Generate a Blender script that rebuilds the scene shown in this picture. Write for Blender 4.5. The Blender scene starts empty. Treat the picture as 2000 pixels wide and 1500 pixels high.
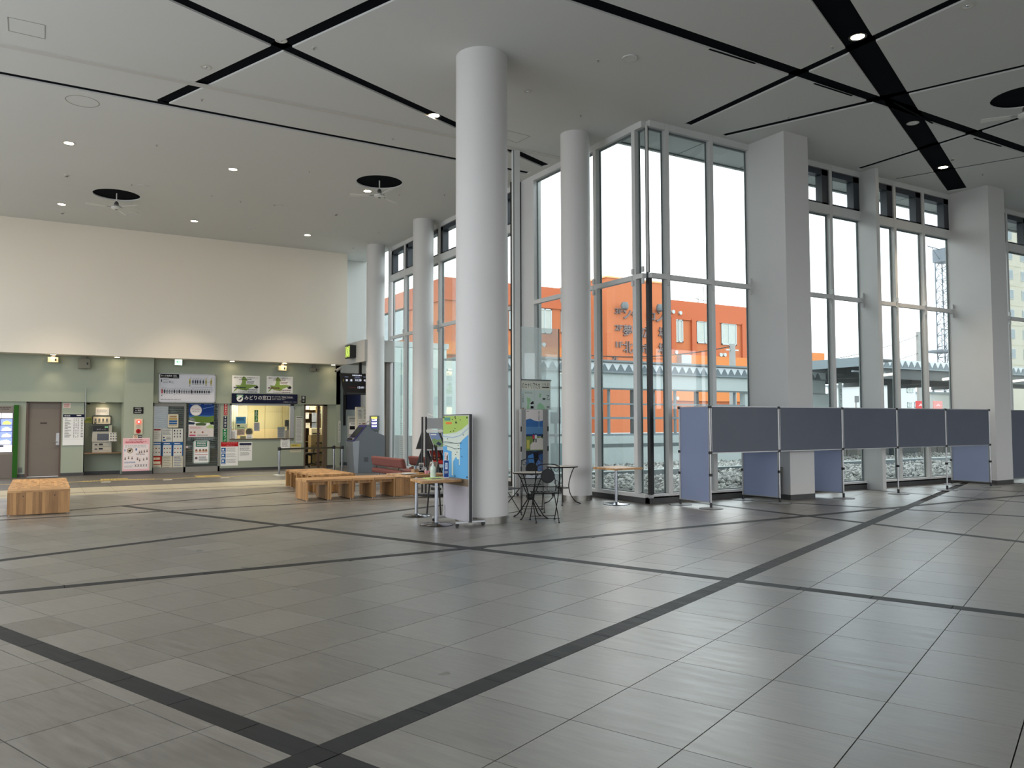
import bpy, bmesh, math, random
from mathutils import Vector, Matrix
random.seed(7)
C = bpy.context.scene
COL = C.collection
PI = math.pi
# ------------------------------------------------------------------ camera, world, lights
F_PX, YAW, PITCH, ROLL, EYE = 1545.17, 0.53466, 0.049318, -0.0025347, 1.47
_f = Vector((math.sin(YAW)*math.cos(PITCH), math.cos(YAW)*math.cos(PITCH), math.sin(PITCH)))
_r = Vector((math.cos(YAW), -math.sin(YAW), 0)); _u = _r.cross(_f)
_r2 = _r*math.cos(ROLL)+_u*math.sin(ROLL); _u2 = -_r*math.sin(ROLL)+_u*math.cos(ROLL)
cam = bpy.data.objects.new('camera', bpy.data.cameras.new('camera')); COL.objects.link(cam)
cam.matrix_world = Matrix(((_r2.x, _u2.x, -_f.x, 0), (_r2.y, _u2.y, -_f.y, 0), (_r2.z, _u2.z, -_f.z, EYE), (0, 0, 0, 1)))
cam.data.sensor_width = 36; cam.data.lens = F_PX/2000*36; cam.data.clip_end = 2000
C.camera = cam
C.view_settings.view_transform = 'Standard'; C.view_settings.look = 'None'
C.view_settings.exposure = EXPO = 1.58; C.view_settings.gamma = 1; C.view_settings.use_curve_mapping = False
C.cycles.max_bounces = 10; C.cycles.diffuse_bounces = 5; C.cycles.glossy_bounces = 4
C.cycles.transparent_max_bounces = 16; C.cycles.sample_clamp_indirect = 6.0
C.cycles.caustics_reflective = False; C.cycles.caustics_refractive = False
C.cycles.use_denoising = True
W = bpy.data.worlds.new('overcast'); C.world = W; W.use_nodes = True
n = W.node_tree.nodes; l = W.node_tree.links; n.clear()
wo = n.new('ShaderNodeOutputWorld'); wb = n.new('ShaderNodeBackground'); tc = n.new('ShaderNodeTexCoord')
mp = n.new('ShaderNodeMapping'); mp.inputs['Scale'].default_value = (1, 1, 2.6)
nz = n.new('ShaderNodeTexNoise'); nz.inputs['Scale'].default_value = 1.7; nz.inputs['Detail'].default_value = 4
cr = n.new('ShaderNodeValToRGB')
cr.color_ramp.elements[0].position = .36; cr.color_ramp.elements[0].color = (.80, .87, .96, 1)
cr.color_ramp.elements[1].position = .56; cr.color_ramp.elements[1].color = (1.0, 1.01, 1.03, 1)
l.new(tc.outputs['Generated'], mp.inputs[0]); l.new(mp.outputs[0], nz.inputs['Vector']); l.new(nz.outputs[0], cr.inputs[0])
l.new(cr.outputs[0], wb.inputs[0]); l.new(wb.outputs[0], wo.inputs[0])
wb.inputs[1].default_value = 1.22
W.cycles.sampling_method = 'MANUAL'; W.cycles.sample_map_resolution = 256

def area(name, loc, rot, sx, sy, power=0, portal=False, color=(1, 1, 1)):
    d = bpy.data.lights.new(name, 'AREA'); d.shape = 'RECTANGLE'; d.size = sx; d.size_y = sy
    d.energy = power; d.color = color; d.cycles.is_portal = portal
    o = bpy.data.objects.new(name, d); COL.objects.link(o); o.location = loc; o.rotation_euler = rot; return o
# portals: they add no light, they only guide sampling of the sky through the glazing
area('portal', (9.5, 18.5, 3.55), (0, PI/2, 0), 7.0, 15, portal=True)
area('portal', (21.5, 11.2, 3.55), (PI/2, 0, PI), 24, 7.0, portal=True)
area('portal', (13.7, -6.9, 2.7), (PI/2, 0, 0), 36.5, 4.8, portal=True)
area('portal', (-4.5, 12.2, 3.55), (0, -PI/2, 0), 6.5, 24.4, portal=True)

# ------------------------------------------------------------------ sight lines: where the ray through a picture point meets a real plane
def ray(px, py):
    c = ((px-1000)/F_PX, -(py-750)/F_PX)
    return _r2*c[0]+_u2*c[1]+_f
def FZ(px, py, z=0):
    d = ray(px, py); t = (z-EYE)/d.z; return Vector((round(d.x*t, 3), round(d.y*t, 3), z))
def FY(px, py, y):
    d = ray(px, py); t = y/d.y; return Vector((round(d.x*t, 3), y, round(EYE+d.z*t, 3)))
def FX(px, py, x):
    d = ray(px, py); t = x/d.x; return Vector((x, round(d.y*t, 3), round(EYE+d.z*t, 3)))
def PR(p):
    v = Vector(p)-Vector((0, 0, EYE)); w = v.dot(_f)
    return (1000+F_PX*v.dot(_r2)/w, 750-F_PX*v.dot(_u2)/w, w)

# ------------------------------------------------------------------ materials
def s2l(c):
    return tuple(((v/255)/12.92 if v/255 <= .04045 else ((v/255+.055)/1.055)**2.4) for v in c)
MATS = {}
def mat(name, rgb, rough=.6, metal=0, spec=.5, noise=None, bump=None, coords='Object'):
    """noise=(scale, darkest factor, stretch) varies the colour; bump=(scale, strength)"""
    if name in MATS: return MATS[name]
    m = bpy.data.materials.new(name); m.use_nodes = True; MATS[name] = m
    nt = m.node_tree; b = nt.nodes['Principled BSDF']
    c = s2l(rgb)
    b.inputs['Base Color'].default_value = (*c, 1); b.inputs['Roughness'].default_value = rough
    b.inputs['Metallic'].default_value = metal; b.inputs['Specular IOR Level'].default_value = spec
    if noise or bump:
        t = nt.nodes.new('ShaderNodeTexCoord'); mpn = nt.nodes.new('ShaderNodeMapping')
        nt.links.new(t.outputs[coords], mpn.inputs[0])
        if noise:
            mpn.inputs['Scale'].default_value = noise[2] if len(noise) > 2 else (1, 1, 1)
            nn = nt.nodes.new('ShaderNodeTexNoise'); nn.inputs['Scale'].default_value = noise[0]; nn.inputs['Detail'].default_value = 5
            nt.links.new(mpn.outputs[0], nn.inputs['Vector'])
            r = nt.nodes.new('ShaderNodeValToRGB'); r.color_ramp.elements[0].position = .3; r.color_ramp.elements[1].position = .7
            r.color_ramp.elements[0].color = (*[v*noise[1] for v in c], 1); r.color_ramp.elements[1].color = (*c, 1)
            nt.links.new(nn.outputs[0], r.inputs[0]); nt.links.new(r.outputs[0], b.inputs['Base Color'])
        if bump:
            nb = nt.nodes.new('ShaderNodeTexNoise'); nb.inputs['Scale'].default_value = bump[0]; nb.inputs['Detail'].default_value = 4
            nt.links.new(mpn.outputs[0], nb.inputs['Vector'])
            bn = nt.nodes.new('ShaderNodeBump'); bn.inputs['Strength'].default_value = bump[1]; bn.inputs['Distance'].default_value = .01
            nt.links.new(nb.outputs[0], bn.inputs['Height']); nt.links.new(bn.outputs[0], b.inputs['Normal'])
    return m
def flat(r, g, b, rough=.7):
    return mat('print_%02x%02x%02x' % (r, g, b), (r, g, b), rough, spec=.2)
def glow(name, rgb, s):
    if name in MATS: return MATS[name]
    m = bpy.data.materials.new(name); m.use_nodes = True; MATS[name] = m
    nt = m.node_tree; b = nt.nodes['Principled BSDF']; c = (*s2l(rgb), 1)
    b.inputs['Base Color'].default_value = c; b.inputs['Emission Color'].default_value = c; b.inputs['Emission Strength'].default_value = s*(.42 if s < 4 else 1)
    return m
def glass(name, tint=(.93, .97, .96), refl=.06):
    if name in MATS: return MATS[name]
    m = bpy.data.materials.new(name); m.use_nodes = True; MATS[name] = m
    nt = m.node_tree; nt.nodes.clear()
    o = nt.nodes.new('ShaderNodeOutputMaterial'); t = nt.nodes.new('ShaderNodeBsdfTransparent'); g = nt.nodes.new('ShaderNodeBsdfGlossy')
    mx = nt.nodes.new('ShaderNodeMixShader'); fr = nt.nodes.new('ShaderNodeLayerWeight'); mt = nt.nodes.new('ShaderNodeMath')
    t.inputs[0].default_value = (*tint, 1); g.inputs['Roughness'].default_value = 0; g.inputs['Color'].default_value = (1, 1, 1, 1)
    fr.inputs['Blend'].default_value = .12; mt.operation = 'MULTIPLY_ADD'; mt.inputs[1].default_value = .5; mt.inputs[2].default_value = refl*.5
    nt.links.new(fr.outputs['Fresnel'], mt.inputs[0]); nt.links.new(mt.outputs[0], mx.inputs[0])
    nt.links.new(t.outputs[0], mx.inputs[1]); nt.links.new(g.outputs[0], mx.inputs[2]); nt.links.new(mx.outputs[0], o.inputs[0])
    return m
def wood(name, dark, light, board=.05, axis=0, rough=.45, grain=(3, 3, 40)):
    """laminated wood: boards of width `board` along one axis, each its own tone, fine grain along them"""
    if name in MATS: return MATS[name]
    m = bpy.data.materials.new(name); m.use_nodes = True; MATS[name] = m
    nt = m.node_tree; b = nt.nodes['Principled BSDF']; N = nt.nodes.new; L = nt.links.new
    t = N('ShaderNodeTexCoord'); geo = N('ShaderNodeObjectInfo'); sep = N('ShaderNodeSeparateXYZ'); L(t.outputs['Object'], sep.inputs[0])
    dv = N('ShaderNodeMath'); dv.operation = 'DIVIDE'; dv.inputs[1].default_value = board; L(sep.outputs[axis], dv.inputs[0])
    fl = N('ShaderNodeMath'); fl.operation = 'FLOOR'; L(dv.outputs[0], fl.inputs[0])
    oth = [i for i in range(3) if i != axis][0 if axis != 0 else 0]
    d2 = N('ShaderNodeMath'); d2.operation = 'DIVIDE'; d2.inputs[1].default_value = board*7; L(sep.outputs[oth], d2.inputs[0])
    a2 = N('ShaderNodeMath'); a2.operation = 'MULTIPLY_ADD'; a2.inputs[1].default_value = .37; L(fl.outputs[0], a2.inputs[0]); L(d2.outputs[0], a2.inputs[2])
    f2 = N('ShaderNodeMath'); f2.operation = 'FLOOR'; L(a2.outputs[0], f2.inputs[0])
    cb = N('ShaderNodeCombineXYZ'); L(fl.outputs[0], cb.inputs[0]); L(f2.outputs[0], cb.inputs[1]); L(geo.outputs['Random'], cb.inputs[2])
    wn = N('ShaderNodeTexWhiteNoise'); wn.noise_dimensions = '3D'; L(cb.outputs[0], wn.inputs['Vector'])
    mp2 = N('ShaderNodeMapping'); mp2.inputs['Scale'].default_value = grain; L(t.outputs['Object'], mp2.inputs[0])
    ns = N('ShaderNodeTexNoise'); ns.inputs['Scale'].default_value = 1.5; ns.inputs['Detail'].default_value = 5; L(mp2.outputs[0], ns.inputs['Vector'])
    ad = N('ShaderNodeMath'); ad.operation = 'MULTIPLY_ADD'; ad.inputs[1].default_value = .55; L(wn.outputs['Value'], ad.inputs[0])
    mu = N('ShaderNodeMath'); mu.operation = 'MULTIPLY'; mu.inputs[1].default_value = .5; L(ns.outputs[0], mu.inputs[0]); L(mu.outputs[0], ad.inputs[2])
    r = N('ShaderNodeValToRGB'); r.color_ramp.elements[0].color = (*s2l(dark), 1); r.color_ramp.elements[1].color = (*s2l(light), 1)
    r.color_ramp.elements[0].position = .15; r.color_ramp.elements[1].position = .8
    L(ad.outputs[0], r.inputs[0]); L(r.outputs[0], b.inputs['Base Color']); b.inputs['Roughness'].default_value = rough
    return m
def slate(name, dark, light, r0=.32, r1=.55, bs=.35, spec=.9, coat=0):
    """riven porcelain paving: each 60 cm piece its own tone, streaks along one direction, patchy sheen"""
    if name in MATS: return MATS[name]
    m = bpy.data.materials.new(name); m.use_nodes = True; MATS[name] = m
    nt = m.node_tree; b = nt.nodes['Principled BSDF']; N = nt.nodes.new; L = nt.links.new
    g = N('ShaderNodeNewGeometry'); rot = N('ShaderNodeMapping'); rot.inputs['Rotation'].default_value = (0, 0, -TA)
    L(g.outputs['Position'], rot.inputs[0])
    st = N('ShaderNodeMapping'); st.inputs['Scale'].default_value = (9, 1.3, 1); L(rot.outputs[0], st.inputs[0])
    n1 = N('ShaderNodeTexNoise'); n1.inputs['Scale'].default_value = 1.8; n1.inputs['Detail'].default_value = 3; n1.inputs['Roughness'].default_value = .5; b.inputs['Specular IOR Level'].default_value = spec; b.inputs['Coat Weight'].default_value = coat; b.inputs['Coat Roughness'].default_value = .33
    L(st.outputs[0], n1.inputs['Vector'])
    oi = N('ShaderNodeObjectInfo'); wn = N('ShaderNodeMath'); wn.operation = 'ADD'
    L(oi.outputs['Random'], wn.inputs[0]); L(g.outputs['Random Per Island'], wn.inputs[1])
    wf = N('ShaderNodeMath'); wf.operation = 'FRACT'; L(wn.outputs[0], wf.inputs[0])
    n2 = N('ShaderNodeTexNoise'); n2.inputs['Scale'].default_value = .5; n2.inputs['Detail'].default_value = 3; L(rot.outputs[0], n2.inputs['Vector'])
    a = N('ShaderNodeMath'); a.operation = 'MULTIPLY_ADD'; a.inputs[1].default_value = .45; L(wf.outputs[0], a.inputs[0])
    mu = N('ShaderNodeMath'); mu.operation = 'MULTIPLY'; mu.inputs[1].default_value = .8; L(mu.outputs[0], a.inputs[2])
    st3 = N('ShaderNodeMapping'); st3.inputs['Scale'].default_value = (22, 2.2, 1); L(rot.outputs[0], st3.inputs[0])
    n3 = N('ShaderNodeTexNoise'); n3.inputs['Scale'].default_value = 1.6; n3.inputs['Detail'].default_value = 5; n3.inputs['Roughness'].default_value = .7; L(st3.outputs[0], n3.inputs['Vector'])
    av = N('ShaderNodeMath'); av.operation = 'ADD'; L(n1.outputs[0], av.inputs[0]); L(n3.outputs[0], av.inputs[1])
    hf = N('ShaderNodeMath'); hf.operation = 'MULTIPLY_ADD'; hf.inputs[1].default_value = .9; hf.inputs[2].default_value = -.42; L(av.outputs[0], hf.inputs[0]); L(hf.outputs[0], mu.inputs[0])
    a.inputs[1].default_value = .35
    r = N('ShaderNodeValToRGB'); r.color_ramp.elements[0].color = (*s2l(dark), 1); r.color_ramp.elements[1].color = (*s2l(light), 1)
    r.color_ramp.elements[0].position = .1; r.color_ramp.elements[1].position = .85
    L(a.outputs[0], r.inputs[0]); L(r.outputs[0], b.inputs['Base Color'])
    rr = N('ShaderNodeMapRange'); rr.inputs['To Min'].default_value = r0; rr.inputs['To Max'].default_value = r1
    rr.inputs['From Min'].default_value = .3; rr.inputs['From Max'].default_value = .7
    L(n1.outputs[0], rr.inputs[0]); L(rr.outputs[0], b.inputs['Roughness'])
    bn = N('ShaderNodeBump'); bn.inputs['Strength'].default_value = bs; bn.inputs['Distance'].default_value = .004
    L(n1.outputs[0], bn.inputs['Height']); L(bn.outputs[0], b.inputs['Normal'])
    return m
TA = math.radians(22.24)          # the paving is laid at this angle to the glass walls
TOX, TOY = 5.762 % .6, 2.188 % .6
# rooms
M_WHITE = mat('white_paint', (214, 214, 211), .75, noise=(.6, .97), bump=(60, .03))
M_BULK = mat('white_paint_warm_glow', (226, 218, 203), .75, noise=(.6, .97), bump=(60, .03))  # white paint with the warm glow on the upper wall mixed into its colour
M_CEIL = mat('ceiling_paint', (206, 207, 204), .85, noise=(.3, .97))
M_COLUMN = mat('column_paint', (204, 203, 201), .55, noise=(1.2, .97))
M_GREEN = mat('pale_green_wall', (152, 160, 142), .6, noise=(.8, .95))
M_DGREEN = mat('grey_green_wall', (128, 134, 128), .6, noise=(.8, .95))
M_BLACK = mat('black_void', (5, 8, 14), 1.0, spec=.1)
M_FRAME = mat('window_frame', (205, 206, 204), .45, noise=(3, .96))
M_GASKET = mat('dark_gasket', (92, 102, 104), .4)
M_DARKF = mat('dark_sash', (52, 58, 66), .4, noise=(4, .9))
M_KERB = mat('dark_kerb', (62, 62, 62), .5, noise=(5, .85))
M_GLASS = glass('clear_glass')
M_BLK = mat('black_metal', (16, 17, 19), .4, noise=(20, .8))
M_BLKP = mat('black_plastic', (22, 22, 24), .5, noise=(15, .8))
M_CHROME = mat('chrome', (170, 174, 180), .14, 1, noise=(8, .95))
M_STEEL = mat('satin_steel', (168, 168, 166), .35, .9, noise=(12, .9))
M_ALU = mat('aluminium', (176, 177, 178), .4, .7, noise=(10, .92))
M_OAK = wood('oak_boards', (128, 90, 52), (196, 152, 98), .045, 1, .42, (3, 40, 3))
M_OAKV = wood('oak_panel', (118, 82, 46), (182, 138, 86), .045, 0, .45, (40, 40, 3))
M_OAKY = wood('oak_panel_side', (118, 82, 46), (182, 138, 86), .045, 1, .45, (40, 40, 3))
M_TBL = wood('oak_tabletop', (140, 102, 60), (202, 158, 106), .06, 1, .4, (3, 40, 3))

# ------------------------------------------------------------------ mesh building
class MB:
    def __init__(s): s.v = []; s.f = []; s.m = []; s.ms = []
    def mi(s, m):
        if m not in s.ms: s.ms.append(m)
        return s.ms.index(m)
    def add(s, vs, fs, m=None):
        o = len(s.v); i = s.mi(m); s.v += [tuple(v) for v in vs]
        for f in fs: s.f.append([o+k for k in f]); s.m.append(i)
        return s
    def box(s, a, b, m=None, rz=0, c=None):
        x0, y0, z0 = [min(p, q) for p, q in zip(a, b)]; x1, y1, z1 = [max(p, q) for p, q in zip(a, b)]
        vs = [(x0, y0, z0), (x1, y0, z0), (x1, y1, z0), (x0, y1, z0), (x0, y0, z1), (x1, y0, z1), (x1, y1, z1), (x0, y1, z1)]
        if rz:
            cx, cy = c if c else ((x0+x1)/2, (y0+y1)/2); k, q = math.cos(rz), math.sin(rz)
            vs = [(cx+(x-cx)*k-(y-cy)*q, cy+(x-cx)*q+(y-cy)*k, z) for x, y, z in vs]
        return s.add(vs, [(0, 3, 2, 1), (4, 5, 6, 7), (0, 1, 5, 4), (1, 2, 6, 5), (2, 3, 7, 6), (3, 0, 4, 7)], m)
    def cbox(s, c, d, m=None, rz=0):
        return s.box([c[i]-d[i]/2 for i in range(3)], [c[i]+d[i]/2 for i in range(3)], m, rz)
    def prism(s, poly, z0, z1, m=None, caps=True):
        k = len(poly); vs = [(x, y, z0) for x, y in poly]+[(x, y, z1) for x, y in poly]
        fs = [(i, (i+1) % k, k+(i+1) % k, k+i) for i in range(k)]
        if caps: fs += [tuple(range(k))[::-1], tuple(range(k, 2*k))]
        return s.add(vs, fs, m)
    def extr(s, pts, d, m=None):
        """planar polygon (3D points) pushed along vector d"""
        k = len(pts); d = Vector(d); vs = [Vector(p) for p in pts]; vs += [p+d for p in vs]
        return s.add(vs, [(i, (i+1) % k, k+(i+1) % k, k+i) for i in range(k)]+[tuple(range(k))[::-1], tuple(range(k, 2*k))], m)
    def face(s, pts, m=None): return s.add(pts, [tuple(range(len(pts)))], m)
    def tube(s, pts, r, n=8, m=None, closed=False, r2=None):
        pts = [Vector(p) for p in pts]; k = len(pts); vs = []
        prev = None
        for i, p in enumerate(pts):
            if closed: t = pts[(i+1) % k]-pts[i-1]
            else: t = pts[min(i+1, k-1)]-pts[max(i-1, 0)]
            t.normalize()
            if prev is None:
                a = Vector((0, 0, 1)) if abs(t.z) < .9 else Vector((1, 0, 0)); a = t.cross(a).normalized()
            else:
                a = prev-t*prev.dot(t)
                a = a.normalized() if a.length > 1e-6 else t.orthogonal().normalized()
            prev = a; b = t.cross(a); rr = r if r2 is None else r+(r2-r)*i/(k-1)
            vs += [p+(a*math.cos(2*PI*j/n)+b*math.sin(2*PI*j/n))*rr for j in range(n)]
        fs = []
        for i in range(k if closed else k-1):
            o0, o1 = i*n, ((i+1) % k)*n
            fs += [(o0+j, o0+(j+1) % n, o1+(j+1) % n, o1+j) for j in range(n)]
        if not closed: fs += [tuple(range(n))[::-1], tuple(range((k-1)*n, k*n))]
        return s.add(vs, fs, m)
    def lathe(s, prof, c=(0, 0, 0), n=24, m=None):
        """prof: (r, z) pairs from bottom to top"""
        vs = []; fs = []; k = len(prof)
        for r, z in prof: vs += [(c[0]+r*math.cos(2*PI*j/n), c[1]+r*math.sin(2*PI*j/n), c[2]+z) for j in range(n)]
        for i in range(k-1): fs += [(i*n+j, i*n+(j+1) % n, (i+1)*n+(j+1) % n, (i+1)*n+j) for j in range(n)]
        if prof[0][0] > 1e-5: fs.append(tuple(range(n))[::-1])
        if prof[-1][0] > 1e-5: fs.append(tuple(range((k-1)*n, k*n)))
        return s.add(vs, fs, m)
    def cyl(s, c, r, h, n=20, m=None): return s.lathe([(r, 0), (r, h)], c, n, m)
def arc(c, r, a0, a1, n, ax=(1, 0, 0), ay=(0, 0, 1)):
    ax, ay, c = Vector(ax), Vector(ay), Vector(c)
    return [c+ax*(r*math.cos(a0+(a1-a0)*i/n))+ay*(r*math.sin(a0+(a1-a0)*i/n)) for i in range(n+1)]
def build(name, mb, m=None, parent=None, org=None, smooth=False, kind=None, bevel=0, local=False):
    """ONE mesh object; vertices are world coordinates unless parent/org says otherwise"""
    if org is None:
        if parent is None:
            xs = [v[0] for v in mb.v]; ys = [v[1] for v in mb.v]; zs = [v[2] for v in mb.v]
            org = ((min(xs)+max(xs))/2, (min(ys)+max(ys))/2, min(zs))
        else: org = parent.get('_o', (0, 0, 0)) if not local else (0, 0, 0)
    me = bpy.data.meshes.new(name)
    me.from_pydata([(v[0]-org[0], v[1]-org[1], v[2]-org[2]) for v in mb.v], [], mb.f)
    ms = mb.ms if mb.ms else ([m] if m else [])
    if mb.ms and m and m not in ms and False: pass
    for x in ms: me.materials.append(x if x else m)
    if len(ms) > 1: me.polygons.foreach_set('material_index', mb.m)
    if smooth:
        me.polygons.foreach_set('use_smooth', [True]*len(me.polygons))
        me.update()
        try: me.set_sharp_from_angle(angle=math.radians(38))
        except Exception: pass
    me.update()
    o = bpy.data.objects.new(name, me); COL.objects.link(o)
    if parent is not None: o.parent = parent; o['_o'] = tuple(org)
    else: o.location = org; o['_o'] = tuple(org)
    if kind: o['kind'] = kind
    if bevel:
        b = o.modifiers.new('bevel', 'BEVEL'); b.width = bevel; b.segments = 2; b.limit_method = 'ANGLE'
    return o
def tag(o, label, cat, group=None):
    o['label'] = label; o['category'] = cat
    if group: o['group'] = group
    return o
def thing(name, label, cat, loc=(0, 0, 0), group=None, rz=0, local=False):
    o = bpy.data.objects.new(name, None); COL.objects.link(o); o.location = loc; o.rotation_euler = (0, 0, rz)
    o.empty_display_size = .1; o['_o'] = (0, 0, 0) if local else tuple(loc); return tag(o, label, cat, group)
def struct(name, mb, m=None, parent=None, **k):
    return build(name, mb, m, parent, kind='structure' if parent is None else None, **k)
def dup(src, loc=None, rz=None, label=None, group=None):
    r = src.copy(); COL.objects.link(r)
    if loc is not None: r.location = loc
    if rz is not None: r.rotation_euler = (0, 0, rz)
    if label: r['label'] = label
    if group: r['group'] = group
    def kids(a, b):
        for ch in list(a.children):
            c = ch.copy(); COL.objects.link(c); c.parent = b; kids(ch, c)
    kids(src, r); return r
_txt = {}
def text_verts(s, bold=False):
    if s in _txt: return _txt[s]
    cu = bpy.data.curves.new('t', 'FONT'); cu.body = s; cu.resolution_u = 2
    if bold: cu.offset = .012
    o = bpy.data.objects.new('t', cu); COL.objects.link(o)
    dg = bpy.context.evaluated_depsgraph_get(); me = bpy.data.meshes.new_from_object(o.evaluated_get(dg))
    vs = [tuple(v.co) for v in me.vertices]; fs = [tuple(p.vertices) for p in me.polygons]
    bpy.data.objects.remove(o); bpy.data.curves.remove(cu); bpy.data.meshes.remove(me)
    _txt[s] = (vs, fs); return vs, fs
def text(mb, s, o, ux, uy, w, h, m, depth=0, align='l'):
    """write s inside a w x h rectangle whose top-left is o; ux right, uy down"""
    vs, fs = text_verts(s)
    if not vs: return mb
    x0, x1 = min(v[0] for v in vs), max(v[0] for v in vs); y0, y1 = min(v[1] for v in vs), max(v[1] for v in vs)
    o, ux, uy = Vector(o), Vector(ux), Vector(uy)
    sc = (w/(x1-x0), h/(y1-y0))
    P = [o+ux*((v[0]-x0)*sc[0])+uy*((y1-v[1])*sc[1]) for v in vs]
    return mb.add(P, fs, m)
class Sheet:
    """a flat thing on a plane: paints boxes, discs and writing in fractions of its width and height"""
    def __init__(s, tl, ux, uy, w, h, nrm): s.tl, s.ux, s.uy, s.w, s.h, s.n = Vector(tl), Vector(ux), Vector(uy), w, h, Vector(nrm); s.mb = MB(); s.k = 0
    def P(s, u, v, d=0): return s.tl+s.ux*(u*s.w)+s.uy*(v*s.h)+s.n*d
    def lift(s): s.k += 1; return .0012+.0006*(s.k if s.k < 6 else 6)
    def slab(s, t, m, mb=None):
        mb = mb or MB(); mb.extr([s.P(0, 0), s.P(1, 0), s.P(1, 1), s.P(0, 1)], s.n*t, m); s.tl = s.tl+s.n*t; return mb
    def rect(s, u0, v0, u1, v1, m, lv=1):
        d = .001*lv; s.mb.face([s.P(u0, v1, d), s.P(u1, v1, d), s.P(u1, v0, d), s.P(u0, v0, d)], m)
    def poly(s, pts, m, lv=1): s.mb.face([s.P(u, v, .001*lv) for u, v in pts], m)
    def disc(s, u, v, r, m, lv=1, n=20, asp=None):
        s.mb.face([s.P(u, v, .001*lv)+s.ux*(r*s.w*math.cos(2*PI*i/n))+s.uy*(r*s.w*math.sin(2*PI*i/n)) for i in range(n)], m)
    def lines(s, u0, v0, u1, v1, k, m, fill=.45, lv=2, rag=.25):
        """k rows of small unreadable print: each row broken into words"""
        for i in range(k):
            a = v0+(v1-v0)*i/k; b = a+(v1-v0)/k*fill; e = u1-(u1-u0)*random.random()*rag; u = u0
            while u < e:
                w = (u1-u0)*random.uniform(.05, .16); s.rect(u, a, min(u+w, e), b, m, lv); u += w+(u1-u0)*.025
    def text(s, t, u0, v0, u1, v1, m, lv=2): text(s.mb, t, s.P(u0, v0, .001*lv), s.ux, s.uy, (u1-u0)*s.w, (v1-v0)*s.h, m)
    def vtext(s, t, u0, v0, u1, v1, m, lv=2):
        k = len(t)
        for i, ch in enumerate(t): s.text(ch, u0, v0+(v1-v0)*(i+.08)/k, u1, v0+(v1-v0)*(i+.88)/k, m, lv)
def wall_sheet(px0, py0, px1, py1, y, px2=None):
    """sheet on a plane Y = y facing the hall, from its top-left and bottom-right picture corners"""
    a = FY(px0, py0, y); b = FY(px1, py1, y)
    return Sheet(a, (1, 0, 0), (0, 0, -1), b.x-a.x, a.z-b.z, (0, -1, 0))
def sheet_x(x, y0, y1, z0, z1, out=-1):
    """sheet on a plane X = x; its left edge (seen from outside) at y0"""
    d = 1 if y1 > y0 else -1
    return Sheet((x, y0, z1), (0, d, 0), (0, 0, -1), abs(y1-y0), z1-z0, (out, 0, 0))
WHT, BLK_P, NAVY = flat(226, 226, 222), flat(22, 22, 26), flat(16, 22, 52)
RED, GRN, BLU, GRY, LGY = flat(170, 32, 34), flat(24, 116, 66), flat(36, 92, 150), flat(110, 112, 114), flat(168, 170, 170)
YEL, ORG, PNK, TAN, CRM = flat(216, 196, 60), flat(214, 120, 60), flat(214, 150, 160), flat(160, 130, 96), flat(222, 212, 184)

# ------------------------------------------------------------------ convex clipping (paving and ceiling panels)
def clip(poly, a, b, keep):
    """part of a convex polygon on the left (keep=1) or right (-1) of line a->b"""
    out = []; k = len(poly)
    def sd(p): return ((b[0]-a[0])*(p[1]-a[1])-(b[1]-a[1])*(p[0]-a[0]))*keep
    for i in range(k):
        p, q = poly[i], poly[(i+1) % k]; s, t = sd(p), sd(q)
        if s >= 0: out.append(p)
        if (s > 1e-9 and t < -1e-9) or (s < -1e-9 and t > 1e-9):
            r = s/(s-t); out.append((p[0]+(q[0]-p[0])*r, p[1]+(q[1]-p[1])*r))
    return out if len(out) > 2 else []
def area2(p): return abs(sum(p[i][0]*p[(i+1) % len(p)][1]-p[(i+1) % len(p)][0]*p[i][1] for i in range(len(p))))/2
def inter(poly, q):
    for i in range(len(q)):
        poly = clip(poly, q[i], q[(i+1) % len(q)], 1)
        if not poly: return []
    return poly
def minus(polys, q, eps=2e-5):
    """convex polygons minus a convex counter-clockwise polygon"""
    res = []
    for p in polys:
        c = inter(p, q)
        if not c or area2(c) < eps: res.append(p); continue
        rest = p
        for i in range(len(q)):
            o = clip(rest, q[i], q[(i+1) % len(q)], -1)
            if o and area2(o) > eps: res.append(o)
            rest = clip(rest, q[i], q[(i+1) % len(q)], 1)
            if not rest: break
    return res
def strip(p, ang, t0, t1, w):
    """counter-clockwise rectangle around the line through p at ang degrees, from t0 to t1 along it"""
    a = math.radians(ang); d = (math.cos(a), math.sin(a)); nn = (-d[1]*w/2, d[0]*w/2)
    A = (p[0]+d[0]*t0, p[1]+d[1]*t0); B = (p[0]+d[0]*t1, p[1]+d[1]*t1)
    return [(A[0]-nn[0], A[1]-nn[1]), (B[0]-nn[0], B[1]-nn[1]), (B[0]+nn[0], B[1]+nn[1]), (A[0]+nn[0], A[1]+nn[1])]
# ================================================================== THE HALL
XA, YB, ZC = 9.47, 11.13, 7.1      # inner faces of the two glass walls, ceiling height
XW, YS, XE = -4.6, -7.0, 32.0      # walls of the hall behind and beside the camera
YL = 25.2                          # front of the white upper wall over the ticket office
YW = 25.85                         # pale green wall under it
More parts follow.
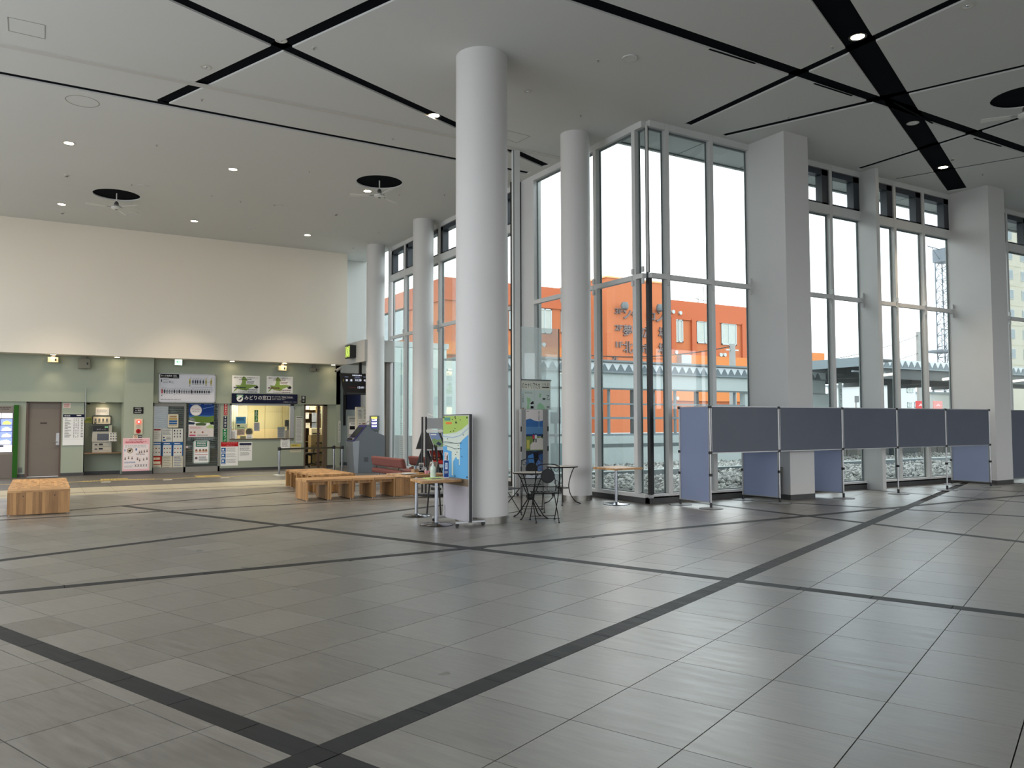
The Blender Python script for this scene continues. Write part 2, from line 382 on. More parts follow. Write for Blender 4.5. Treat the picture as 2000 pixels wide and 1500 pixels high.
# dark lines of the paving and the recessed channels of the ceiling share their plan
def T2(x, y):                      # paving frame -> world
    return (x*math.cos(TA)-y*math.sin(TA), x*math.sin(TA)+y*math.cos(TA))
a_, b_ = math.degrees(TA), math.degrees(TA)+90
P1 = T2(0, 2.865)
LINES = [  # point, angle, from, to, width
    (P1, a_, -6, 16.5, .15), ((.43, 5.13), b_, -6, 3.3, .15), ((3.0, 11.66), b_, -14, 4.62, .15),
    ((2.96, 11.62), a_, -6, 7.2, .15), ((0, 8.3), .6, -4, 17.6, .15), ((1.1, 15.84), a_, -5, 8.2, .12),
    ((0, 14.55), .2, -4, 9.4, .12), ((10.36, 11.0), 90, -14, 0, .15), ((12.45, 8.3), b_, -10, 3, .13),
    ((15.45, 8.5), 90, -10, 2.5, .12), ((17.3, 10.06), b_, -10, 1, .12)]
# ---- floor: separate tiles and border stones near the camera, the far ones joined
SOLID = [[(XA, YB), (40, YB), (40, 40), (XA, 40)]]
M_TILE = slate('slate_tile', (76, 73, 68), (130, 127, 120), r0=.31, r1=.42, bs=.018, spec=1.0, coat=.4)
M_STONE = slate('dark_border_stone', (26, 27, 28), (40, 41, 42), r0=.5, r1=.6, bs=.05, spec=.35)
M_GROUT = mat('grout', (26, 25, 24), .9, noise=(9, .8))
M_BEIGE = mat('beige_tile', (150, 145, 126), .5, noise=(2, .9), bump=(40, .1))
M_DGREY = mat('dark_grey_tile', (82, 80, 78), .5, noise=(2, .88), bump=(40, .1))
fl = MB().box((XW, YS, -.14), (XE, YB+.2, -.012)).box((XW, YB+.2, -.14), (XA+.2, YW+5, -.012))
floor = struct('floor', fl, M_GROUT, org=(0, 0, 0))
floor['_o'] = (0, 0, 0)
floor_rect = [(XW, YS), (XE, YS), (XE, 18.75), (XW, 18.75)]
strips = [strip(*q) for q in LINES]
pieces = []
G = .003
for i in range(-14, 62):
    for j in range(-52, 50):
        if j == 0: continue                           # row 0 is the border itself
        x0 = TOX+.6*i; y0 = (2.94+.6*(j-1)) if j > 0 else 2.79+.6*j
        sq = [T2(x0+G, y0+G), T2(x0+.6-G, y0+G), T2(x0+.6-G, y0+.6-G), T2(x0+G, y0+.6-G)]
        c = inter(sq, floor_rect)
        if not c: continue
        ps = [c]
        for q in strips[1:]+SOLID: ps = minus(ps, q, .0015)
        whole = len(ps) == 1 and abs(area2(ps[0])-area2(sq)) < 1e-5
        for p in ps: pieces.append((p, whole, (x0+.3, y0+.3)))
stones = []
done = []
for k, q in enumerate(LINES):
    p0, ang, t0, t1, w = q
    t = t0
    while t < t1:
        s = [strip(p0, ang, t+G, min(t+.6, t1)-G, w-.004)]
        s = [inter(x, floor_rect) for x in s]; s = [x for x in s if x]
        for e in done+SOLID: s = minus(s, e, .0008)
        stones += s; t += .6
    done.append(strips[k])
def seen(p):
    c = (sum(v[0] for v in p)/len(p), sum(v[1] for v in p)/len(p))
    x, y, w = PR((c[0], c[1], 0))
    return (w > .8 and -60 < x < 2060 and y < 1560), area2(p)/max(w, .5)**3
def lay(items, mat_, name, limit, far_name):
    ranked = sorted(range(len(items)), key=lambda i: -(seen(items[i][0])[1] if seen(items[i][0])[0] else -1))
    near = set(i for i in ranked[:limit] if seen(items[i][0])[0]); far = MB(); whole_me = None
    for i, (p, whole, ctr) in enumerate(items):
        if i in near:
            if whole and whole_me is None:
                h = .3-G
                o = build(name, MB().prism([(-h, -h), (h, -h), (h, h), (-h, h)], -.012, 0), mat_, floor, local=True)
                whole_me = o.data; c = T2(*ctr); o.location = (c[0], c[1], 0); o.rotation_euler = (0, 0, TA)
            elif whole:
                o = bpy.data.objects.new(name, whole_me); COL.objects.link(o); o.parent = floor
                c = T2(*ctr); o.location = (c[0], c[1], 0); o.rotation_euler = (0, 0, TA)
            else: build(name, MB().prism(p, -.012, 0), mat_, floor)
        else: far.prism(p, -.012, 0)
    o = build(far_name, far, mat_, floor); o['kind'] = 'stuff'
lay(pieces, M_TILE, 'tile', 300, 'far_tiles')
lay([(s, False, None) for s in stones], M_STONE, 'border_stone', 150, 'far_border_stones')
def band(name, y0, y1, m, n=1, x1=XA+.1, tile=.6):
    mb = MB()
    for r in range(n):
        a, b = y0+(y1-y0)*r/n, y0+(y1-y0)*(r+1)/n; x = XW
        while x < x1: mb.box((x+.002, a+.002, -.012), (min(x+tile, x1)-.002, b-.002, 0)); x += tile
    o = build(name, mb, m, floor); o['kind'] = 'stuff'; return o
band('beige_tiles', 18.75, 19.35, M_BEIGE); band('dark_line_tiles', 19.35, 19.47, M_DGREY)
band('beige_tiles', 19.47, 20.97, M_BEIGE, 3); band('dark_grey_tiles', 20.97, YW+4.9, M_DGREY, 8)
M_TACT = mat('tactile_yellow', (176, 156, 92), .6, noise=(6, .85))
tl = MB(); x = XW+.2
while x < 8.4:
    tl.box((x, 23.02, 0), (x+.296, 23.13, .004)); x += .3
build('yellow_guide_line', tl, M_TACT, floor)
for X0, X1, Y0, Y1 in ((1.35, 2.0, 23.3, 23.9), (3.7, 4.35, 23.3, 23.9), (6.3, 6.95, 23.3, 23.9), (.9, 1.35, 23.0, 23.3), (2.0, 2.6, 23.0, 23.3)):
    tb = MB(); tb.box((X0, Y0, 0), (X1, Y1, .003))
    u = X0+.04
    while u < X1-.03:
        v = Y0+.04
        while v < Y1-.03: tb.box((u, v, .003), (u+.035, v+.035, .007)); v += .075
        u += .075
    build('tactile_block', tb, M_TACT, floor)
mk = MB()
for x in (1.3, 2.75, 4.2, 5.7): mk.box((x, 22.55, 0), (x+.22, 22.75, .001))
build('floor_sticker', mk, flat(190, 186, 176), floor)
for px, py, r in ((255, 1027, .05), (287, 1026, .05), (330, 1049, .05), (390, 1075, .06), (477, 1108, .05), (577, 1152, .05), (691, 1216, .05), (868, 1316, .05)):
    c = FZ(px, py); s = MB()
    s.prism([(c.x+r*random.uniform(.5, 1)*math.cos(t*PI/5), c.y+.8*r*random.uniform(.5, 1)*math.sin(t*PI/5)) for t in range(10)], 0, .0006)
    build('pale_scuff', s, flat(128, 127, 121), floor)

# ---- ceiling: flat panels between recessed black channels and round fan wells
CH = [((10.17, 7.2), a_, -9, 9.55, .42), ((0, 8.3), .6, -5, 19.5, .24), ((2.94, 11.70), a_, -8, 6.95, .22),
      ((2.94, 11.70), b_, -9, 3.4, .22), ((0, 14.9), .3, -5, 9.3, .17), ((10.38, 8.3), 90, -9, 2.68, .20),
      ((12.5, 8.3), b_, -.1, 2.95, .18), ((12.5, 8.3), b_, -7, -.1, .15), ((15.5, 8.3), 90, -8, 2.7, .16), ((17.3, 10.06), b_, -9, 1.05, .13)]
FANS = [(1.43, 21.49), (6.64, 17.27), (14.55, 7.05)]
cq = [strip(*q) for q in CH]
rects = [[(XW, YS), (XE, YS), (XE, YB+.12), (XW, YB+.12)], [(XW, YB+.12), (XA+.12, YB+.12), (XA+.12, 26.25), (XW, 26.25)]]
cp = list(rects)
for q in cq: cp = minus(cp, q, 1e-4)
for fx, fy in FANS: cp = minus(cp, [(fx+.53*math.cos(2*PI*k/32), fy+.53*math.sin(2*PI*k/32)) for k in range(32)], 1e-6)
ce = MB()
for p in cp: ce.prism(p, ZC, ZC+.028, M_CEIL)
ceiling = struct('ceiling', ce, M_CEIL, org=(0, 0, 0))
vd = MB().box((XW, YS, ZC+.22), (XE, YB+.25, ZC+.5)).box((XW, YB+.25, ZC+.22), (XA+.25, 26.4, ZC+.5))
build('black_void_lining', vd, M_BLACK, ceiling)
# inner lining of channels (black backing just above the panel edge)
bk = MB()
for q in cq: bk.prism(q, ZC+.029, ZC+.05)
for fx, fy in FANS: bk.cyl((fx, fy, ZC+.04), .56, .02, 32)
build('channel_backing', bk, M_BLACK, ceiling)
# short side slots of the lighting track beside the wide channel
for px, py, qx, qy in ((1385, 96, 1475, 124), (1590, 163, 1664, 187), (1745, 200, 1822, 241), (1902, 270, 1956, 286)):
    A, B = FZ(px, py, ZC-.001), FZ(qx, qy, ZC-.001); d = (B-A).normalized(); nn = Vector((d.y, -d.x, 0))*.018
    build('track_slot', MB().prism([(A-nn)[:2], (B-nn)[:2], (B+nn)[:2], (A+nn)[:2]][::-1], ZC-.004, ZC+.001), M_BLACK, ceiling)
# blind box groove across the ceiling
g = MB().box((XW, 13.66, ZC-.012), (XA-.1, 13.80, ZC)); build('blind_housing', g, mat('ceiling_strip', (196, 195, 190), .7, noise=(2, .97)), ceiling)
g = MB().box((XW, 13.80, ZC-.006), (XA-.1, 13.812, ZC)); build('shadow_gap', g, mat('shadow_gap', (80, 78, 74), .9, noise=(2, .9)), ceiling)
# access hatches: a thin raised outline
def outline(pts, w=.012):
    mb = MB(); pts = [Vector(p) for p in pts]
    for i in range(len(pts)):
        p, q = pts[i], pts[(i+1) % len(pts)]; d = (q-p).normalized()*w; nn = Vector((d.y, -d.x, 0))*.5
        mb.prism([(p-nn)[:2], (q-nn)[:2], (q+nn)[:2], (p+nn)[:2]][::-1], ZC-.003, ZC)
    return mb
M_HATCH = mat('hatch_edge', (150, 148, 142), .7, noise=(2, .95))
build('access_hatch', outline([FZ(15, 33, ZC), FZ(88, 49, ZC), FZ(88, 76, ZC), FZ(17, 60, ZC)]), M_HATCH, ceiling)
build('access_hatch', outline([FZ(992, 255, ZC), FZ(1036, 266, ZC), FZ(1009, 279, ZC), FZ(980, 268, ZC)]), M_HATCH, ceiling)
build('round_hatch', outline([(.463+.26*math.cos(k*PI/16), 15.48+.26*math.sin(k*PI/16), ZC) for k in range(32)], .014), M_HATCH, ceiling)

# ---- walls
w = MB()
w.box((XW, YL, 3.41), (8.58, YL+.25, ZC))                      # white upper wall over the ticket office
w.box((XW, YL+.25, 3.41), (8.58, YW+.4, 3.6), M_BULK)          # its soffit
struct('wall_back', w, M_BULK)
SF = 3.41
struct('wall_alcove', MB().box((8.58, 26.2, 3.2), (XA+.3, 26.4, ZC)).box((8.33, YL+.25, 3.6), (8.58, 26.2, ZC)), M_WHITE)
ww = MB().box((XW-.2, YS, 0), (XW, 0, ZC)).box((XW-.2, 0, 0), (XW, YW+4, .3)).box((XW-.2, 0, 6.8), (XW, YW+4, ZC)).box((XW-.2, 24.4, 0), (XW, YW+4, ZC))
y = 0
while y < 24: ww.box((XW-.2, y, .3), (XW, y+.2, 6.8)); y += 3.0
struct('wall_west', ww, M_WHITE)
sw = MB().box((XW, YS-.2, 0), (XE, YS, .3)).box((XW, YS-.2, 5.1), (XE, YS, ZC))
x = XW
while x < XE: sw.box((x, YS-.2, .3), (x+.2, YS, 5.1)); x += 3.0
struct('wall_south', sw, M_WHITE)
struct('wall_east', MB().box((XE, YS, 0), (XE+.2, YB+.3, ZC)), M_WHITE)
# beam over the entrance beside the fourth column
struct('trim_1', MB().box((8.58, 23.5, SF), (XA+.1, 25.3, 4.09)), mat('beam_paint', (182, 182, 178), .7, noise=(1, .96)))
# ticket office front: openings cut as boxes between them
M_SILL = mat('sill_brown', (96, 82, 66), .5, noise=(8, .85))
U = 2.10
def bx(mb, x0, x1, z0, z1, y0=YW, y1=YW+.2, m=None): mb.box((x0, y0, z0), (x1, y1, z1), m)
gx = {k: FY(px, 850, YW).x for k, px in dict(d0=50, d1=119, n0=165, n1=238, p1=296, s1=430, t0=448, t1=573, o0=593, o1=638, e=663).items()}
gf = MB()
bx(gf, XW, gx['p1'], U, SF, YW-.06); bx(gf, gx['p1'], gx['e'], U, SF, YW-.06)
bx(gf, XW, gx['d0'], 0, U); bx(gf, gx['d1'], gx['n0'], 0, U)
bx(gf, gx['n0'], gx['n1'], 0, U, YW+.45, YW+.5)                 # back of the niche
gf.box((gx['n0']-.02, YW, 0), (gx['n0'], YW+.5, U)).box((gx['n1'], YW, 0), (gx['n1']+.02, YW+.5, U))
bx(gf, gx['s1'], gx['t0'], 0, U, YW-.02); bx(gf, gx['t0'], gx['t1'], 0, 1.0, YW-.02); bx(gf, gx['t1'], gx['o0'], 0, U, YW-.02)
bx(gf, gx['o1'], gx['e'], 0, U)
gf.box((gx['e']-.14, YW-.06, 0), (gx['e'], YW+3, SF))
struct('wall_ticket_office', gf, M_GREEN)
struct('wall_ticket_pier', MB().box((gx['n1']+.02, YW-.25, .1), (gx['p1'], YW+.02, SF)), M_GREEN)
struct('wall_gate_passage', MB().box((gx['e'], 27.2, 0), (XA+.3, 27.35, SF)).box((gx['e'], YW+.4, SF), (XA+.3, 27.35, SF+.1)), M_DGREEN)
bb = MB()
for a, b, y in ((XW, gx['d0'], YW), (gx['d1'], gx['n0'], YW), (gx['n0'], gx['n1'], YW+.45), (gx['s1'], gx['o0'], YW-.02), (gx['o1'], gx['e'], YW)):
    bb.box((a, y-.012, 0), (b, y, .09))
bb.box((gx['n1']+.01, YW-.262, 0), (gx['p1']+.01, YW, .1)).box((gx['e'], 27.19, 0), (XA, 27.2, .1))
struct('baseboard_back', bb, M_KERB)

# ---- glazing
M_FR2 = M_FRAME
def brackets(mb, ax, p, g, z):
    for dz in (-.11, .11):
        if ax == 'B': mb.box((p, YB-.035, z+dz-.05), (p+.05, YB, z+dz+.05))
        else: mb.box((XA-.035, p-.05, z+dz-.05), (XA, p, z+dz+.05))
def bay(n_, ax, a, b, cler, tint=M_GLASS):
    """glazed bay from a to b along its wall: frame, transom, two or three panes, dark-sashed clerestory"""
    zt = 4.19; top = 6.0 if cler else 6.98
    def B(mb, p0, p1, d0, d1, z0, z1, m=None):   # d: depth outward from the inner face
        if ax == 'B': mb.box((p0, YB+d0, z0), (p1, YB+d1, z1), m)
        else: mb.box((XA+d0, p0, z0), (XA+d1, p1, z1), m)
    fr = MB(); mw = .1
    near = (a, a+mw) if ax == 'B' else (b-mw, b)
    lo, hi = (a, b)
    B(fr, a, b, 0, .14, .10, .17); B(fr, a, b, 0, .14, 6.98, ZC+.06)
    m0 = (b+.004, b+mw-.004) if ax == 'B' else (a-mw, a)
    if a != 11.24: B(fr, m0[0], m0[1], 0, .14, .10, ZC+.02)
    if cler: B(fr, a, b, 0, .14, 6.0, 6.2)
    o = struct('window_%d' % n_, fr, M_FR2)
    gk = MB()
    for p in ((a, a+.018), (b-.018, b)): B(gk, p[0], p[1], .093, .115, .17, top)
    B(gk, a, b, .085, .125, .17, .19); B(gk, a, b, .085, .125, top-.03, top)
    build('gasket', gk, M_GASKET, o)
    for z0, z1 in ((.19, zt-.05), (zt+.05, top-.03)):
        q = MB(); B(q, a+.02, b-.02, .1, .106, z0, z1); build('pane', q, tint, o)
    t = MB(); B(t, a, b, -.01, .085, zt-.045, zt+.045)
    brackets(t, ax, (b-.055 if b in (12.18, 19.2, 15.72) else b) if ax == 'B' else a, 0, zt)
    build('transom', t, M_FR2, o)
    if cler:
        s = MB(); z0, z1 = 6.22, 6.97
        B(s, a, a+.045, .03, .2, z0, z1); B(s, b-.2, b, .03, .2, z0, z1) if ax == 'B' else B(s, b-.045, b, .03, .2, z0, z1)
        if ax != 'B': B(s, a, a+.12, .03, .2, z0, z1); B(s, b-.15, b, .03, .2, z0, z1)
        B(s, a, b, .03, .2, z1-.12, z1); B(s, a, b, .03, .2, z0, z0+.03)
        build('clerestory_sash', s, M_DARKF, o)
        q = MB(); B(q, a+.05, b-.1, .12, .126, z0+.02, z1-.1); build('clerestory_pane', q, tint, o)
    return o
n_ = 0
WBX = [9.63, 9.95, 11.09, 12.18]            # left of the first pillar
for a, b in ((9.58, 9.95), (10.05, 11.09), (11.19, 12.18)): n_ += 1; bay(n_, 'B', a, b, False)
for a, b in ((12.87, 13.52), (13.62, 14.655), (14.755, 15.72), (15.84, 16.93), (17.03, 18.05), (18.15, 19.2), (19.9, 20.6), (20.7, 21.75), (21.85, 22.9), (23.0, 24.0), (24.1, 25.2), (25.3, 26.3), (27, 28), (28.1, 29.2), (29.3, 30.4), (30.5, 31.9)):
    n_ += 1; bay(n_, 'B', a, b, True)
for a, b, c in ((11.24, 11.44, 0), (11.54, 12.66, 0), (12.76, 13.80, 0), (13.90, 15.01, 0), (15.7, 16.4, 1), (16.5, 17.6, 1), (17.7, 18.75, 1), (18.85, 19.95, 1), (20.05, 21.2, 1), (21.3, 22.42, 1), (22.53, 23.6, 1)):
    n_ += 1; bay(n_, 'A', a, b, bool(c))
struct('wall_glass_pier', MB().box((XA, 15.01, 0), (XA+.2, 15.55, ZC)), M_FRAME)
struct('trim_2', MB().box((XA-.22, 15.55, .05), (XA+.1, 15.68, ZC-.02)), M_BLK)
struct('wall_entrance', MB().box((XA, 23.7, 0), (XA+.2, 26.3, 4.09)).box((XA, 23.7, 4.09), (XA+.2, 23.8, ZC)).box((XA-.12, 23.62, 0), (XA, 23.72, 4.0), mat('entrance_frame', (128, 120, 114), .5, noise=(4, .93))), M_FRAME)
n_ += 1
o = struct('window_%d' % n_, MB().box((XA, 24.95, 4.1), (XA+.14, 25.05, ZC)), M_FRAME)
build('pane', MB().box((XA+.1, 23.8, 4.12), (XA+.106, 26.2, ZC)), M_GLASS, o)
struct('trim_3', MB().box((15.72, YB-.38, 0), (15.84, YB+.14, ZC)), M_FRAME)
# dark steel post at the glass corner, slimmer above the transom
cp_ = MB().box((9.53, YB+.02, .16), (9.61, YB+.10, 4.14)).box((9.545, YB+.04, 4.24), (9.585, YB+.08, 6.99)).box((9.50, YB+.0, 4.24), (9.53, YB+.03, 6.99), M_FRAME)
struct('trim_4', cp_, M_BLK)
struct('baseboard_right', MB().box((XA+.02, YB+.01, 0), (XE, YB+.13, .1)).box((XA+.01, YB, .1), (XE, YB+.03, .125), M_ALU), M_KERB)
struct('baseboard_left', MB().box((XA+.02, YB+.01, 0), (XA+.13, 15.01, .1)).box((XA+.02, 15.7, 0), (XA+.13, 23.6, .1)), M_KERB)
# grey door in the ticket office wall
M_DOOR = mat('grey_door', (110, 101, 91), .55, noise=(2, .95))
dr = struct('door_1', MB().box((gx['d0']+.05, YW+.05, .01), (gx['d1']-.04, YW+.09, U-.03)), M_DOOR)
build('door_frame', MB().box((gx['d0'], YW-.01, 0), (gx['d0']+.05, YW+.12, U)).box((gx['d1']-.04, YW-.01, 0), (gx['d1'], YW+.12, U)).box((gx['d0'], YW-.01, U-.03), (gx['d1'], YW+.12, U)), mat('door_frame', (84, 66, 56), .5, noise=(6, .9)), dr)
h = FY(113, 870, YW); build('lock_plate', MB().box((h.x-.05, YW+.02, .88), (h.x+.03, YW+.05, 1.22)), M_ALU, dr)
build('lever_handle', MB().tube([(h.x-.01, YW+.03, .97), (h.x-.01, YW-.03, .97), (h.x-.12, YW-.03, .97)], .012), M_STEEL, dr)
s = wall_sheet(79, 825, 95, 828, YW+.048); s.lines(0, 0, 1, 1, 1, flat(56, 50, 46), .9); build('door_lettering', s.mb, None, dr)
# ================================================================== COLUMNS AND PILLARS
M_BASEBAND = mat('brushed_base_band', (150, 148, 142), .3, .8, noise=(18, .8, (1, 1, .05)))
def column(x, y, r, label):
    o = thing('round_column', label, 'column', (x, y, 0), 'white round columns')
    build('shaft', MB().lathe([(r, .1), (r, ZC)], (x, y, 0), 64), M_COLUMN, o, smooth=True)
    build('base_band', MB().lathe([(r+.004, 0), (r+.004, .1), (r, .1)], (x, y, 0), 64), M_BASEBAND, o, smooth=True)
column(5.70, 10.52, .395, 'thickest white round column, standing nearest in the middle of the hall')
column(8.83, 12.47, .285, 'slim white round column beside the glass corner and the small round tables')
column(8.97, 19.96, .285, 'slim white round column behind the brochure rack and the maroon seats')
column(8.95, 23.56, .285, 'farthest white round column, behind the grey ticket machine')
def pillar(x0, x1, y0, label):
    o = thing('square_pillar', label, 'pillar', ((x0+x1)/2, y0, 0), 'white square pillars')
    build('shaft', MB().box((x0, y0, .1), (x1, YB+.14, ZC)), M_COLUMN, o)
    build('base_band', MB().box((x0-.004, y0-.004, 0), (x1+.004, YB+.05, .1)), M_KERB, o)
    return o
p_ = pillar(12.18, 12.87, 10.25, 'white square pillar rising behind the second grey partition')
build('grille_plate', MB().box((12.15, 10.42, .1), (12.178, 10.62, .62)), mat('grey_plate', (120, 118, 114), .5, noise=(6, .9)), p_)
pillar(19.2, 19.9, 10.2, 'white square pillar at the far right end of the partition row')

# ================================================================== CEILING FIXTURES
M_LAMP = glow('lamp_warm', (255, 226, 186), 14)
M_LAMPOFF = mat('lamp_off', (214, 214, 208), .35, noise=(9, .95))
M_RING = mat('lamp_ring', (196, 194, 186), .5, noise=(9, .95))
def spot(x, y, z, power, col=(1, .80, .58), ang=76, r=.05):
    d = bpy.data.lights.new('lamp', 'SPOT'); d.energy = power; d.color = col; d.spot_size = math.radians(ang); d.spot_blend = .8; d.shadow_soft_size = r
    o = bpy.data.objects.new('lamp', d); COL.objects.link(o); o.location = (x, y, z); return o
def downlight(x, y, z, lit, label, r=.085, grp='round ceiling downlights', power=60, ring=M_RING):
    o = thing('downlight', label, 'ceiling light', (x, y, z-.03), grp)
    build('trim_ring', MB().lathe([(r, 0), (r+.018, 0), (r+.02, -.006), (r*.92, -.008), (r*.85, -.002)], (x, y, z), 24), ring, o, smooth=True)
    build('lens', MB().lathe([(.0001, -.004), (r*.86, -.003)], (x, y, z), 24), M_LAMP if lit else M_LAMPOFF, o)
    if not lit: build('bulb', MB().lathe([(.001, -.02), (.02, -.012), (.024, -.003)], (x, y, z), 12), M_CHROME, o, smooth=True)
    if lit: spot(x, y, z-.03, power)
    return o
DL = [(.32, 17.95, 'lit downlight at the far left above the round fan well'), (3.49, 18.0, 'lit downlight on the bare ceiling between the two ceiling fans'),
      (6.64, 18.07, 'lit downlight close beside the middle ceiling fan'), (.28, 23.1, 'lit downlight near the white upper wall left of the far fan'),
      (3.49, 23.2, 'lit downlight near the white upper wall, above the fare map'), (6.67, 23.25, 'lit downlight near the white upper wall, closest to the columns')]
for y in (17.95, 23.1): spot(-2.85, y, ZC-.03, 250); build('added_lamp_lens', MB().lathe([(.001, -.004), (.1, -.003)], (-2.85, y, ZC), 20), M_LAMP, ceiling)  # downlight grid continued out of view, added to warm the left ceiling
for x, y, lb in DL: downlight(x, y, ZC, True, lb, .10, power=250)
for x, y, lb in ((10.17, 7.18, 'bright downlight in the widest dark channel at its first crossing'), (17.09, 10.02, 'lit downlight at the far end of the widest dark channel'), (6.06, 13.02, 'lit downlight in the dark channel beside the thickest column')):
    downlight(x, y, ZC+.026, True, lb, .11, 'lit downlights in the dark channels', power=170, ring=M_BLKP)
for px, py, lb, r in ((549, 82, 'unlit downlight at the crossing of two dark channels, upper left', .07), (402, 131, 'unlit chrome downlight left of the crossing channels', .07), (1783, 243, 'unlit downlight inside the widest dark channel', .09),
                   (1031, 179, 'unlit downlight right of the thickest column', .06), (1889, 11, 'unlit downlight at the top right of the ceiling', .08)):
    c = FZ(px, py, ZC); downlight(c.x, c.y, ZC+(.027 if px in (549, 1783) else 0), False, lb, r)
for i, (px, py, r, lb) in enumerate(((1230, 113, .10, 'round white ceiling speaker between the column and the wide channel'), (279, 363, .10, 'round ceiling speaker behind the far left fan'), (545, 402, .10, 'round ceiling speaker left of the middle fan'),
                 (262, 416, .10, 'round ceiling speaker in front of the white upper wall, left'), (492, 446, .10, 'round ceiling speaker in front of the white upper wall, right'))):
    c = FZ(px, py, ZC); o = thing('ceiling_speaker', lb, 'speaker', (c.x, c.y, ZC-.03), 'round ceiling speakers')
    build('rim', MB().lathe([(r, 0), (r+.02, -.002), (r+.018, -.014), (r, -.012)], (c.x, c.y, ZC), 28), M_CEIL, o, smooth=True)
    build('grille', MB().lathe([(.001, -.005), (r, -.009)], (c.x, c.y, ZC), 28), mat('speaker_grille', (112, 111, 106), .7, noise=(90, .8)), o)
for px, py, lb in ((130, 342, 'small smoke detector under the lit downlight at the far left'), (122, 415, 'small smoke detector left of the far fan, near the white wall'), (656, 418, 'small smoke detector right of the middle of the far ceiling'), (1860, 310, 'small smoke detector beside the widest dark channel')):
    c = FZ(px, py, ZC); o = thing('smoke_detector', lb, 'smoke detector', (c.x, c.y, ZC-.05), 'smoke detectors on the ceiling')
    build('base', MB().lathe([(.055, 0), (.055, -.015), (.045, -.022)], (c.x, c.y, ZC), 20), M_RING, o, smooth=True)
    build('sensor', MB().lathe([(.034, -.022), (.03, -.04), (.001, -.045)], (c.x, c.y, ZC), 16), mat('sensor_grey', (120, 118, 112), .5, noise=(20, .8)), o, smooth=True)
spr = None
for px, py in ((306, 283), (414, 382), (470, 393), (604, 334), (613, 93), (767, 270), (868, 380), (780, 380), (740, 454), (690, 484), (536, 400), (394, 194), (1168, 117), (1134, 225), (1626, 91), (1540, 228), (1763, 295), (1919, 340), (257, 360), (1960, 378)):
    c = FZ(px, py, ZC)
    if spr is None:
        spr = thing('sprinkler_head', 'tiny chrome sprinkler head dotted on the white ceiling', 'sprinkler', (c.x, c.y, ZC), 'sprinkler heads on the ceiling')
        build('rose', MB().lathe([(.03, 0), (.028, -.006), (.012, -.008)], (0, 0, 0), 12), M_RING, spr, local=True, smooth=True)
        build('nozzle', MB().lathe([(.008, -.006), (.008, -.03), (.016, -.034), (.001, -.036)], (0, 0, 0), 10), M_STEEL, spr, local=True)
    else: dup(spr, (c.x, c.y, ZC))
M_FANW = mat('fan_white', (212, 212, 206), .4, noise=(6, .96))
def fan(x, y, rot, label):
    o = thing('ceiling_fan', label, 'ceiling fan', (x, y, ZC-.4), 'white ceiling fans hung from round black wells')
    z = ZC-.33
    build('down_rod', MB().tube([(x, y, ZC+.18), (x, y, z+.12)], .014, 10), M_FANW, o, smooth=True)
    build('coupling', MB().lathe([(.02, .17), (.05, .13), (.055, .08), (.03, .06)][::-1], (x, y, z), 20), M_STEEL, o, smooth=True)
    build('motor_housing', MB().lathe([(.001, -.035), (.09, -.03), (.125, -.005), (.125, .03), (.09, .06), (.03, .07)], (x, y, z), 28), M_FANW, o, smooth=True)
    build('dark_cap', MB().lathe([(.001, -.042), (.03, -.038), (.032, -.034)], (x, y, z), 14), M_BLKP, o)
    for k in range(3):
        a = rot+k*2*PI/3; d = Vector((math.cos(a), math.sin(a), 0)); s = Vector((-d.y, d.x, 0)); c = Vector((x, y, z+.01))
        bl = MB(); P = [c+d*.22-s*.045+Vector((0, 0, -.008)), c+d*.68-s*.06+Vector((0, 0, -.016)), c+d*.68+s*.06+Vector((0, 0, .010)), c+d*.22+s*.045+Vector((0, 0, .006))]
        bl.extr(P, (0, 0, .008)); e = build('blade', bl, M_FANW, o)
        ar = MB(); ar.extr([c+d*.10-s*.02, c+d*.25-s*.022, c+d*.25+s*.022, c+d*.10+s*.02], (0, 0, .01)); build('blade_arm', ar, M_STEEL, e)
fan(*FANS[0], -.9, 'white ceiling fan with black well at the far left')
fan(*FANS[1], .6, 'white ceiling fan with black well in the middle, a lit lamp at its blade')
fan(*FANS[2], 2.2, 'white ceiling fan cut off by the right edge of the view')
# soffit lights over the ticket office
for px, py, lb in ((104, 692, 'left soffit light, above the wall lamp box'), (229, 697, 'soffit light left of the pilaster'), (453, 706, 'soffit light between fare map and island posters'), (555, 709, 'soffit light above the ticket counter sign'), (650, 713, 'rightmost soffit light, beside the security camera')):
    c = FY(px, py, 25.55); o = downlight(c.x, 25.5, SF, True, lb, .085, 'soffit lights over the ticket office', power=7)

# ================================================================== TICKET OFFICE FRONT
def solid(name, sh, label, cat, t=.02, base=None, group=None, frame=None, body='sheet_body'):
    """a board or paper on the wall: thickness, optional frame, printed face as a part"""
    tl = sh.tl.copy(); c = sh.P(.5, 1)
    o = thing(name, label, cat, tuple(c), group)
    build('backing', sh.slab(t, None), base or WHT, o)
    if frame:
        fm, fw = frame; mb = MB(); w, h = sh.w, sh.h
        for u0, v0, u1, v1 in ((0, 0, 1, fw/h), (0, 1-fw/h, 1, 1), (0, 0, fw/w, 1), (1-fw/w, 0, 1, 1)):
            mb.extr([sh.P(u0, v0), sh.P(u1, v0), sh.P(u1, v1), sh.P(u0, v1)], sh.n*.006)
        build('frame', mb, fm, o)
    return o
def done_sheet(o, sh, nm='print'): return build(nm, sh.mb, None, o)
YU = YW-.06
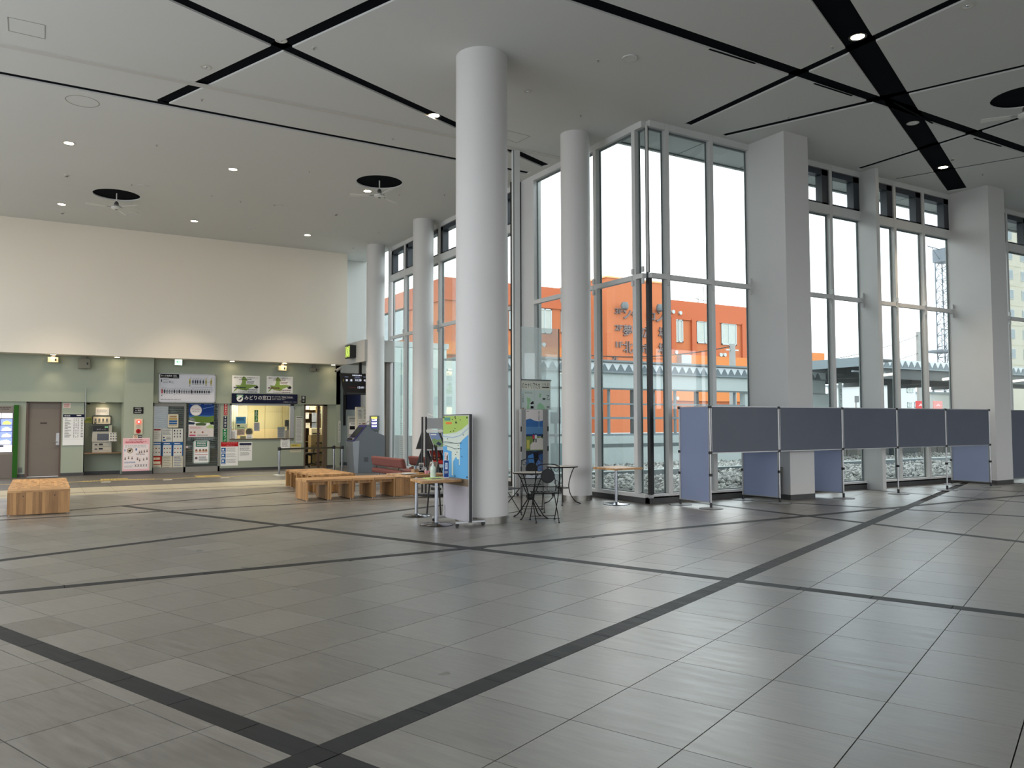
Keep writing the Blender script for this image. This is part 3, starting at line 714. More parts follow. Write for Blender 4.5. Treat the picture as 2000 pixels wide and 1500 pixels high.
# screen with the green upright at the far left
s = wall_sheet(-62, 792, 27, 889, YW); o = solid('information_display', s, 'large lit information display with green upright at the far left edge', 'display', .06, mat('display_case', (120, 112, 104), .5, noise=(3, .95)))
s.lines(.55, .03, .94, .09, 2, flat(60, 54, 50), .5)
S = s; scr = Sheet(s.P(.03, .14, .002), s.ux, s.uy, s.w*.93, s.h*.80, s.n)
E1, E2, E3, E4, E5 = glow('lit_white', (250, 246, 252), 1.2), glow('lit_blue', (132, 150, 224), .85), glow('lit_green', (150, 205, 150), .9), glow('lit_cream', (244, 232, 205), 1.0), glow('lit_lime', (200, 222, 110), .9)
scr.rect(0, 0, 1, 1, flat(40, 36, 62)); sm = scr.mb
for v0, v1, us in ((.01, .14, (.01, .4, .74)), (.16, .31, (.01, .4, .72)), (.32, .47, (.01, .38, .71)), (.48, .63, (.01, .38, .71)), (.64, .80, (.01, .33, .66))):
    for i, u in enumerate(us):
        u1 = us[i+1]-.015 if i < 2 else .99
        scr.rect(u, v0, u1, v1, E1 if v0 < .1 else (E4 if (i+int(v0*10)) % 3 == 1 else E2), 2)
        if v0 > .1: scr.poly([(u+.03, v1-.01), (u+.06, v0+.07), (u1-.12, v0+.04), (u1-.02, v0+.09), (u1-.04, v1-.01)], E3 if i == 1 else (E1 if v0 > .3 else E5), 3)
scr.rect(.01, .81, .99, .99, E1, 2); scr.rect(.55, .82, .80, .86, NAVY, 3); scr.lines(.1, .83, .5, .97, 4, GRY, .35, 3)
build('lit_screen', sm, None, o); done_sheet(o, s)
lo = wall_sheet(-62, 889, 27, 933, YW); build('cabinet', lo.slab(.08, None), mat('display_cabinet', (104, 96, 88), .5, noise=(3, .95)), o)
g_ = wall_sheet(27.5, 791, 33, 934, YW); build('green_upright', g_.slab(.12, None), flat(36, 86, 24), o)
# switch plate
c = FY(39.5, 918, YW); o = thing('wall_socket', 'grey wall socket low beside the grey door', 'socket', (c.x, YW, c.z-.07))
build('plate', MB().box((c.x-.045, YW-.012, c.z-.07), (c.x+.045, YW, c.z+.07)), GRY, o); build('cover', MB().box((c.x-.03, YW-.03, c.z-.05), (c.x+.03, YW-.012, c.z+.03)), mat('socket_cover', (90, 92, 92), .4, noise=(9, .9)), o)
# timetable board
s = wall_sheet(123.5, 809, 163, 869.5, YW); o = solid('timetable_board', s, 'white timetable board with black dots and dark header beside the grey door', 'sign', .02)
s.rect(0, 0, 1, .10, NAVY); s.text('時刻表', .06, .025, .34, .075, WHT, 2); s.lines(.64, .02, .9, .08, 1, WHT, .6)
for r in range(12):
    v = .13+r*.052; s.rect(.05, v, .95, v+.002, LGY, 2); s.lines(.08, v+.013, .40, v+.04, 1, GRY, .8, 2, .6); s.lines(.85, v+.013, .96, v+.04, 1, BLK_P, .7, 2, .3)
    for k, u in enumerate((.52, .62, .72)):
        if (r*5+k*3) % 4 != 1 or k != 1: s.disc(u, v+.028, .022, BLK_P, 2, 10)
s.rect(0, .80, 1, .80+.003, LGY, 2); done_sheet(o, s)
s = wall_sheet(124, 787, 138, 797, YW); o = solid('notice_sticker', s, 'small pale notice with red print above the timetable board', 'sign', .004, flat(206, 186, 176)); s.lines(.1, .12, .9, .9, 4, flat(150, 70, 70), .5); done_sheet(o, s)
# glass blade sign edge above niche
o = thing('glass_divider', 'thin clear glass divider standing at the left edge of the machine niche', 'divider', (gx['n0'], YW-.2, U)); build('pane', MB().box((gx['n0']-.004, YW-.35, 1.6), (gx['n0']+.004, YW-.065, 2.5)), M_GLASS, o); build('rail', MB().box((gx['n0']-.006, YW-.075, 1.6), (gx['n0']+.006, YW-.06, 2.5)), M_ALU, o)
# niche: shelf, reservation machine
sz = FY(200, 884, YW).z
o = thing('wooden_shelf', 'wooden shelf spanning the niche below the small machine', 'shelf', ((gx['n0']+gx['n1'])/2, YW+.2, sz-.03)); build('board', MB().box((gx['n0'], YW+.02, sz-.03), (gx['n1'], YW+.45, sz)), M_TBL, o)
build('edge_strip', MB().box((gx['n0'], YW+.005, sz-.035), (gx['n1'], YW+.02, sz+.002)), mat('shelf_edge', (112, 88, 62), .5, noise=(8, .9)), o)
a, b = FY(181, 831, YW+.12), FY(218, 882, YW+.12)
o = thing('ticket_vending_terminal', 'small grey terminal with black screen and keypad on the niche shelf', 'machine', ((a.x+b.x)/2, YW+.2, sz))
Mm = mat('terminal_grey', (168, 164, 150), .5, noise=(6, .93))
build('housing', MB().box((a.x, YW+.12, sz), (b.x, YW+.44, a.z)), Mm, o, bevel=.008)
s = Sheet((a.x, YW+.12, a.z), (1, 0, 0), (0, 0, -1), b.x-a.x, a.z-sz, (0, -1, 0))
f = MB(); f.extr([s.P(.0, .0), s.P(.82, 0), s.P(.82, .22), s.P(0, .22)], s.n*.01); build('black_head', f, M_BLKP, o)
s.text('JRきっぷ', .2, .12, .68, .18, LGY, 12)
for u in (.62, .68, .74): s.rect(u, .05, u+.04, .07, glow('led_green', (150, 230, 150), 1.5), 12)
f = MB(); f.extr([s.P(-.02, .27), s.P(.92, .27), s.P(.92, .60), s.P(-.02, .60)], s.n*.03); build('screen_bezel', f, Mm, o)
f = MB(); f.extr([s.P(.24, .30), s.P(.88, .30), s.P(.88, .55), s.P(.24, .55)], s.n*.034); build('screen', f, mat('dark_screen', (20, 26, 38), .15), o)
for v in (.64, .80):
    f = MB(); f.extr([s.P(.04, v), s.P(.96, v), s.P(.96, v+.13), s.P(.04, v+.13)], s.n*.012); d_ = build('drawer', f, Mm, o)
    f = MB(); f.extr([s.P(.12, v+.05), s.P(.26, v+.05), s.P(.26, v+.09), s.P(.12, v+.09)], s.n*.016); f.extr([s.P(.34, v+.03), s.P(.54, v+.03), s.P(.54, v+.09), s.P(.34, v+.09)], s.n*.016); build('slot', f, M_BLKP, d_)
done_sheet(o, s)
a, b = FY(213, 845, YW+.05), FY(228, 862, YW+.05)
k = MB().box((a.x, YW+.05, b.z), (b.x, YW+.08, a.z)); kp = build('keypad', k, flat(206, 202, 190), o)
f = MB()
for i in range(4):
    for j in range(3): f.box((a.x+.03+j*.07, YW+.042, a.z-.05-i*.075), (a.x+.07+j*.07, YW+.05, a.z-.015-i*.075))
build('keys', f, GRY, kp)
s = wall_sheet(180.5, 812, 217, 829, YW+.42); o = solid('instruction_panel', s, 'cream instruction panel with four little pictures above the niche terminal', 'sign', .02, CRM, frame=(M_BLKP, .02))
for i in range(4): s.rect(.12+i*.2, .32, .22+i*.2, .62, GRY, 8); s.lines(.1+i*.2, .68, .26+i*.2, .8, 1, BLK_P, .6, 8)
s.rect(.1, .8, .2, .9, BLK_P, 8); done_sheet(o, s)
s = wall_sheet(187, 796, 213, 811, YW+.44); o = solid('paper_notice', s, 'plain white paper lit by the niche lamp', 'notice', .003); s.lines(.08, .2, .9, .7, 3, LGY, .4); done_sheet(o, s)
s = wall_sheet(166, 815, 180, 826, YW+.44); o = solid('paper_notice', s, 'small yellow green note left in the machine niche', 'notice', .003, flat(186, 190, 110)); s.lines(.08, .2, .9, .8, 3, GRN, .4); done_sheet(o, s)
c = FY(201.5, 793.5, YW+.25); downlight(c.x, YW+.24, U, True, 'little lamp inside the ceiling of the machine niche', .07, None, 5) 
nt_ = MB(); bx(nt_, gx['n0'], gx['n1'], U, U+.05, YW, YW+.5); struct('trim_5', nt_, M_GREEN)
c = FY(173, 791, YW+.25); o = thing('dome_camera', 'small black dome camera in the upper corner of the niche', 'camera', (c.x, YW+.25, U-.05)); build('dome', MB().lathe([(.001, -.06), (.035, -.045), (.05, -.01), (.05, 0)], (c.x, YW+.25, U), 16), M_BLKP, o, smooth=True); build('collar', MB().lathe([(.05, -.01), (.058, -.01), (.058, 0)], (c.x, YW+.25, U), 16), M_RING, o)
# pilaster: sign, alarm, sticker, poster
YP = YW-.25
s = wall_sheet(260.5, 795, 280, 808, YP); o = solid('direction_sign', s, 'small black sign with white print high on the pilaster', 'sign', .01, BLK_P); s.lines(.15, .12, .85, .3, 1, LGY, .6); s.text('← 時刻', .2, .38, .8, .62, WHT); s.lines(.1, .74, .9, .9, 1, LGY, .6); done_sheet(o, s)
s = wall_sheet(262, 818, 278, 848, YP); o = solid('fire_alarm', s, 'cream fire alarm plate with glowing red lamp and red push button', 'fire alarm', .03, flat(206, 196, 172))
c = s.P(.52, .2, 0); build('indicator_lamp', MB().add([], [], None).tube([c, c+Vector((0, -.03, 0))], .06, 16), glow('red_lamp', (255, 60, 50), 2.2), o, smooth=True)
c2 = c+Vector((0, -.031, 0)); build('lamp_core', MB().tube([c2, c2+Vector((0, -.012, 0))], .025, 12), glow('red_lamp_core', (255, 190, 180), 3), o)
c = s.P(.5, .5, 0); build('speaker_grille', MB().tube([c, c+Vector((0, -.008, 0))], .06, 16), flat(182, 174, 156), o)
c = s.P(.5, .8, 0); build('push_button', MB().tube([c, c+Vector((0, -.02, 0))], .065, 16), RED, o, smooth=True)
c = c+Vector((0, -.02, 0)); build('button_centre', MB().tube([c, c+Vector((0, -.006, 0))], .03, 12), flat(120, 20, 24), o)
s = wall_sheet(260, 849.5, 278, 856, YP); o = solid('no_smoking_sign', s, 'small no smoking sticker under the fire alarm', 'sign', .004, CRM); s.rect(.5, .08, .98, .92, BLK_P); s.text('禁煙', .56, .3, .92, .7, WHT); s.disc(.25, .5, .18, RED, 2, 16); s.disc(.25, .5, .14, CRM, 3, 16); s.poly([(.14, .25), (.19, .2), (.37, .75), (.32, .8)], RED, 4); done_sheet(o, s)
s = wall_sheet(240, 856, 291.5, 926, YP); o = solid('mask_poster', s, 'large poster with pink hatched border on the pilaster', 'poster', .006, flat(226, 176, 180))
for i in range(22):
    for v in (.0, .975): s.poly([(i/22, v+.022), (i/22+.018, v+.003), (i/22+.036, v+.003), (i/22+.018, v+.022)], flat(238, 232, 228), 2)
for i in range(30):
    for u in (.0, .975): s.poly([(u, i/30+.02), (u+.02, i/30+.008), (u+.02, i/30+.018), (u, i/30+.03)], flat(238, 232, 228), 2)
s.rect(.04, .17, .96, .85, flat(224, 214, 212), 2); s.text('駅をご利用のお客様へ', .24, .03, .76, .065, flat(60, 24, 34), 3); s.lines(.1, .09, .9, .14, 2, RED, .5, 3)
s.rect(.07, .30, .10, .36, BLU, 3); s.rect(.47, .28, .52, .34, BLU, 3)
s.disc(.27, .34, .11, flat(120, 96, 70), 3); s.disc(.27, .34, .085, flat(228, 220, 200), 4); s.poly([(.2, .32), (.34, .30), (.3, .37), (.22, .38)], flat(70, 54, 44), 5)
for i, (u, v) in enumerate(((.62, .36), (.7, .35), (.8, .34), (.9, .33), (.1, .53), (.22, .51), (.35, .52), (.55, .54), (.63, .58), (.78, .56), (.9, .54))):
    s.disc(u, v, .028, flat(176, 160, 150), 3, 10); s.rect(u-.025, v+.02, u+.025, v+.06, flat(110, 92, 84), 3)
s.lines(.08, .20, .92, .27, 2, LGY, .5, 3); s.lines(.5, .43, .9, .47, 2, flat(90, 80, 80), .5, 3); s.lines(.07, .645, .5, .69, 2, BLU, .5, 3); s.lines(.07, .75, .4, .81, 3, LGY, .5, 3)
for i in range(5):
    u = .45+i*.1; s.poly([(u, .72), (u+.015, .72), (u+.07, .79), (u+.055, .79)], BLK_P, 3); s.poly([(u+.055, .72), (u+.07, .72), (u+.015, .79), (u, .79)], BLK_P, 3)
done_sheet(o, s)
# shutter bay
sx0, sx1 = gx['p1'], gx['s1']
sh = struct('wall_shutter_bay', MB().box((sx0, YW+.16, 0), (sx1, YW+.2, U)), mat('shutter_grey', (112, 112, 108), .55, .3, noise=(4, .92)))
z = .14; sl = MB(); cnt = 0; base = None
while z < U-.05:
    mb = MB(); pr = [(sx0+.03, YW+.16, z), (sx0+.03, YW+.135, z+.01), (sx0+.03, YW+.135, z+.045), (sx0+.03, YW+.16, z+.055)]
    if base is None: base = build('shutter_slat', mb.extr(pr, (sx1-sx0-.06, 0, 0)), mat('shutter_grey', (0, 0, 0)), sh)
    else:
        q = bpy.data.objects.new('shutter_slat', base.data); COL.objects.link(q); q.parent = sh; q.location = (0, 0, z-.14)
    z += .06
fr = MB(); zz = .11
for x in (sx0, FY(359, 850, YW).x, sx1-.06): fr.box((x, YW, 0), (x+.06, YW+.1, U))
fr.box((sx0, YW, 0), (sx1, YW+.1, .16)).box((sx0, YW, U-.10), (FY(359, 850, YW).x, YW+.1, U))
dd = struct('door_2', fr, mat('alu_door_frame', (138, 136, 128), .45, .4, noise=(5, .93)))
build('pane', MB().box((sx0+.06, YW+.04, .16), (FY(359, 850, YW).x, YW+.046, U-.1)), M_GLASS, dd); build('pane', MB().box((FY(359, 850, YW).x+.06, YW+.06, .16), (sx1-.06, YW+.066, U)), M_GLASS, dd)
c = FY(365, 873, YW+.04); build('lock_knob', MB().tube([c, c+Vector((0, -.03, 0))], .035, 14), flat(190, 176, 176), dd, smooth=True)
bar = MB(); ba, bb_ = FY(365, 857, YW+.11), FY(423, 857, YW+.11); x = ba.x
while x < bb_.x: bar.box((x, YW+.10, ba.z-.03), (x+.025, YW+.13, ba.z+.03)); x += .05
build('louvre_bar', bar, mat('shutter_louvre', (150, 148, 144), .5, noise=(5, .9)), dd)
grp = 'notices in a grid on the shutter window'
us = ((295, 315), (317, 336), (337.5, 357)); vs = ((837, 863), (864, 890), (891, 918))
desc = [['white notice with dark red heading, top left of the nine on the shutter window', 'white notice with rows of print, top middle of the nine on the shutter window', 'white notice with small icons, top right of the nine on the shutter window'],
        ['blue headed notice, left of the middle row on the shutter window', 'blue headed notice, centre of the middle row on the shutter window', 'blue headed notice, right of the middle row on the shutter window'],
        ['red blocked notice, bottom left of the nine on the shutter window', 'cream notice, bottom middle of the nine on the shutter window', 'cream notice with blue lines, bottom right of the nine on the shutter window']]
for r in range(3):
    for k in range(3):
        s = wall_sheet(us[k][0], vs[r][0], us[k][1], vs[r][1], YW+.035)
        o = solid('paper_notice', s, desc[r][k], 'notice', .003, flat(204, 204, 196) if r < 2 else flat(200, 194, 172), group=grp)
        if r == 0:
            if k == 0: s.rect(.08, .04, .92, .14, flat(130, 30, 36)); s.lines(.1, .25, .9, .85, 4, GRY, .25)
            elif k == 1: s.lines(.08, .08, .92, .5, 6, GRY, .5); s.rect(.1, .62, .25, .72, NAVY); s.lines(.4, .62, .9, .9, 3, GRY, .5); s.rect(.08, .8, .35, .92, BLU)
            else:
                for i in range(9): s.rect(.12+(i % 3)*.28, .1+(i//3)*.22, .24+(i % 3)*.28, .22+(i//3)*.22, NAVY if i in (0, 5) else GRY)
        elif r == 1:
            s.rect(0, 0, 1, .2, BLU); s.rect(0, .2, .08, 1, BLU); s.rect(.92, .2, 1, 1, BLU); s.lines(.15, .06, .9, .16, 1, WHT, .7)
            for i in range(6): s.disc(.22+(i % 3)*.28, .45+(i//3)*.3, .07, flat(150, 70, 50) if (i+k) % 2 else GRY, 2, 10)
        else:
            if k == 0: s.rect(0, 0, 1, .62, RED); s.lines(.12, .1, .9, .3, 1, CRM, .8); s.poly([(.1, .4), (.3, .34), (.3, .38), (.9, .38), (.9, .56), (.3, .56), (.3, .6)], CRM, 2); s.lines(.1, .7, .9, .95, 3, GRY, .4)
            else: s.lines(.1, .06, .9, .9, 7, BLU if k == 2 else GRY, .35)
        done_sheet(o, s)
s = wall_sheet(328, 809, 348, 835, YW+.035); o = solid('paper_notice', s, 'single framed paper with ochre and blue blocks above the nine notices', 'notice', .005, flat(206, 200, 176), frame=(CRM, .02))
for i, m in enumerate((TAN, flat(180, 150, 80), BLU, BLU, TAN)): s.rect(.12+.05*(i == 0), .12+i*.17, .88-.05*(i == 0), .12+i*.17+(.12 if i < 4 else .04), m, 8)
done_sheet(o, s)
s = wall_sheet(369, 788, 417, 853, YW+.04); o = solid('travel_poster', s, 'tall travel poster of green capes under deep blue sky on the shutter', 'poster', .004)
s.rect(0, 0, 1, .36, flat(28, 62, 128)); s.rect(0, .36, 1, .42, flat(60, 110, 160), 1); s.poly([(0, .42), (.3, .37), (.75, .40), (1, .36), (1, .58), (.6, .58), (.2, .54), (0, .5)], flat(96, 122, 54), 2)
s.poly([(0, .40), (.2, .44), (.28, .52), (.05, .5)], flat(128, 132, 130), 3); s.poly([(0, .54), (.25, .57), (.22, .63), (0, .63)], flat(40, 52, 72), 3); s.poly([(.26, .6), (.5, .57), (.72, .6), (.66, .66), (.3, .66)], flat(78, 96, 62), 3); s.poly([(.82, .57), (1, .54), (1, .64), (.88, .63)], flat(24, 30, 34), 3)
s.rect(0, .66, 1, 1, flat(208, 200, 196), 2); s.poly([(.68, .72), (.85, .62), (1, .68), (1, .75), (.8, .74)], flat(170, 190, 130), 4)
s.disc(.28, .20, .235, flat(206, 196, 190), 3, 28); s.disc(.28, .20, .21, flat(228, 222, 216), 4, 28); s.text('てっぺん', .12, .14, .44, .20, flat(176, 60, 50), 5); s.text('まるごと', .15, .215, .42, .26, flat(50, 50, 56), 5)
s.text('SOYA', .60, .015, .92, .04, flat(150, 176, 214), 4); s.lines(.06, .018, .5, .04, 1, flat(150, 176, 214), .8, 4, .05)
s.poly([(.55, .15), (.75, .11), (.98, .08), (.98, .095), (.76, .125), (.56, .165)], flat(120, 150, 200), 3)
s.lines(.05, .70, .6, .76, 3, flat(190, 120, 120), .4, 4)
for u in (.1, .24, .56): s.disc(u, .86, .04, flat(160, 96, 84), 4, 10)
s.rect(.04, .93, .28, .975, flat(186, 80, 110), 4); s.lines(.35, .94, .8, .97, 1, GRY, .6, 4); done_sheet(o, s)
s = wall_sheet(377, 860, 409, 905, YW+.03); o = solid('framed_notice', s, 'framed notice with green heading low on the shutter door', 'notice', .012, frame=(flat(150, 164, 156), .035))
s.rect(.16, .03, .84, .27, flat(16, 96, 80), 8)
for i, t in enumerate(('感染症対策のため', '換気を行って', 'おります')): s.lines(.22, .06+i*.07, .8, .11+i*.07, 1, WHT, .7, 9, .1)
for u in (.2, .42, .62, .78): s.disc(u, .46, .09, flat(206, 170, 150), 8, 12); s.disc(u, .42, .06, flat(120, 84, 60), 9, 10)
s.lines(.12, .6, .9, .64, 1, RED, .5, 8); s.disc(.2, .76, .08, flat(110, 90, 96), 8); s.lines(.36, .69, .9, .9, 5, GRY, .4, 8); done_sheet(o, s)
# fare map
s = wall_sheet(310.5, 729, 420, 787, YU); o = solid('fare_map_board', s, 'wide white fare map board with line diagram above the shutters', 'sign', .05, flat(206, 206, 212), frame=(M_ALU, .03))
s.rect(.02, .02, .345, .165, BLK_P, 8); s.text('きっぷ運賃表', .035, .05, .225, .11, WHT, 9); s.text('路線図', .245, .045, .30, .085, WHT, 9); s.lines(.04, .13, .2, .15, 1, LGY, .6, 9); s.lines(.245, .1, .33, .15, 2, LGY, .5, 9)
for u, v, w_, h_ in ((.035, .21, .13, .15), (.18, .26, .07, .10)): s.lines(u+.03, v, u+w_, v+h_, 3, GRY, .3, 8); s.rect(u, v, u+.014, v+h_*.6, BLK_P, 8); s.rect(u+w_, v-.01, u+w_+.002, v+h_, LGY, 8)
s.rect(.07, .615, .92, .623, flat(90, 96, 110), 8); s.rect(.53, .45, .93, .457, flat(90, 96, 110), 8); s.rect(.93, .45, .934, .62, flat(90, 96, 110), 8); s.rect(.528, .38, .532, .455, flat(90, 96, 110), 8)
s.rect(.53, .27, .9, .275, flat(90, 96, 110), 8)
def station(u, v, m, big, tall=.10):
    s.rect(u-.011, v-tall/2, u+.011, v+tall/2, m, 9)
    s.poly([(u-.005, v-tall/2-.02), (u+.028, v-tall/2-.075), (u+.030, v-tall/2-.07), (u, v-tall/2-.015)], GRY, 9); s.lines(u-.012, v+tall/2+.02, u+.016, v+tall/2+.045, 1, GRY, .7, 9, .1)
    for dv in (-.028, .022): s.rect(u-.009, v+dv, u+.009, v+dv+.022, BLK_P, 10)
for i in range(21): station(.055+i*.0425 if i < 13 else .05+i*.0415, .62, flat(190, 70, 84) if i == 0 else (flat(60, 60, 66) if i in (1, 5, 7, 12, 14, 15, 16, 17, 18, 20) else flat(150, 150, 154)), 0, .15 if i == 0 else (.12 if i in (1, 5, 7, 12) else .085))
for i, u in enumerate((.535, .59, .635, .672, .72, .775, .825, .915)): station(u, .27, flat(180, 168, 60) if i in (0, 6, 7) else flat(70, 80, 100), 0, .19 if i in (0, 6, 7) else .12)
s.poly([(.05, .75), (.065, .78), (.035, .78)], BLK_P, 9); s.lines(.035, .885, .43, .93, 2, GRY, .4, 8); done_sheet(o, s)
# exit sign hung from the soffit
a, b = FY(341.5, 700, YU-.12), FY(356, 713.5, YU-.12)
o = thing('exit_sign', 'square green and white exit arrow sign hung from the soffit', 'exit sign', ((a.x+b.x)/2, YU-.1, b.z))
build('case', MB().box((a.x, YU-.12, b.z), (b.x, YU-.06, a.z)), flat(190, 200, 190), o); build('hanger', MB().box((a.x+.08, YU-.10, a.z), (b.x-.08, YU-.08, SF)), WHT, o)
s = Sheet((a.x, YU-.12, a.z), (1, 0, 0), (0, 0, -1), b.x-a.x, a.z-b.z, (0, -1, 0))
s.rect(.02, .02, .98, .98, glow('exit_white', (226, 250, 232), 1.3)); GE = glow('exit_green', (60, 176, 110), .8); s.poly([(.18, .5), (.48, .24), (.58, .24), (.36, .46), (.84, .46), (.84, .56), (.36, .56), (.58, .78), (.48, .78)], GE, 2); s.rect(.66, .80, .84, .86, GE, 2); done_sheet(o, s, 'arrow_face')
# two island posters
ISL = [(.42, .03), (.5, .12), (.53, .22), (.60, .40), (.72, .50), (.93, .55), (.74, .66), (.62, .73), (.52, .87), (.38, .84), (.2, .76), (.10, .90), (.06, .96), (.08, .84), (.18, .68), (.12, .55), (.3, .56), (.36, .36), (.34, .16)]
for (q, lb, tc_) in (((453.5, 733, 507, 768), 'left of the two white posters with a green island and black print', flat(40, 44, 60)), ((521, 734.5, 571.5, 768.5), 'right of the two white posters with a green island and brown print', flat(90, 50, 50))):
    s = wall_sheet(*q, YU); o = solid('island_poster', s, lb, 'poster', .004, group='green island posters over the ticket counter')
    s.poly(ISL, flat(126, 152, 78))
    s.text('稚内～札幌', .06, .07, .44, .16, tc_, 3); s.text('往復割引きっぷ', .52, .07, .94, .16, tc_, 3); s.lines(.25, .2, .75, .25, 1, tc_, .7, 3)
    s.rect(.5, .30, .86, .5, flat(232, 232, 228), 3); s.lines(.52, .32, .84, .48, 3, tc_, .55, 4); s.poly([(.84, .62), (.9, .56), (.96, .66), (.9, .74), (.82, .72), (.78, .64)], BLK_P, 3)
    s.lines(.06, .66, .5, .74, 1, tc_, .9, 3, .05)
    s.text('13,310円', .24, .78, .55, .86, tc_, 4); s.text('14,680円', .24, .9, .55, .98, tc_, 4); s.lines(.57, .79, .93, .85, 1, tc_, .8, 4, .05); s.lines(.57, .91, .93, .97, 1, tc_, .8, 4, .05); done_sheet(o, s)
# ticket counter sign
s = wall_sheet(452.5, 768.5, 580, 788.5, YU); o = solid('ticket_counter_sign', s, 'long navy ticket counter sign reading みどりの窓口', 'sign', .06, flat(14, 20, 48))
s.poly([(.065, .12), (.165, .12), (.165, .5), (.16, .66), (.145, .8), (.115, .88), (.085, .8), (.07, .66), (.065, .5)], flat(70, 140, 96), 3)
s.disc(.115, .55, .047, WHT, 4, 22); s.poly([(.085, .66), (.11, .56), (.125, .42), (.148, .38), (.14, .55), (.12, .68)], flat(30, 34, 50), 5); s.lines(.072, .14, .16, .22, 1, WHT, .8, 5, .02)
s.text('みどりの窓口', .185, .17, .58, .64, WHT, 4); s.text('(きっぷうりば)', .595, .22, .73, .36, WHT, 4); s.text('Ticket Counter', .748, .22, .925, .36, WHT, 4); s.rect(.595, .43, .935, .45, LGY, 4)
s.text('售票处  發售處  매표소', .595, .50, .81, .62, LGY, 4); s.text('営業時間', .78, .78, .85, .90, LGY, 4); s.text('5:10～17:40', .86, .78, .985, .90, LGY, 4); done_sheet(o, s)
a = FY(588.5, 773, YU); o = thing('projecting_sign', 'small black projecting sign above the office doorway', 'sign', (a.x, YU-.15, a.z-.36))
a2, b2 = FY(589, 773, YU-.2), FY(596.5, 787.5, YU-.2)
build('panel', MB().box((a2.x, YU-.22, b2.z), (b2.x, YU-.19, a2.z)), BLK_P, o); build('bracket', MB().box((a2.x, YU-.2, b2.z+.05), (a2.x+.02, YU, b2.z+.1)), M_STEEL, o)
s = Sheet((a2.x, YU-.22, a2.z), (1, 0, 0), (0, 0, -1), b2.x-a2.x, a2.z-b2.z, (0, -1, 0)); s.rect(.2, .1, .7, .42, LGY, 1); s.lines(.2, .55, .8, .9, 3, LGY, .5, 1); done_sheet(o, s)
# wall boxes under the soffit
def wall_box(q, label, lit):
    a, b = FY(q[0], q[1], YU-.18), FY(q[2], q[3], YU-.18)
    o = thing('wall_speaker', label, 'speaker', ((a.x+b.x)/2, YU-.1, b.z), 'box speakers under the soffit')
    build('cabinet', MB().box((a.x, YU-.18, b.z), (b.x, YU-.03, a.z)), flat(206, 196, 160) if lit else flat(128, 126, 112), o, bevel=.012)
    build('logo_plate', MB().box((b.x-.09, YU-.185, (a.z+b.z)/2-.03), (b.x-.05, YU-.18, (a.z+b.z)/2+.03)), M_BLKP, o)
    build('bracket', MB().box(((a.x+b.x)/2-.05, YU-.15, a.z), ((a.x+b.x)/2+.05, YU-.05, SF)).box((a.x+.04, YU-.03, b.z+.06), (b.x-.04, YU, a.z-.03)), mat('bracket_grey', (120, 118, 108), .5, noise=(9, .9)), o)
wall_box((93, 697, 114, 708), 'box speaker in a lit tone, right under the leftmost soffit lights', True)
wall_box((153, 700, 176, 720), 'larger box speaker in a shaded tone on the wall above the machine niche', False)
wall_box((544, 714, 560, 724), 'box speaker in a lit tone above the right island poster', True)
wall_box((607, 718, 622, 726), 'small box speaker in a shaded tone above the office doorway', False)
a = FY(656, 722, 25.4); o = thing('security_camera', 'white security camera on a bracket under the soffit end', 'camera', (a.x, 25.4, a.z-.05))
build('mount', MB().tube([(a.x, 25.4, SF), (a.x, 25.4, a.z+.04)], .02, 8).tube([(a.x, 25.4, a.z+.04), (a.x+.05, 25.35, a.z)], .015, 8), M_BLKP, o)
build('barrel', MB().tube([(a.x+.12, 25.3, a.z+.05), (a.x-.06, 25.2, a.z-.06)], .045, 12), flat(196, 194, 186), o, smooth=True); build('lens', MB().tube([(a.x-.06, 25.2, a.z-.06), (a.x-.075, 25.19, a.z-.07)], .035, 12), M_BLKP, o)
# vertical strips left of the ticket window
for (q, m, t, lb) in (((437.5, 789, 444, 811), RED, '精算窓口', 'red vertical strip sign above the other two strips'), ((436.5, 813, 443.5, 836), NAVY, '定期券', 'navy vertical strip sign between red and green strips'), ((435, 838, 443, 864), GRN, 'きっぷ', 'green vertical strip sign lowest of the three strips beside the window')):
    s = wall_sheet(*q, YW-.02); o = solid('strip_sign', s, lb, 'sign', .004, m, group='vertical strip signs left of the ticket window'); s.disc(.5, .08, .2, WHT, 2, 10); s.vtext(t, .22, .2, .78, .95, WHT, 2); done_sheet(o, s)
s = wall_sheet(431.5, 863.5, 464.5, 909, YW-.02); o = solid('information_poster', s, 'white poster with red heading and three blue squares below the ticket window', 'poster', .004)
s.rect(0, 0, 1, .19, RED); s.text('ご利用にあたって', .3, .12, .75, .15, WHT, 2); s.lines(.08, .03, .92, .08, 1, flat(216, 130, 130), .5, 2)
for i in range(3): s.rect(.03, .24+i*.24, .28, .45+i*.24, BLU, 2); s.disc(.13, .32+i*.24, .06, WHT, 3, 10); s.rect(.06, .40+i*.24, .24, .42+i*.24, WHT, 3); s.lines(.32, .25+i*.24, .95, .43+i*.24, 4, GRY, .3, 2)
done_sheet(o, s)
s = wall_sheet(466, 864, 492, 899.5, YW-.02); o = solid('paper_notice', s, 'white notice with navy heading right of the red headed poster', 'notice', .003); s.rect(.06, .04, .95, .15, NAVY); s.lines(.08, .18, .94, .5, 5, GRY, .4); s.lines(.1, .55, .9, .75, 3, BLK_P, .3); done_sheet(o, s)
s = wall_sheet(548, 856.5, 566, 875, YW-.03); o = solid('paper_notice', s, 'white notice hung under the right end of the ticket window', 'notice', .003); s.lines(.2, .1, .8, .2, 1, BLK_P, .8); s.lines(.15, .35, .85, .9, 4, GRY, .35); done_sheet(o, s)
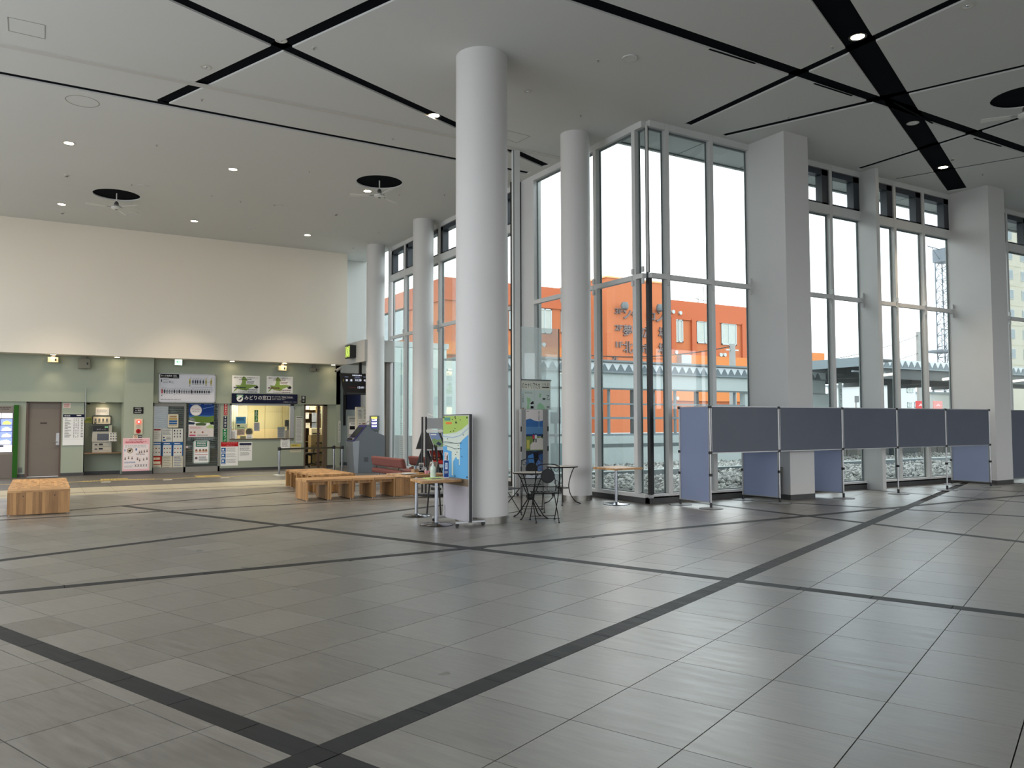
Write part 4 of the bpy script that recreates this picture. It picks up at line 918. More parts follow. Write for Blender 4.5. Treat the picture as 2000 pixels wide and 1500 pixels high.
s = wall_sheet(567, 867, 588, 883, YW-.02); o = solid('paper_notice', s, 'yellow headed notice behind the belt barrier', 'notice', .003, flat(190, 186, 160)); s.rect(.05, .05, .95, .34, flat(200, 180, 80)); s.lines(.12, .12, .8, .26, 1, BLK_P, .6, 2); s.lines(.1, .5, .95, .9, 3, GRY, .3); done_sheet(o, s)
s = wall_sheet(578, 813, 590.5, 864, YW-.02); o = solid('rules_sheet', s, 'narrow tall white notice between ticket window and office doorway', 'notice', .003, flat(196, 198, 190)); s.rect(.08, .03, .92, .055, BLK_P); s.lines(.08, .09, .95, .97, 26, GRY, .4); done_sheet(o, s)
s = wall_sheet(661, 822, 665, 864, YW-.062); o = solid('narrow_sign', s, 'narrow vertical white sign on the wall end beside the passage', 'sign', .004, flat(190, 192, 184)); s.vtext('稚内駅', .2, .1, .8, .5, GRY, 2); s.lines(.2, .55, .8, .95, 10, GRY, .4); done_sheet(o, s)
# ================================================================== TICKET WINDOW, OFFICE ROOM
M_CREAM = mat('cream_panel', (208, 194, 150), .6, noise=(1, .95)); M_JOINT = mat('panel_joint', (130, 116, 84), .6, noise=(4, .9))
tw0, tw1 = gx['t0'], gx['t1']
wf = MB().box((tw0, YW-.05, .97), (tw1, YW+.1, 1.0), M_SILL).box((tw0, YW-.04, 1.0), (tw0+.05, YW+.1, U)).box((tw1-.12, YW-.04, 1.0), (tw1, YW+.1, U)).box((tw0, YW-.04, U-.05), (tw1, YW+.1, U))
n_ += 1; tws = struct('window_%d' % n_, wf, M_ALU)
build('pane', MB().box((tw0+.05, YW+.05, 1.3), (tw1-.12, YW+.056, U-.05)), M_GLASS, tws)
# counter board and the room behind it
o = thing('ticket_counter', 'wooden ticket counter board behind the ticket window', 'counter', ((tw0+tw1)/2, YW+.4, .94)); build('board', MB().box((tw0, YW+.2, .94), (tw1+.02, YW+.75, .99)), M_TBL, o); build('support', MB().box((tw0, YW+.6, 0), (tw1+.02, YW+.7, .94)), M_SILL, o)
x0, x1, yb = gx['s1']-.4, gx['e']-.15, YW+2.9
rm = MB().box((x0, YW+.2, 0), (x1, yb+.1, -.0), None)
struct('wall_office_left', MB().box((x0-.1, YW+.2, 0), (x0, yb, 2.6)), M_GREEN)
struct('wall_office_right', MB().box((x1, YW+.2, 0), (x1+.1, yb, 2.6)), M_GREEN)
pw = MB().box((x0, yb, 0), (x1, yb+.1, 2.6)); ob = struct('wall_office_rear', pw, M_CREAM)
x = x0
while x < tw1+.6:
    build('panel', MB().box((x+.01, yb-.03, .02), (x+.60, yb, 1.88)), M_CREAM, ob); build('panel', MB().box((x+.01, yb-.03, 1.9), (x+.60, yb, 2.58)), M_CREAM, ob); x += .61
struct('trim_6', MB().box((x0-.1, YW+.2, 2.6), (x1+.1, yb+.1, 2.7)), M_WHITE)
o = thing('office_light', 'long lit lamp panel in the ceiling of the ticket office', 'ceiling light', ((tw0+tw1)/2, YW+1.6, 2.55)); build('housing', MB().box((tw0+.2, YW+1.4, 2.56), (tw1-.2, YW+1.8, 2.6)), M_WHITE, o); build('diffuser', MB().box((tw0+.25, YW+1.45, 2.55), (tw1-.25, YW+1.75, 2.56)), glow('office_lamp', (255, 240, 205), 5), o)
area('office_lamp', ((tw0+tw1)/2, YW+1.6, 2.53), (0, 0, 0), 1.8, .3, 24, color=(1, .88, .66))
area('office_lamp', ((gx['o0']+gx['o1'])/2+.1, YW+1.2, 2.53), (0, 0, 0), .6, .6, 11, color=(1, .84, .62))
o = thing('curtain', 'pale drawn curtain at the left end behind the ticket window', 'curtain', (tw0+.35, YW+2.2, .9))
cv = []; k = 28
for i in range(k+1): cv.append((tw0+.1+.55*i/k, YW+2.0+.03*math.sin(i*1.6)))
m_ = MB()
for i in range(k): m_.face([(cv[i][0], cv[i][1], .9), (cv[i+1][0], cv[i+1][1], .9), (cv[i+1][0], cv[i+1][1], 2.45), (cv[i][0], cv[i][1], 2.45)])
build('folds', m_, mat('curtain_cloth', (188, 186, 164), .8, noise=(5, .92)), o, smooth=True); build('rail', MB().tube([(tw0+.05, YW+2.0, 2.47), (tw0+.7, YW+2.0, 2.47)], .012), M_ALU, o)
s = wall_sheet(497, 801, 504, 824, YW+.04); o = solid('strip_sign', s, 'green vertical strip sign hanging inside the ticket window glass', 'sign', .005, flat(60, 120, 60)); s.vtext('きっぷ', .2, .15, .8, .92, WHT, 2); s.disc(.5, .08, .16, WHT, 2, 10); done_sheet(o, s)
s = wall_sheet(461, 814, 480, 827.5, YW+.04); o = solid('window_card', s, 'blue card stuck inside the ticket window', 'card', .003, flat(70, 130, 170)); s.lines(.1, .2, .9, .6, 2, flat(40, 80, 110), .6); done_sheet(o, s)
s = wall_sheet(461, 828, 482, 838, YW+.04); o = solid('window_card', s, 'pale card with dark marks right under the blue card', 'card', .003, flat(188, 196, 160)); s.rect(.1, .2, .35, .5, BLK_P); s.lines(.1, .6, .9, .9, 2, GRN, .5); done_sheet(o, s)
s = wall_sheet(496, 825, 507, 842, YW+.04); o = solid('window_card', s, 'grey printed card below the hanging green strip sign', 'card', .003, LGY); s.lines(.1, .1, .9, .9, 7, GRY, .5); done_sheet(o, s)
def stand_card(q, label, m, y=YW+.02, n=4, cat='card'):
    s = wall_sheet(*q, y); o = thing('card_stand', label, cat, tuple(s.P(.5, 1))); build('card', s.slab(.006, m), m, o); b = s.P(.5, 1)
    build('foot', MB().box((b.x-s.w*.4, y-.02, b.z), (b.x+s.w*.4, y+.07, b.z+.012)), M_ALU, o); s.lines(.12, .15, .88, .85, n, GRY, .5); done_sheet(o, s); return o
stand_card((449, 840, 462, 861), 'white leaflet holder standing at the left end of the ticket counter', WHT, n=7)
stand_card((463, 838, 478, 850), 'pinkish card on the ticket counter behind the leaflet holder', flat(206, 180, 170), YW+.3)
stand_card((469, 852, 480, 861), 'small olive framed card on the ticket counter', flat(120, 122, 90), n=2)
stand_card((481, 849, 493, 861), 'white card standing on the counter in front of the round fan', WHT, n=3)
stand_card((542, 834, 556, 858), 'grey printed board standing on the right part of the counter', LGY, YW+.25, 8)
stand_card((568, 845, 575, 860), 'leaning white price card at the right end of the counter', WHT, YW, 3)
c = FY(487, 843, YW+.4); o = thing('desk_fan', 'small round grey desk fan behind the ticket counter glass', 'fan', (c.x, YW+.4, .99))
build('guard', MB().tube(arc((c.x, YW+.4, c.z), .115, 0, 2*PI, 24)[:-1], .008, 6, closed=True).tube(arc((c.x, YW+.4, c.z), .06, 0, 2*PI, 16)[:-1], .004, 5, closed=True), GRY, o)
build('blade_disc', MB().tube([(c.x, YW+.41, c.z), (c.x, YW+.42, c.z)], .10, 20), mat('fan_blades', (96, 102, 104), .4, noise=(9, .85)), o); build('stem', MB().tube([(c.x, YW+.41, c.z-.11), (c.x, YW+.41, .99)], .015), GRY, o)
c = FY(563, 832, YW+.5); o = thing('payment_machine', 'dark headed payment machine inside the window on the right', 'machine', (c.x, YW+.5, .99)); build('stand', MB().box((c.x-.04, YW+.46, .99), (c.x+.04, YW+.54, c.z)), GRY, o); build('head', MB().box((c.x-.11, YW+.42, c.z-.02), (c.x+.11, YW+.56, c.z+.2)), M_BLKP, o, bevel=.02); build('body', MB().box((c.x-.13, YW+.38, .99), (c.x+.05, YW+.6, c.z-.14)), LGY, o)
# doorway with sliding door, shelf rack, chair
od = struct('door_3', MB().box((gx['o0'], YW-.03, 0), (gx['o0']+.05, YW+.12, U)).box((gx['o1']-.12, YW-.03, 0), (gx['o1'], YW+.12, U)).box((gx['o0'], YW-.03, U-.05), (gx['o1'], YW+.12, U)), M_SILL)
build('door_leaf', MB().box((gx['o1']-.28, YW+.13, 0), (gx['o1']-.20, YW+.17, U)), mat('door_frame', (84, 66, 56)), od)
ra, rb = gx['o0']+.05, gx['o1']+.15; RY = YW+1.6
o = thing('shelf_rack', 'tall open office rack with papers seen through the doorway', 'shelf', ((ra+rb)/2, RY, 0)); RK = mat('rack_tan', (140, 120, 86), .55, noise=(6, .9))
for x in (ra, (ra+rb)/2-.12, rb-.04): build('upright', MB().box((x, RY, 0), (x+.05, RY+.4, 2.0)), RK, o)
for z in (.82, 1.35, 1.82): build('shelf_board', MB().box((ra, RY, z), (rb, RY+.4, z+.03)), RK, o)
build('back_panel', MB().box((ra, RY+.4, 0), (rb, RY+.42, 2.3)), mat('rack_back', (120, 100, 70), .6, noise=(3, .85)), o)
for (q, m, lb) in (((596, 806, 603, 818), WHT, 'white paper pinned high on the left of the office rack'), ((597, 826, 605, 836), WHT, 'lower white paper pinned on the left of the office rack'), ((609, 806, 618, 824), flat(150, 160, 180), 'bluish file standing on the upper rack shelf'), ((609, 826, 618, 838), flat(120, 134, 160), 'blue file standing on the middle rack shelf'), ((622, 808, 628, 835), flat(90, 72, 50), 'brown folder at the right of the office rack')):
    s = wall_sheet(*q, RY-.01); o = thing('office_file', lb, 'file', tuple(s.P(.5, 1))); build('cover', s.slab(.02, m), m, o); s.lines(.2, .1, .8, .35, 2, GRY, .5); done_sheet(o, s)
for q, m, lb in (((594, 792, 604, 800), WHT, 'left pale box on top of the office rack'), ((606, 793, 617, 801), CRM, 'middle pale box on top of the office rack'), ((619, 794, 631, 801), flat(150, 130, 90), 'right cardboard box on top of the office rack')):
    a, b = FY(q[0], q[1], RY), FY(q[2], q[3], RY); o = thing('storage_box', lb, 'box', ((a.x+b.x)/2, RY+.15, b.z)); build('carton', MB().box((a.x, RY+.02, b.z), (b.x, RY+.3, a.z)), m, o); build('lid', MB().box((a.x-.01, RY+.01, a.z-.03), (b.x+.01, RY+.31, a.z)), m, o)
a, b = FY(608, 836, RY-.3), FY(630, 850, RY-.3)
o = thing('office_printer', 'beige office printer standing beside the rack', 'printer', ((a.x+b.x)/2, RY-.15, b.z)); build('body', MB().box((a.x, RY-.3, b.z), (b.x, RY, a.z)), CRM, o, bevel=.02); build('tray', MB().box((a.x+.04, RY-.36, b.z+.05), (b.x-.1, RY-.3, b.z+.08)), M_BLKP, o)
o = thing('filing_cabinet', 'beige cabinet with dark slots behind the office chair', 'cabinet', ((a.x+b.x)/2, RY-.1, 0)); cz = b.z-.005; build('body', MB().box((a.x-.02, RY-.34, 0), (b.x+.03, RY-.01, cz)), mat('cabinet_tan', (150, 132, 98), .5, noise=(4, .9)), o)
for i in range(3): build('drawer', MB().box((a.x, RY-.36, .05+i*cz/3.2), (b.x+.01, RY-.34, .03+(i+1)*cz/3.3)), mat('cabinet_tan', (0, 0, 0)), o); build('dark_slot', MB().box((a.x+.15, RY-.365, .1+i*cz/3.2), (b.x-.02, RY-.36, .16+i*cz/3.2)), M_BLKP, o)
c = FZ(611, 918, 0); cx, cy = FY(607, 900, YW+.75).x+.02, YW+.75
o = thing('office_chair', 'black swivel office chair in the ticket office doorway', 'chair', (cx, cy, 0)); 
for k in range(5):
    a = k*2*PI/5+.4; e = (cx+.27*math.cos(a), cy+.27*math.sin(a)); l_ = build('base_arm', MB().tube([(cx, cy, .12), (e[0], e[1], .08)], .022, 8, r2=.014), M_BLKP, o); build('caster', MB().tube([(e[0]-.02, e[1], .03), (e[0]+.02, e[1], .03)], .03, 10), M_BLKP, l_)
build('gas_column', MB().tube([(cx, cy, .1), (cx, cy, .42)], .025, 12), M_BLKP, o); build('seat', MB().extr([(cx-.24, cy-.22, .42), (cx+.24, cy-.22, .44), (cx+.24, cy+.22, .44), (cx-.24, cy+.22, .42)], (0, 0, .07)), M_BLKP, o, bevel=.03)
build('backrest', MB().extr([(cx-.22, cy-.2, .52), (cx-.22, cy+.2, .52), (cx-.30, cy+.2, .95), (cx-.30, cy-.2, .95)], (-.04, 0, 0)), M_BLKP, o, bevel=.02); build('back_support', MB().tube([(cx, cy, .40), (cx-.2, cy, .42), (cx-.26, cy, .6)], .02, 8), M_BLKP, o)
build('armrest', MB().tube([(cx, cy-.24, .45), (cx+.02, cy-.26, .64), (cx-.1, cy-.26, .65)], .018, 8), M_BLKP, o)

# ================================================================== PASSAGE: departure screen, clock, signs
a, b = FY(664.5, 729, 24.2), FY(676, 770.5, 24.2)
mw_ = 1.15; o = thing('departure_screen', 'tilted black departure screen showing train times under the entrance beam', 'screen', (a.x+mw_/2, 24.3, b.z-.1))
sl_ = b.x-a.x
pts = [(a.x, 24.2, a.z), (a.x+mw_, 24.2, a.z), (b.x+mw_-.03, 24.34, b.z-.0), (b.x, 24.34, b.z)]
# the screen is yawed: its right end swings towards the hall
def RS(p, k=(a.x, 24.2)):
    an = .16; dx, dy = p[0]-k[0], p[1]-k[1]; return (k[0]+dx*math.cos(an)+dy*math.sin(an), k[1]-dx*math.sin(an)+dy*math.cos(an), p[2])
P = [RS((a.x, 24.2, a.z)), RS((a.x+mw_, 24.2, a.z)), RS((a.x+mw_+.0, 24.36, b.z)), RS((a.x+.18, 24.36, b.z))]
build('casing', MB().extr(P[::-1], (0, .08, 0)), M_BLKP, o)
nn = (Vector(P[1])-Vector(P[0])).cross(Vector(P[3])-Vector(P[0])).normalized(); nn = nn if nn.y < 0 else -nn
ux_ = (Vector(P[1])-Vector(P[0])).normalized(); uy_ = nn.cross(ux_); uy_ = uy_ if uy_.z < 0 else -uy_
s = Sheet(Vector(P[0])+ux_*.0, ux_, uy_, mw_, (Vector(P[2])-Vector(P[1])).length, nn)
LT = glow('screen_white', (214, 220, 235), 1.0); LD = glow('screen_dim', (110, 116, 150), .7); LR = glow('screen_red', (74, 26, 26), .3)
s.text('発車時刻案内', .33, .05, .59, .12, LT, 3); s.lines(.13, .15, .23, .18, 1, LD, .8, 3, .02); s.lines(.42, .15, .54, .18, 1, LD, .8, 3, .02); s.lines(.64, .14, .76, .17, 1, LD, .8, 3, .02); s.lines(.38, .2, .58, .22, 1, LD, .8, 3, .02)
s.text('普', .155, .27, .22, .37, LT, 3); s.text('通', .275, .27, .34, .37, LT, 3); s.text('10:28', .42, .26, .59, .36, LT, 3); s.text('名寄', .65, .27, .78, .36, LT, 3); s.rect(.08, .27, .11, .39, flat(120, 110, 50), 3)
s.text('13:01', .50, .60, .67, .70, LT, 3); s.text('札幌', .72, .61, .84, .70, LT, 3); s.lines(.24, .64, .46, .69, 1, LR, .7, 3, .03); s.rect(.2, .92, .95, .935, GRY, 3); done_sheet(o, s, 'screen_text')
c = RS((a.x+.66, 24.26, a.z)); build('hanging_post', MB().box((c[0]-.04, c[1]+.02, a.z-.05), (c[0]+.04, c[1]+.09, SF)), M_BLKP, o)
a = FX(677, 677, 8.5); b = FX(692, 703, 8.5)
o = thing('wall_clock', 'black square clock with lit yellow green face on the entrance beam', 'clock', (8.5, 24.7, b.z)); y0, y1 = 24.75, 24.28
z0, z1 = 3.56, 3.99
build('case', MB().extr([(8.58, y0, z0+.02), (8.38, y0+.02, z0), (8.38, y0+.02, z1), (8.58, y0, z1-.02)], (0, y1-y0, 0)), M_BLKP, o)
s = Sheet((8.379, y0, z1-.03), (0, -1, 0), (0, 0, -1), y0-y1-.02, z1-z0-.06, (-1, 0, 0)); s.rect(.05, .03, .95, .97, glow('clock_face', (176, 200, 90), .7)); s.disc(.5, .5, .40, flat(90, 110, 50), 2, 24); s.disc(.5, .5, .36, glow('clock_face', (0, 0, 0), 1), 3, 24)
s.poly([(.47, .5), (.60, .72), (.63, .70), (.53, .48)], BLK_P, 4); s.poly([(.48, .53), (.38, .24), (.42, .22), (.53, .5)], BLK_P, 4); done_sheet(o, s, 'dial')
s = Sheet(FY(679, 796, 25.7), (1, 0, 0), (0, 0, -1), .55, 1.9, (0, -1, 0)); s.tl.z = 1.72; s.h = 1.68
o = solid('notice_board', s, 'pale notice board on legs in the passage behind the ticket machine', 'notice board', .03, flat(170, 172, 166)); s.rect(.08, .13, .98, .36, WHT); s.rect(.12, .20, .94, .27, BLK_P, 2); s.lines(.2, .15, .9, .18, 1, GRY, .5, 2); s.lines(.1, .04, .6, .07, 1, GRY, .6, 2)
for u, v, m in ((.12, .42, WHT), (.55, .44, flat(190, 120, 116)), (.1, .58, WHT), (.56, .58, CRM)): s.rect(u, v, u+.36, v+.15, m, 2); s.rect(u+.02, v, u+.34, v+.025, BLK_P if m != CRM else GRN, 3); s.lines(u+.03, v+.04, u+.33, v+.14, 4, GRY, .4, 3)
done_sheet(o, s)
for x in (s.tl.x+.02, s.tl.x+.5): build('leg', MB().box((x, 25.68, 0), (x+.03, 25.71, 1.7)), M_ALU, o)
s = Sheet(FY(693.5, 798, 24.6), (1, 0, 0), (0, 0, -1), .62, 1.95, (0, -1, 0)); s.tl.z = 2.0; s.h = 1.95
o = solid('leaflet_cabinet', s, 'tall cream sign board with vertical writing beside the farthest column', 'sign', .16, flat(206, 200, 178)); s.rect(.04, .02, .66, .98, flat(214, 212, 200)); s.vtext('きたの', .42, .03, .56, .2, BLK_P); s.lines(.08, .05, .3, .2, 7, GRY, .5); s.rect(.04, .23, .6, .235, GRY, 2)
for i in range(16): s.rect(.30, .27+i*.035, .5, .285+i*.035, flat(120, 80, 60), 2); s.rect(.12, .27+i*.035, .22, .28+i*.035, GRY, 2)
done_sheet(o, s)
o = thing('gate_sign', 'dark blue lit hanging sign in the passage beside the fourth column', 'sign', (9.3, 26.6, 1.95)); build('case', MB().box((9.05, 26.55, 1.95), (9.75, 26.65, 2.95)), flat(24, 30, 60), o); build('dark_post', MB().box((8.95, 26.56, 1.4), (9.03, 26.62, SF)), M_BLKP, o)

# grey ticket machine: profile facing the camera, screen slanted to the left
YT = 22.62; prof = [(537, 929), (541, 1000), (546, 1100), (552, 1180), (690, 1188), (798, 1190), (800, 880), (690, 835), (670, 788), (655, 792), (617, 832), (548, 925)]
prof = [FY(560+u/4.1667, 640+v/4.1667, YT) for u, v in prof]; prof = [Vector((p.x, YT, 0 if i in (3, 4, 5) else p.z)) for i, p in enumerate(prof)]
M_TM = mat('machine_grey', (112, 118, 124), .45, .2, noise=(3, .94)); M_TMF = mat('machine_front', (160, 166, 172), .4, .3, noise=(3, .94))
c = (sum(p.x for p in prof)/len(prof), YT+.3, 0)
o = thing('ticket_machine', 'grey floor standing ticket machine with slanted dark screen beside the fourth column', 'machine', c)
build('body', MB().extr(prof, (0, .62, 0)), M_TM, o)
L_ = prof[0].x
front = [prof[3], prof[2], prof[1], prof[0], prof[11], prof[11]+Vector((.16, 0, .02)), prof[3]+Vector((.10, 0, 0))]
build('front_cheek', MB().extr([p+Vector((0, -.012, 0)) for p in front], (0, .012, 0)), M_TMF, o)
A, B = prof[11], prof[9]; d = (B-A).normalized(); nrm = Vector((-d.z, 0, d.x)); nrm = nrm if nrm.x < 0 else -nrm
def slant(u0, u1, y0, y1, t, m, nm):
    mb = MB(); ln = (B-A).length; q = [A+d*(u0*ln)+Vector((0, y0, 0)), A+d*(u1*ln)+Vector((0, y0, 0)), A+d*(u1*ln)+Vector((0, y1, 0)), A+d*(u0*ln)+Vector((0, y1, 0))]
    mb.extr(q, nrm*t); return build(nm, mb, m, o)
slant(0, .97, -.012, .632, .02, flat(58, 54, 100), 'purple_panel'); slant(.22, .82, .06, .56, .028, mat('dark_screen', (0, 0, 0)), 'screen'); slant(.02, .16, .1, .5, .03, M_ALU, 'coin_tray')
g1 = FY(560+630/4.1667, 640+1055/4.1667, YT-.005); build('vent_grille', MB().box((g1.x, YT-.008, g1.z-.14), (g1.x+.13, YT, g1.z)), mat('vent_dark', (84, 88, 92), .6, noise=(40, .7)), o)
mb = MB(); mb.tube([B+Vector((0, .1, .01)), B+Vector((.03, .1, .09)), B+Vector((.12, .1, .12)), B+Vector((.16, .1, .06))], .012, 8); build('handset_hook', mb, M_STEEL, o)
for i in range(3): build('slot', MB().box((L_-.012, YT+.1+i*.14, .98), (L_+.02, YT+.18+i*.14, 1.03)), M_BLKP, o)
a, b = FY(724.5, 812, YT+.2), FY(741, 841, YT+.2)
o = thing('price_display', 'small grey box with lit yellow and blue screen on the fourth column', 'display', ((a.x+b.x)/2, YT+.25, b.z-.2)); build('case', MB().box((a.x, YT+.2, b.z), (b.x, YT+.33, a.z)), M_TM, o)
s = Sheet((a.x+.01, YT+.2, a.z-.03), (1, 0, 0), (0, 0, -1), (b.x-a.x)*.68, (a.z-b.z)*.78, (0, -1, 0)); s.rect(0, 0, 1, .16, glow('lit_yellow', (240, 220, 90), 1)); s.rect(0, .17, 1, 1, glow('lit_indigo', (60, 60, 130), .7))
for v in (.2, .46, .72): s.rect(.1, v, .92, v+.16, glow('lit_white', (0, 0, 0), 1), 2); s.lines(.15, v+.02, .9, v+.13, 1, NAVY, .7, 3)
done_sheet(o, s, 'lit_face'); build('support_arm', MB().box((a.x+.08, YT+.22, b.z-.26), (b.x-.02, YT+.30, b.z)), M_TM, o); build('white_tag', MB().box((a.x+.14, YT+.215, b.z-.20), (a.x+.20, YT+.222, b.z-.04)), WHT, o)

# belt barrier
def barrier(c, label, h=.80):
    o = thing('barrier_post', label, 'barrier post', tuple(c), 'belt barrier posts before the ticket office')
    build('base', MB().lathe([(.17, 0), (.17, .012), (.15, .022), (.03, .035)], c, 24), M_STEEL, o, smooth=True); build('tube', MB().tube([c+Vector((0, 0, .03)), c+Vector((0, 0, h-.08))], .032, 16), M_CHROME, o, smooth=True)
    build('belt_head', MB().lathe([(.042, 0), (.046, .01), (.046, .09), (.035, .10), (.001, .10)], c+Vector((0, 0, h-.10)), 18), M_BLKP, o, smooth=True); return o
B1, B2, B3 = FZ(545, 928), FZ(652, 922), FZ(668, 923)
barrier(B1, 'chrome barrier post standing alone at the left end of the belt'); barrier(B2, 'chrome barrier post at the far right corner of the belt'); barrier(B3, 'chrome barrier post nearest to the grey ticket machine')
for p, q, lb in ((B1, B2, 'long dark barrier belt stretched before the office doorway'), (B2, B3, 'short dark barrier belt between the two right posts')):
    d = (q-p).normalized(); nn = Vector((-d.y, d.x, 0))*.004; o = thing('barrier_belt', lb, 'belt', tuple((p+q)/2+Vector((0, 0, .73)))); z0, z1 = .715, .765
    build('webbing', MB().extr([p+d*.045+Vector((0, 0, z0)), q-d*.045+Vector((0, 0, z0)), q-d*.045+Vector((0, 0, z1)), p+d*.045+Vector((0, 0, z1))], nn), mat('belt_webbing', (66, 58, 40), .7, noise=(30, .8)), o)
    build('end_clip', MB().box(q-d*.075+Vector((-.015, -.015, z0-.003)), q-d*.045+Vector((.015, .015, z1+.003))), M_BLKP, o)

# ================================================================== BENCHES
def stool_unit(depth):
    """wooden U shaped seat unit, 45 cm wide; local: width along x, depth along y, open towards +-y"""
    o = thing('bench_unit', 'x', 'bench', (0, 0, 0), local=True); h, w = .40, .45; hd = depth/2
    for k in (0, 1): build('top_board', MB().box((-w/2+.001, -hd+k*hd+.001, h-.04), (w/2-.001, -hd+(k+1)*hd-.001, h)), M_OAK, o, local=True)
    for sx in (-1, 1):
        for k in (0, 1): 
            p = build('side_panel', MB().box((sx*(w/2-.002), -hd+k*hd+.0015, .015), (sx*(w/2-.037), -hd+(k+1)*hd-.0015, h-.04)), M_OAKY, o, local=True)
        build('foot', MB().cyl((sx*(w/2-.02), -hd+.03, 0), .012, .015, 8).cyl((sx*(w/2-.02), hd-.03, 0), .012, .015, 8), M_ALU, o, local=True)
    build('apron', MB().box((-w/2+.037, -hd+.06, h-.10), (w/2-.037, -hd+.08, h-.04)).box((-w/2+.037, hd-.08, h-.10), (w/2-.037, hd-.06, h-.04)), M_OAKV, o, local=True)
    return o
U1 = stool_unit(.75); U1.location = (4.53, 15.275, 0); ords = ['first', 'second', 'third', 'fourth']
U1['label'] = 'open wooden bench unit at the left end of the front bench row'; U1['group'] = 'open bench units in the front row'
for i in (1, 2, 3): dup(U1, (4.53+.45*i, 15.275, 0), 0, 'open wooden bench unit, %s from the left in the front bench row' % ords[i])
U2 = stool_unit(.90); U2.location = (5.35, 16.63, 0); U2.rotation_euler = (0, 0, PI/2); U2['label'] = 'low wooden bench unit at the near end of the rear bench'; U2['group'] = 'bench units of the rear bench'
for i in range(1, 5): dup(U2, (5.35, 16.63+.45*i, 0), PI/2, 'low wooden bench unit, %s from the near end of the rear bench' % ['', 'second', 'third', 'fourth', 'last'][i])
# closed end units: a solid board front with a dark peg hole
def closed_unit(x0, x1, y0, y1, label, holes, low=None, split=True):
    o = thing('bench_unit', label, 'bench', ((x0+x1)/2, (y0+y1)/2, 0)); h = .40
    xs = [x0, (x0+x1)/2, x1] if split else [x0, x1]
    for i in range(len(xs)-1):
        build('top_board', MB().box((xs[i]+.001, y0, h-.03), (xs[i+1]-.001, y1, h)), M_OAK, o); f = build('front_board', MB().box((xs[i]+.001, y0+.004, .015), (xs[i+1]-.001, y0+.04, h-.03)), M_OAKV, o)
        hx = xs[i]+(xs[i+1]-xs[i])*(.5 if len(xs) > 2 else .56); build('peg_hole', MB().tube([(hx, y0+.003, h-.09), (hx, y0+.01, h-.09)], .009, 10), M_BLKP, f)
        build('rear_board', MB().box((xs[i]+.001, y1-.04, .015), (xs[i+1]-.001, y1, h-.03)), M_OAKV, o)
    for x in (x0+.03, x1-.03):
        for y in (y0+.05, y1-.05): build('foot', MB().cyl((x, y, 0), .012, .015, 8), M_ALU, o)
    build('apron', MB().box((x0+.03, y0+.04, h-.10), (x0+.05, y1-.04, h-.03)).box((x1-.05, y0+.04, h-.10), (x1-.03, y1-.04, h-.03)), M_OAKY, o)
    return o
closed_unit(6.11, 6.55, 14.90, 15.65, 'closed wooden bench unit with one dark hole at the right end of the front row', 1, split=False)
closed_unit(-.467, .411, 15.06, 15.51, 'wooden bench unit with two dark holes, front end of the far left bench', 2)
for i in range(1, 7): 
    dup(U2, (-.028, 15.06+.225+.45*i, 0), PI/2, 'wooden bench unit, %s from the near end of the far left bench' % ['', 'second', 'third', 'fourth', 'fifth', 'sixth', 'seventh'][i], 'bench units of the far left bench')

# maroon seats
M_MAR = mat('maroon_fabric', (116, 66, 60), .8, noise=(30, .88), bump=(120, .2))
def sofa(x, y0, y1, label):
    o = thing('maroon_bench_seat', label, 'seat', (x+.3, (y0+y1)/2, 0), 'maroon upholstered seats')
    build('backrest', MB().extr([(x, y0, .47), (x-.04, y0+.02, .68), (x+.08, y0+.02, .69), (x+.13, y0, .46)], (0, y1-y0, 0)), M_MAR, o, bevel=.035)
    build('seat_cushion', MB().box((x-.03, y0+.02, .30), (x+.52, y1-.02, .42)), M_MAR, o, bevel=.04)
    build('back_rail', MB().box((x+.02, y0+.06, .425), (x+.05, y1-.06, .455)), M_CHROME, o)
    for y in (y0+.25, y1-.25):
        build('leg', MB().tube([(x+.08, y, 0), (x+.08, y, .32)], .018, 10), M_STEEL, o); build('leg', MB().tube([(x+.44, y, 0), (x+.44, y, .32)], .018, 10), M_STEEL, o); build('back_bracket', MB().box((x+.02, y-.02, .38), (x+.05, y+.02, .50)), M_CHROME, o)
sofa(6.85, 16.35, 18.2, 'maroon upholstered seat right behind the front wooden bench row'); sofa(7.62, 16.5, 17.75, 'second maroon seat, half hidden by the brochure rack')
# ================================================================== WOODEN TOPPED STANDING TABLES
def ped_table(base, top4, z, label, r=.235):
    o = thing('pedestal_table', label, 'table', tuple(base), 'wooden topped pedestal tables')
    build('base_disc', MB().lathe([(r, 0), (r, .008), (r-.012, .016), (.05, .026), (.03, .04)], base, 40), M_CHROME, o, smooth=True)
    build('base_rim', MB().lathe([(r+.003, 0), (r+.003, .007), (r, .008)], base, 40), M_BLKP, o)
    build('pole', MB().tube([base+Vector((0, 0, .03)), base+Vector((0, 0, z-.03))], .027, 18), M_CHROME, o, smooth=True)
    build('collar', MB().tube([base+Vector((0, 0, z-.12)), base+Vector((0, 0, z-.10))], .031, 18), M_STEEL, o)
    build('tabletop', MB().extr([Vector((p[0], p[1], z-.036)) for p in top4], (0, 0, .036)), M_TBL, o, bevel=.004); return o
def square(c, w, d, ang):
    k, q = math.cos(ang), math.sin(ang); return [(c[0]+x*k-y*q, c[1]+x*q+y*k) for x, y in ((-w/2, -d/2), (w/2, -d/2), (w/2, d/2), (-w/2, d/2))]
ZT = .665
T1 = Vector((4.93, 10.48, 0)); A_ = .22
ped_table(T1, [(4.53, 10.10), (5.215, 10.24), (5.25, 10.93), (4.63, 10.74)], ZT, 'nearest wooden table with chrome disc foot, carrying the sanitizer bottle')
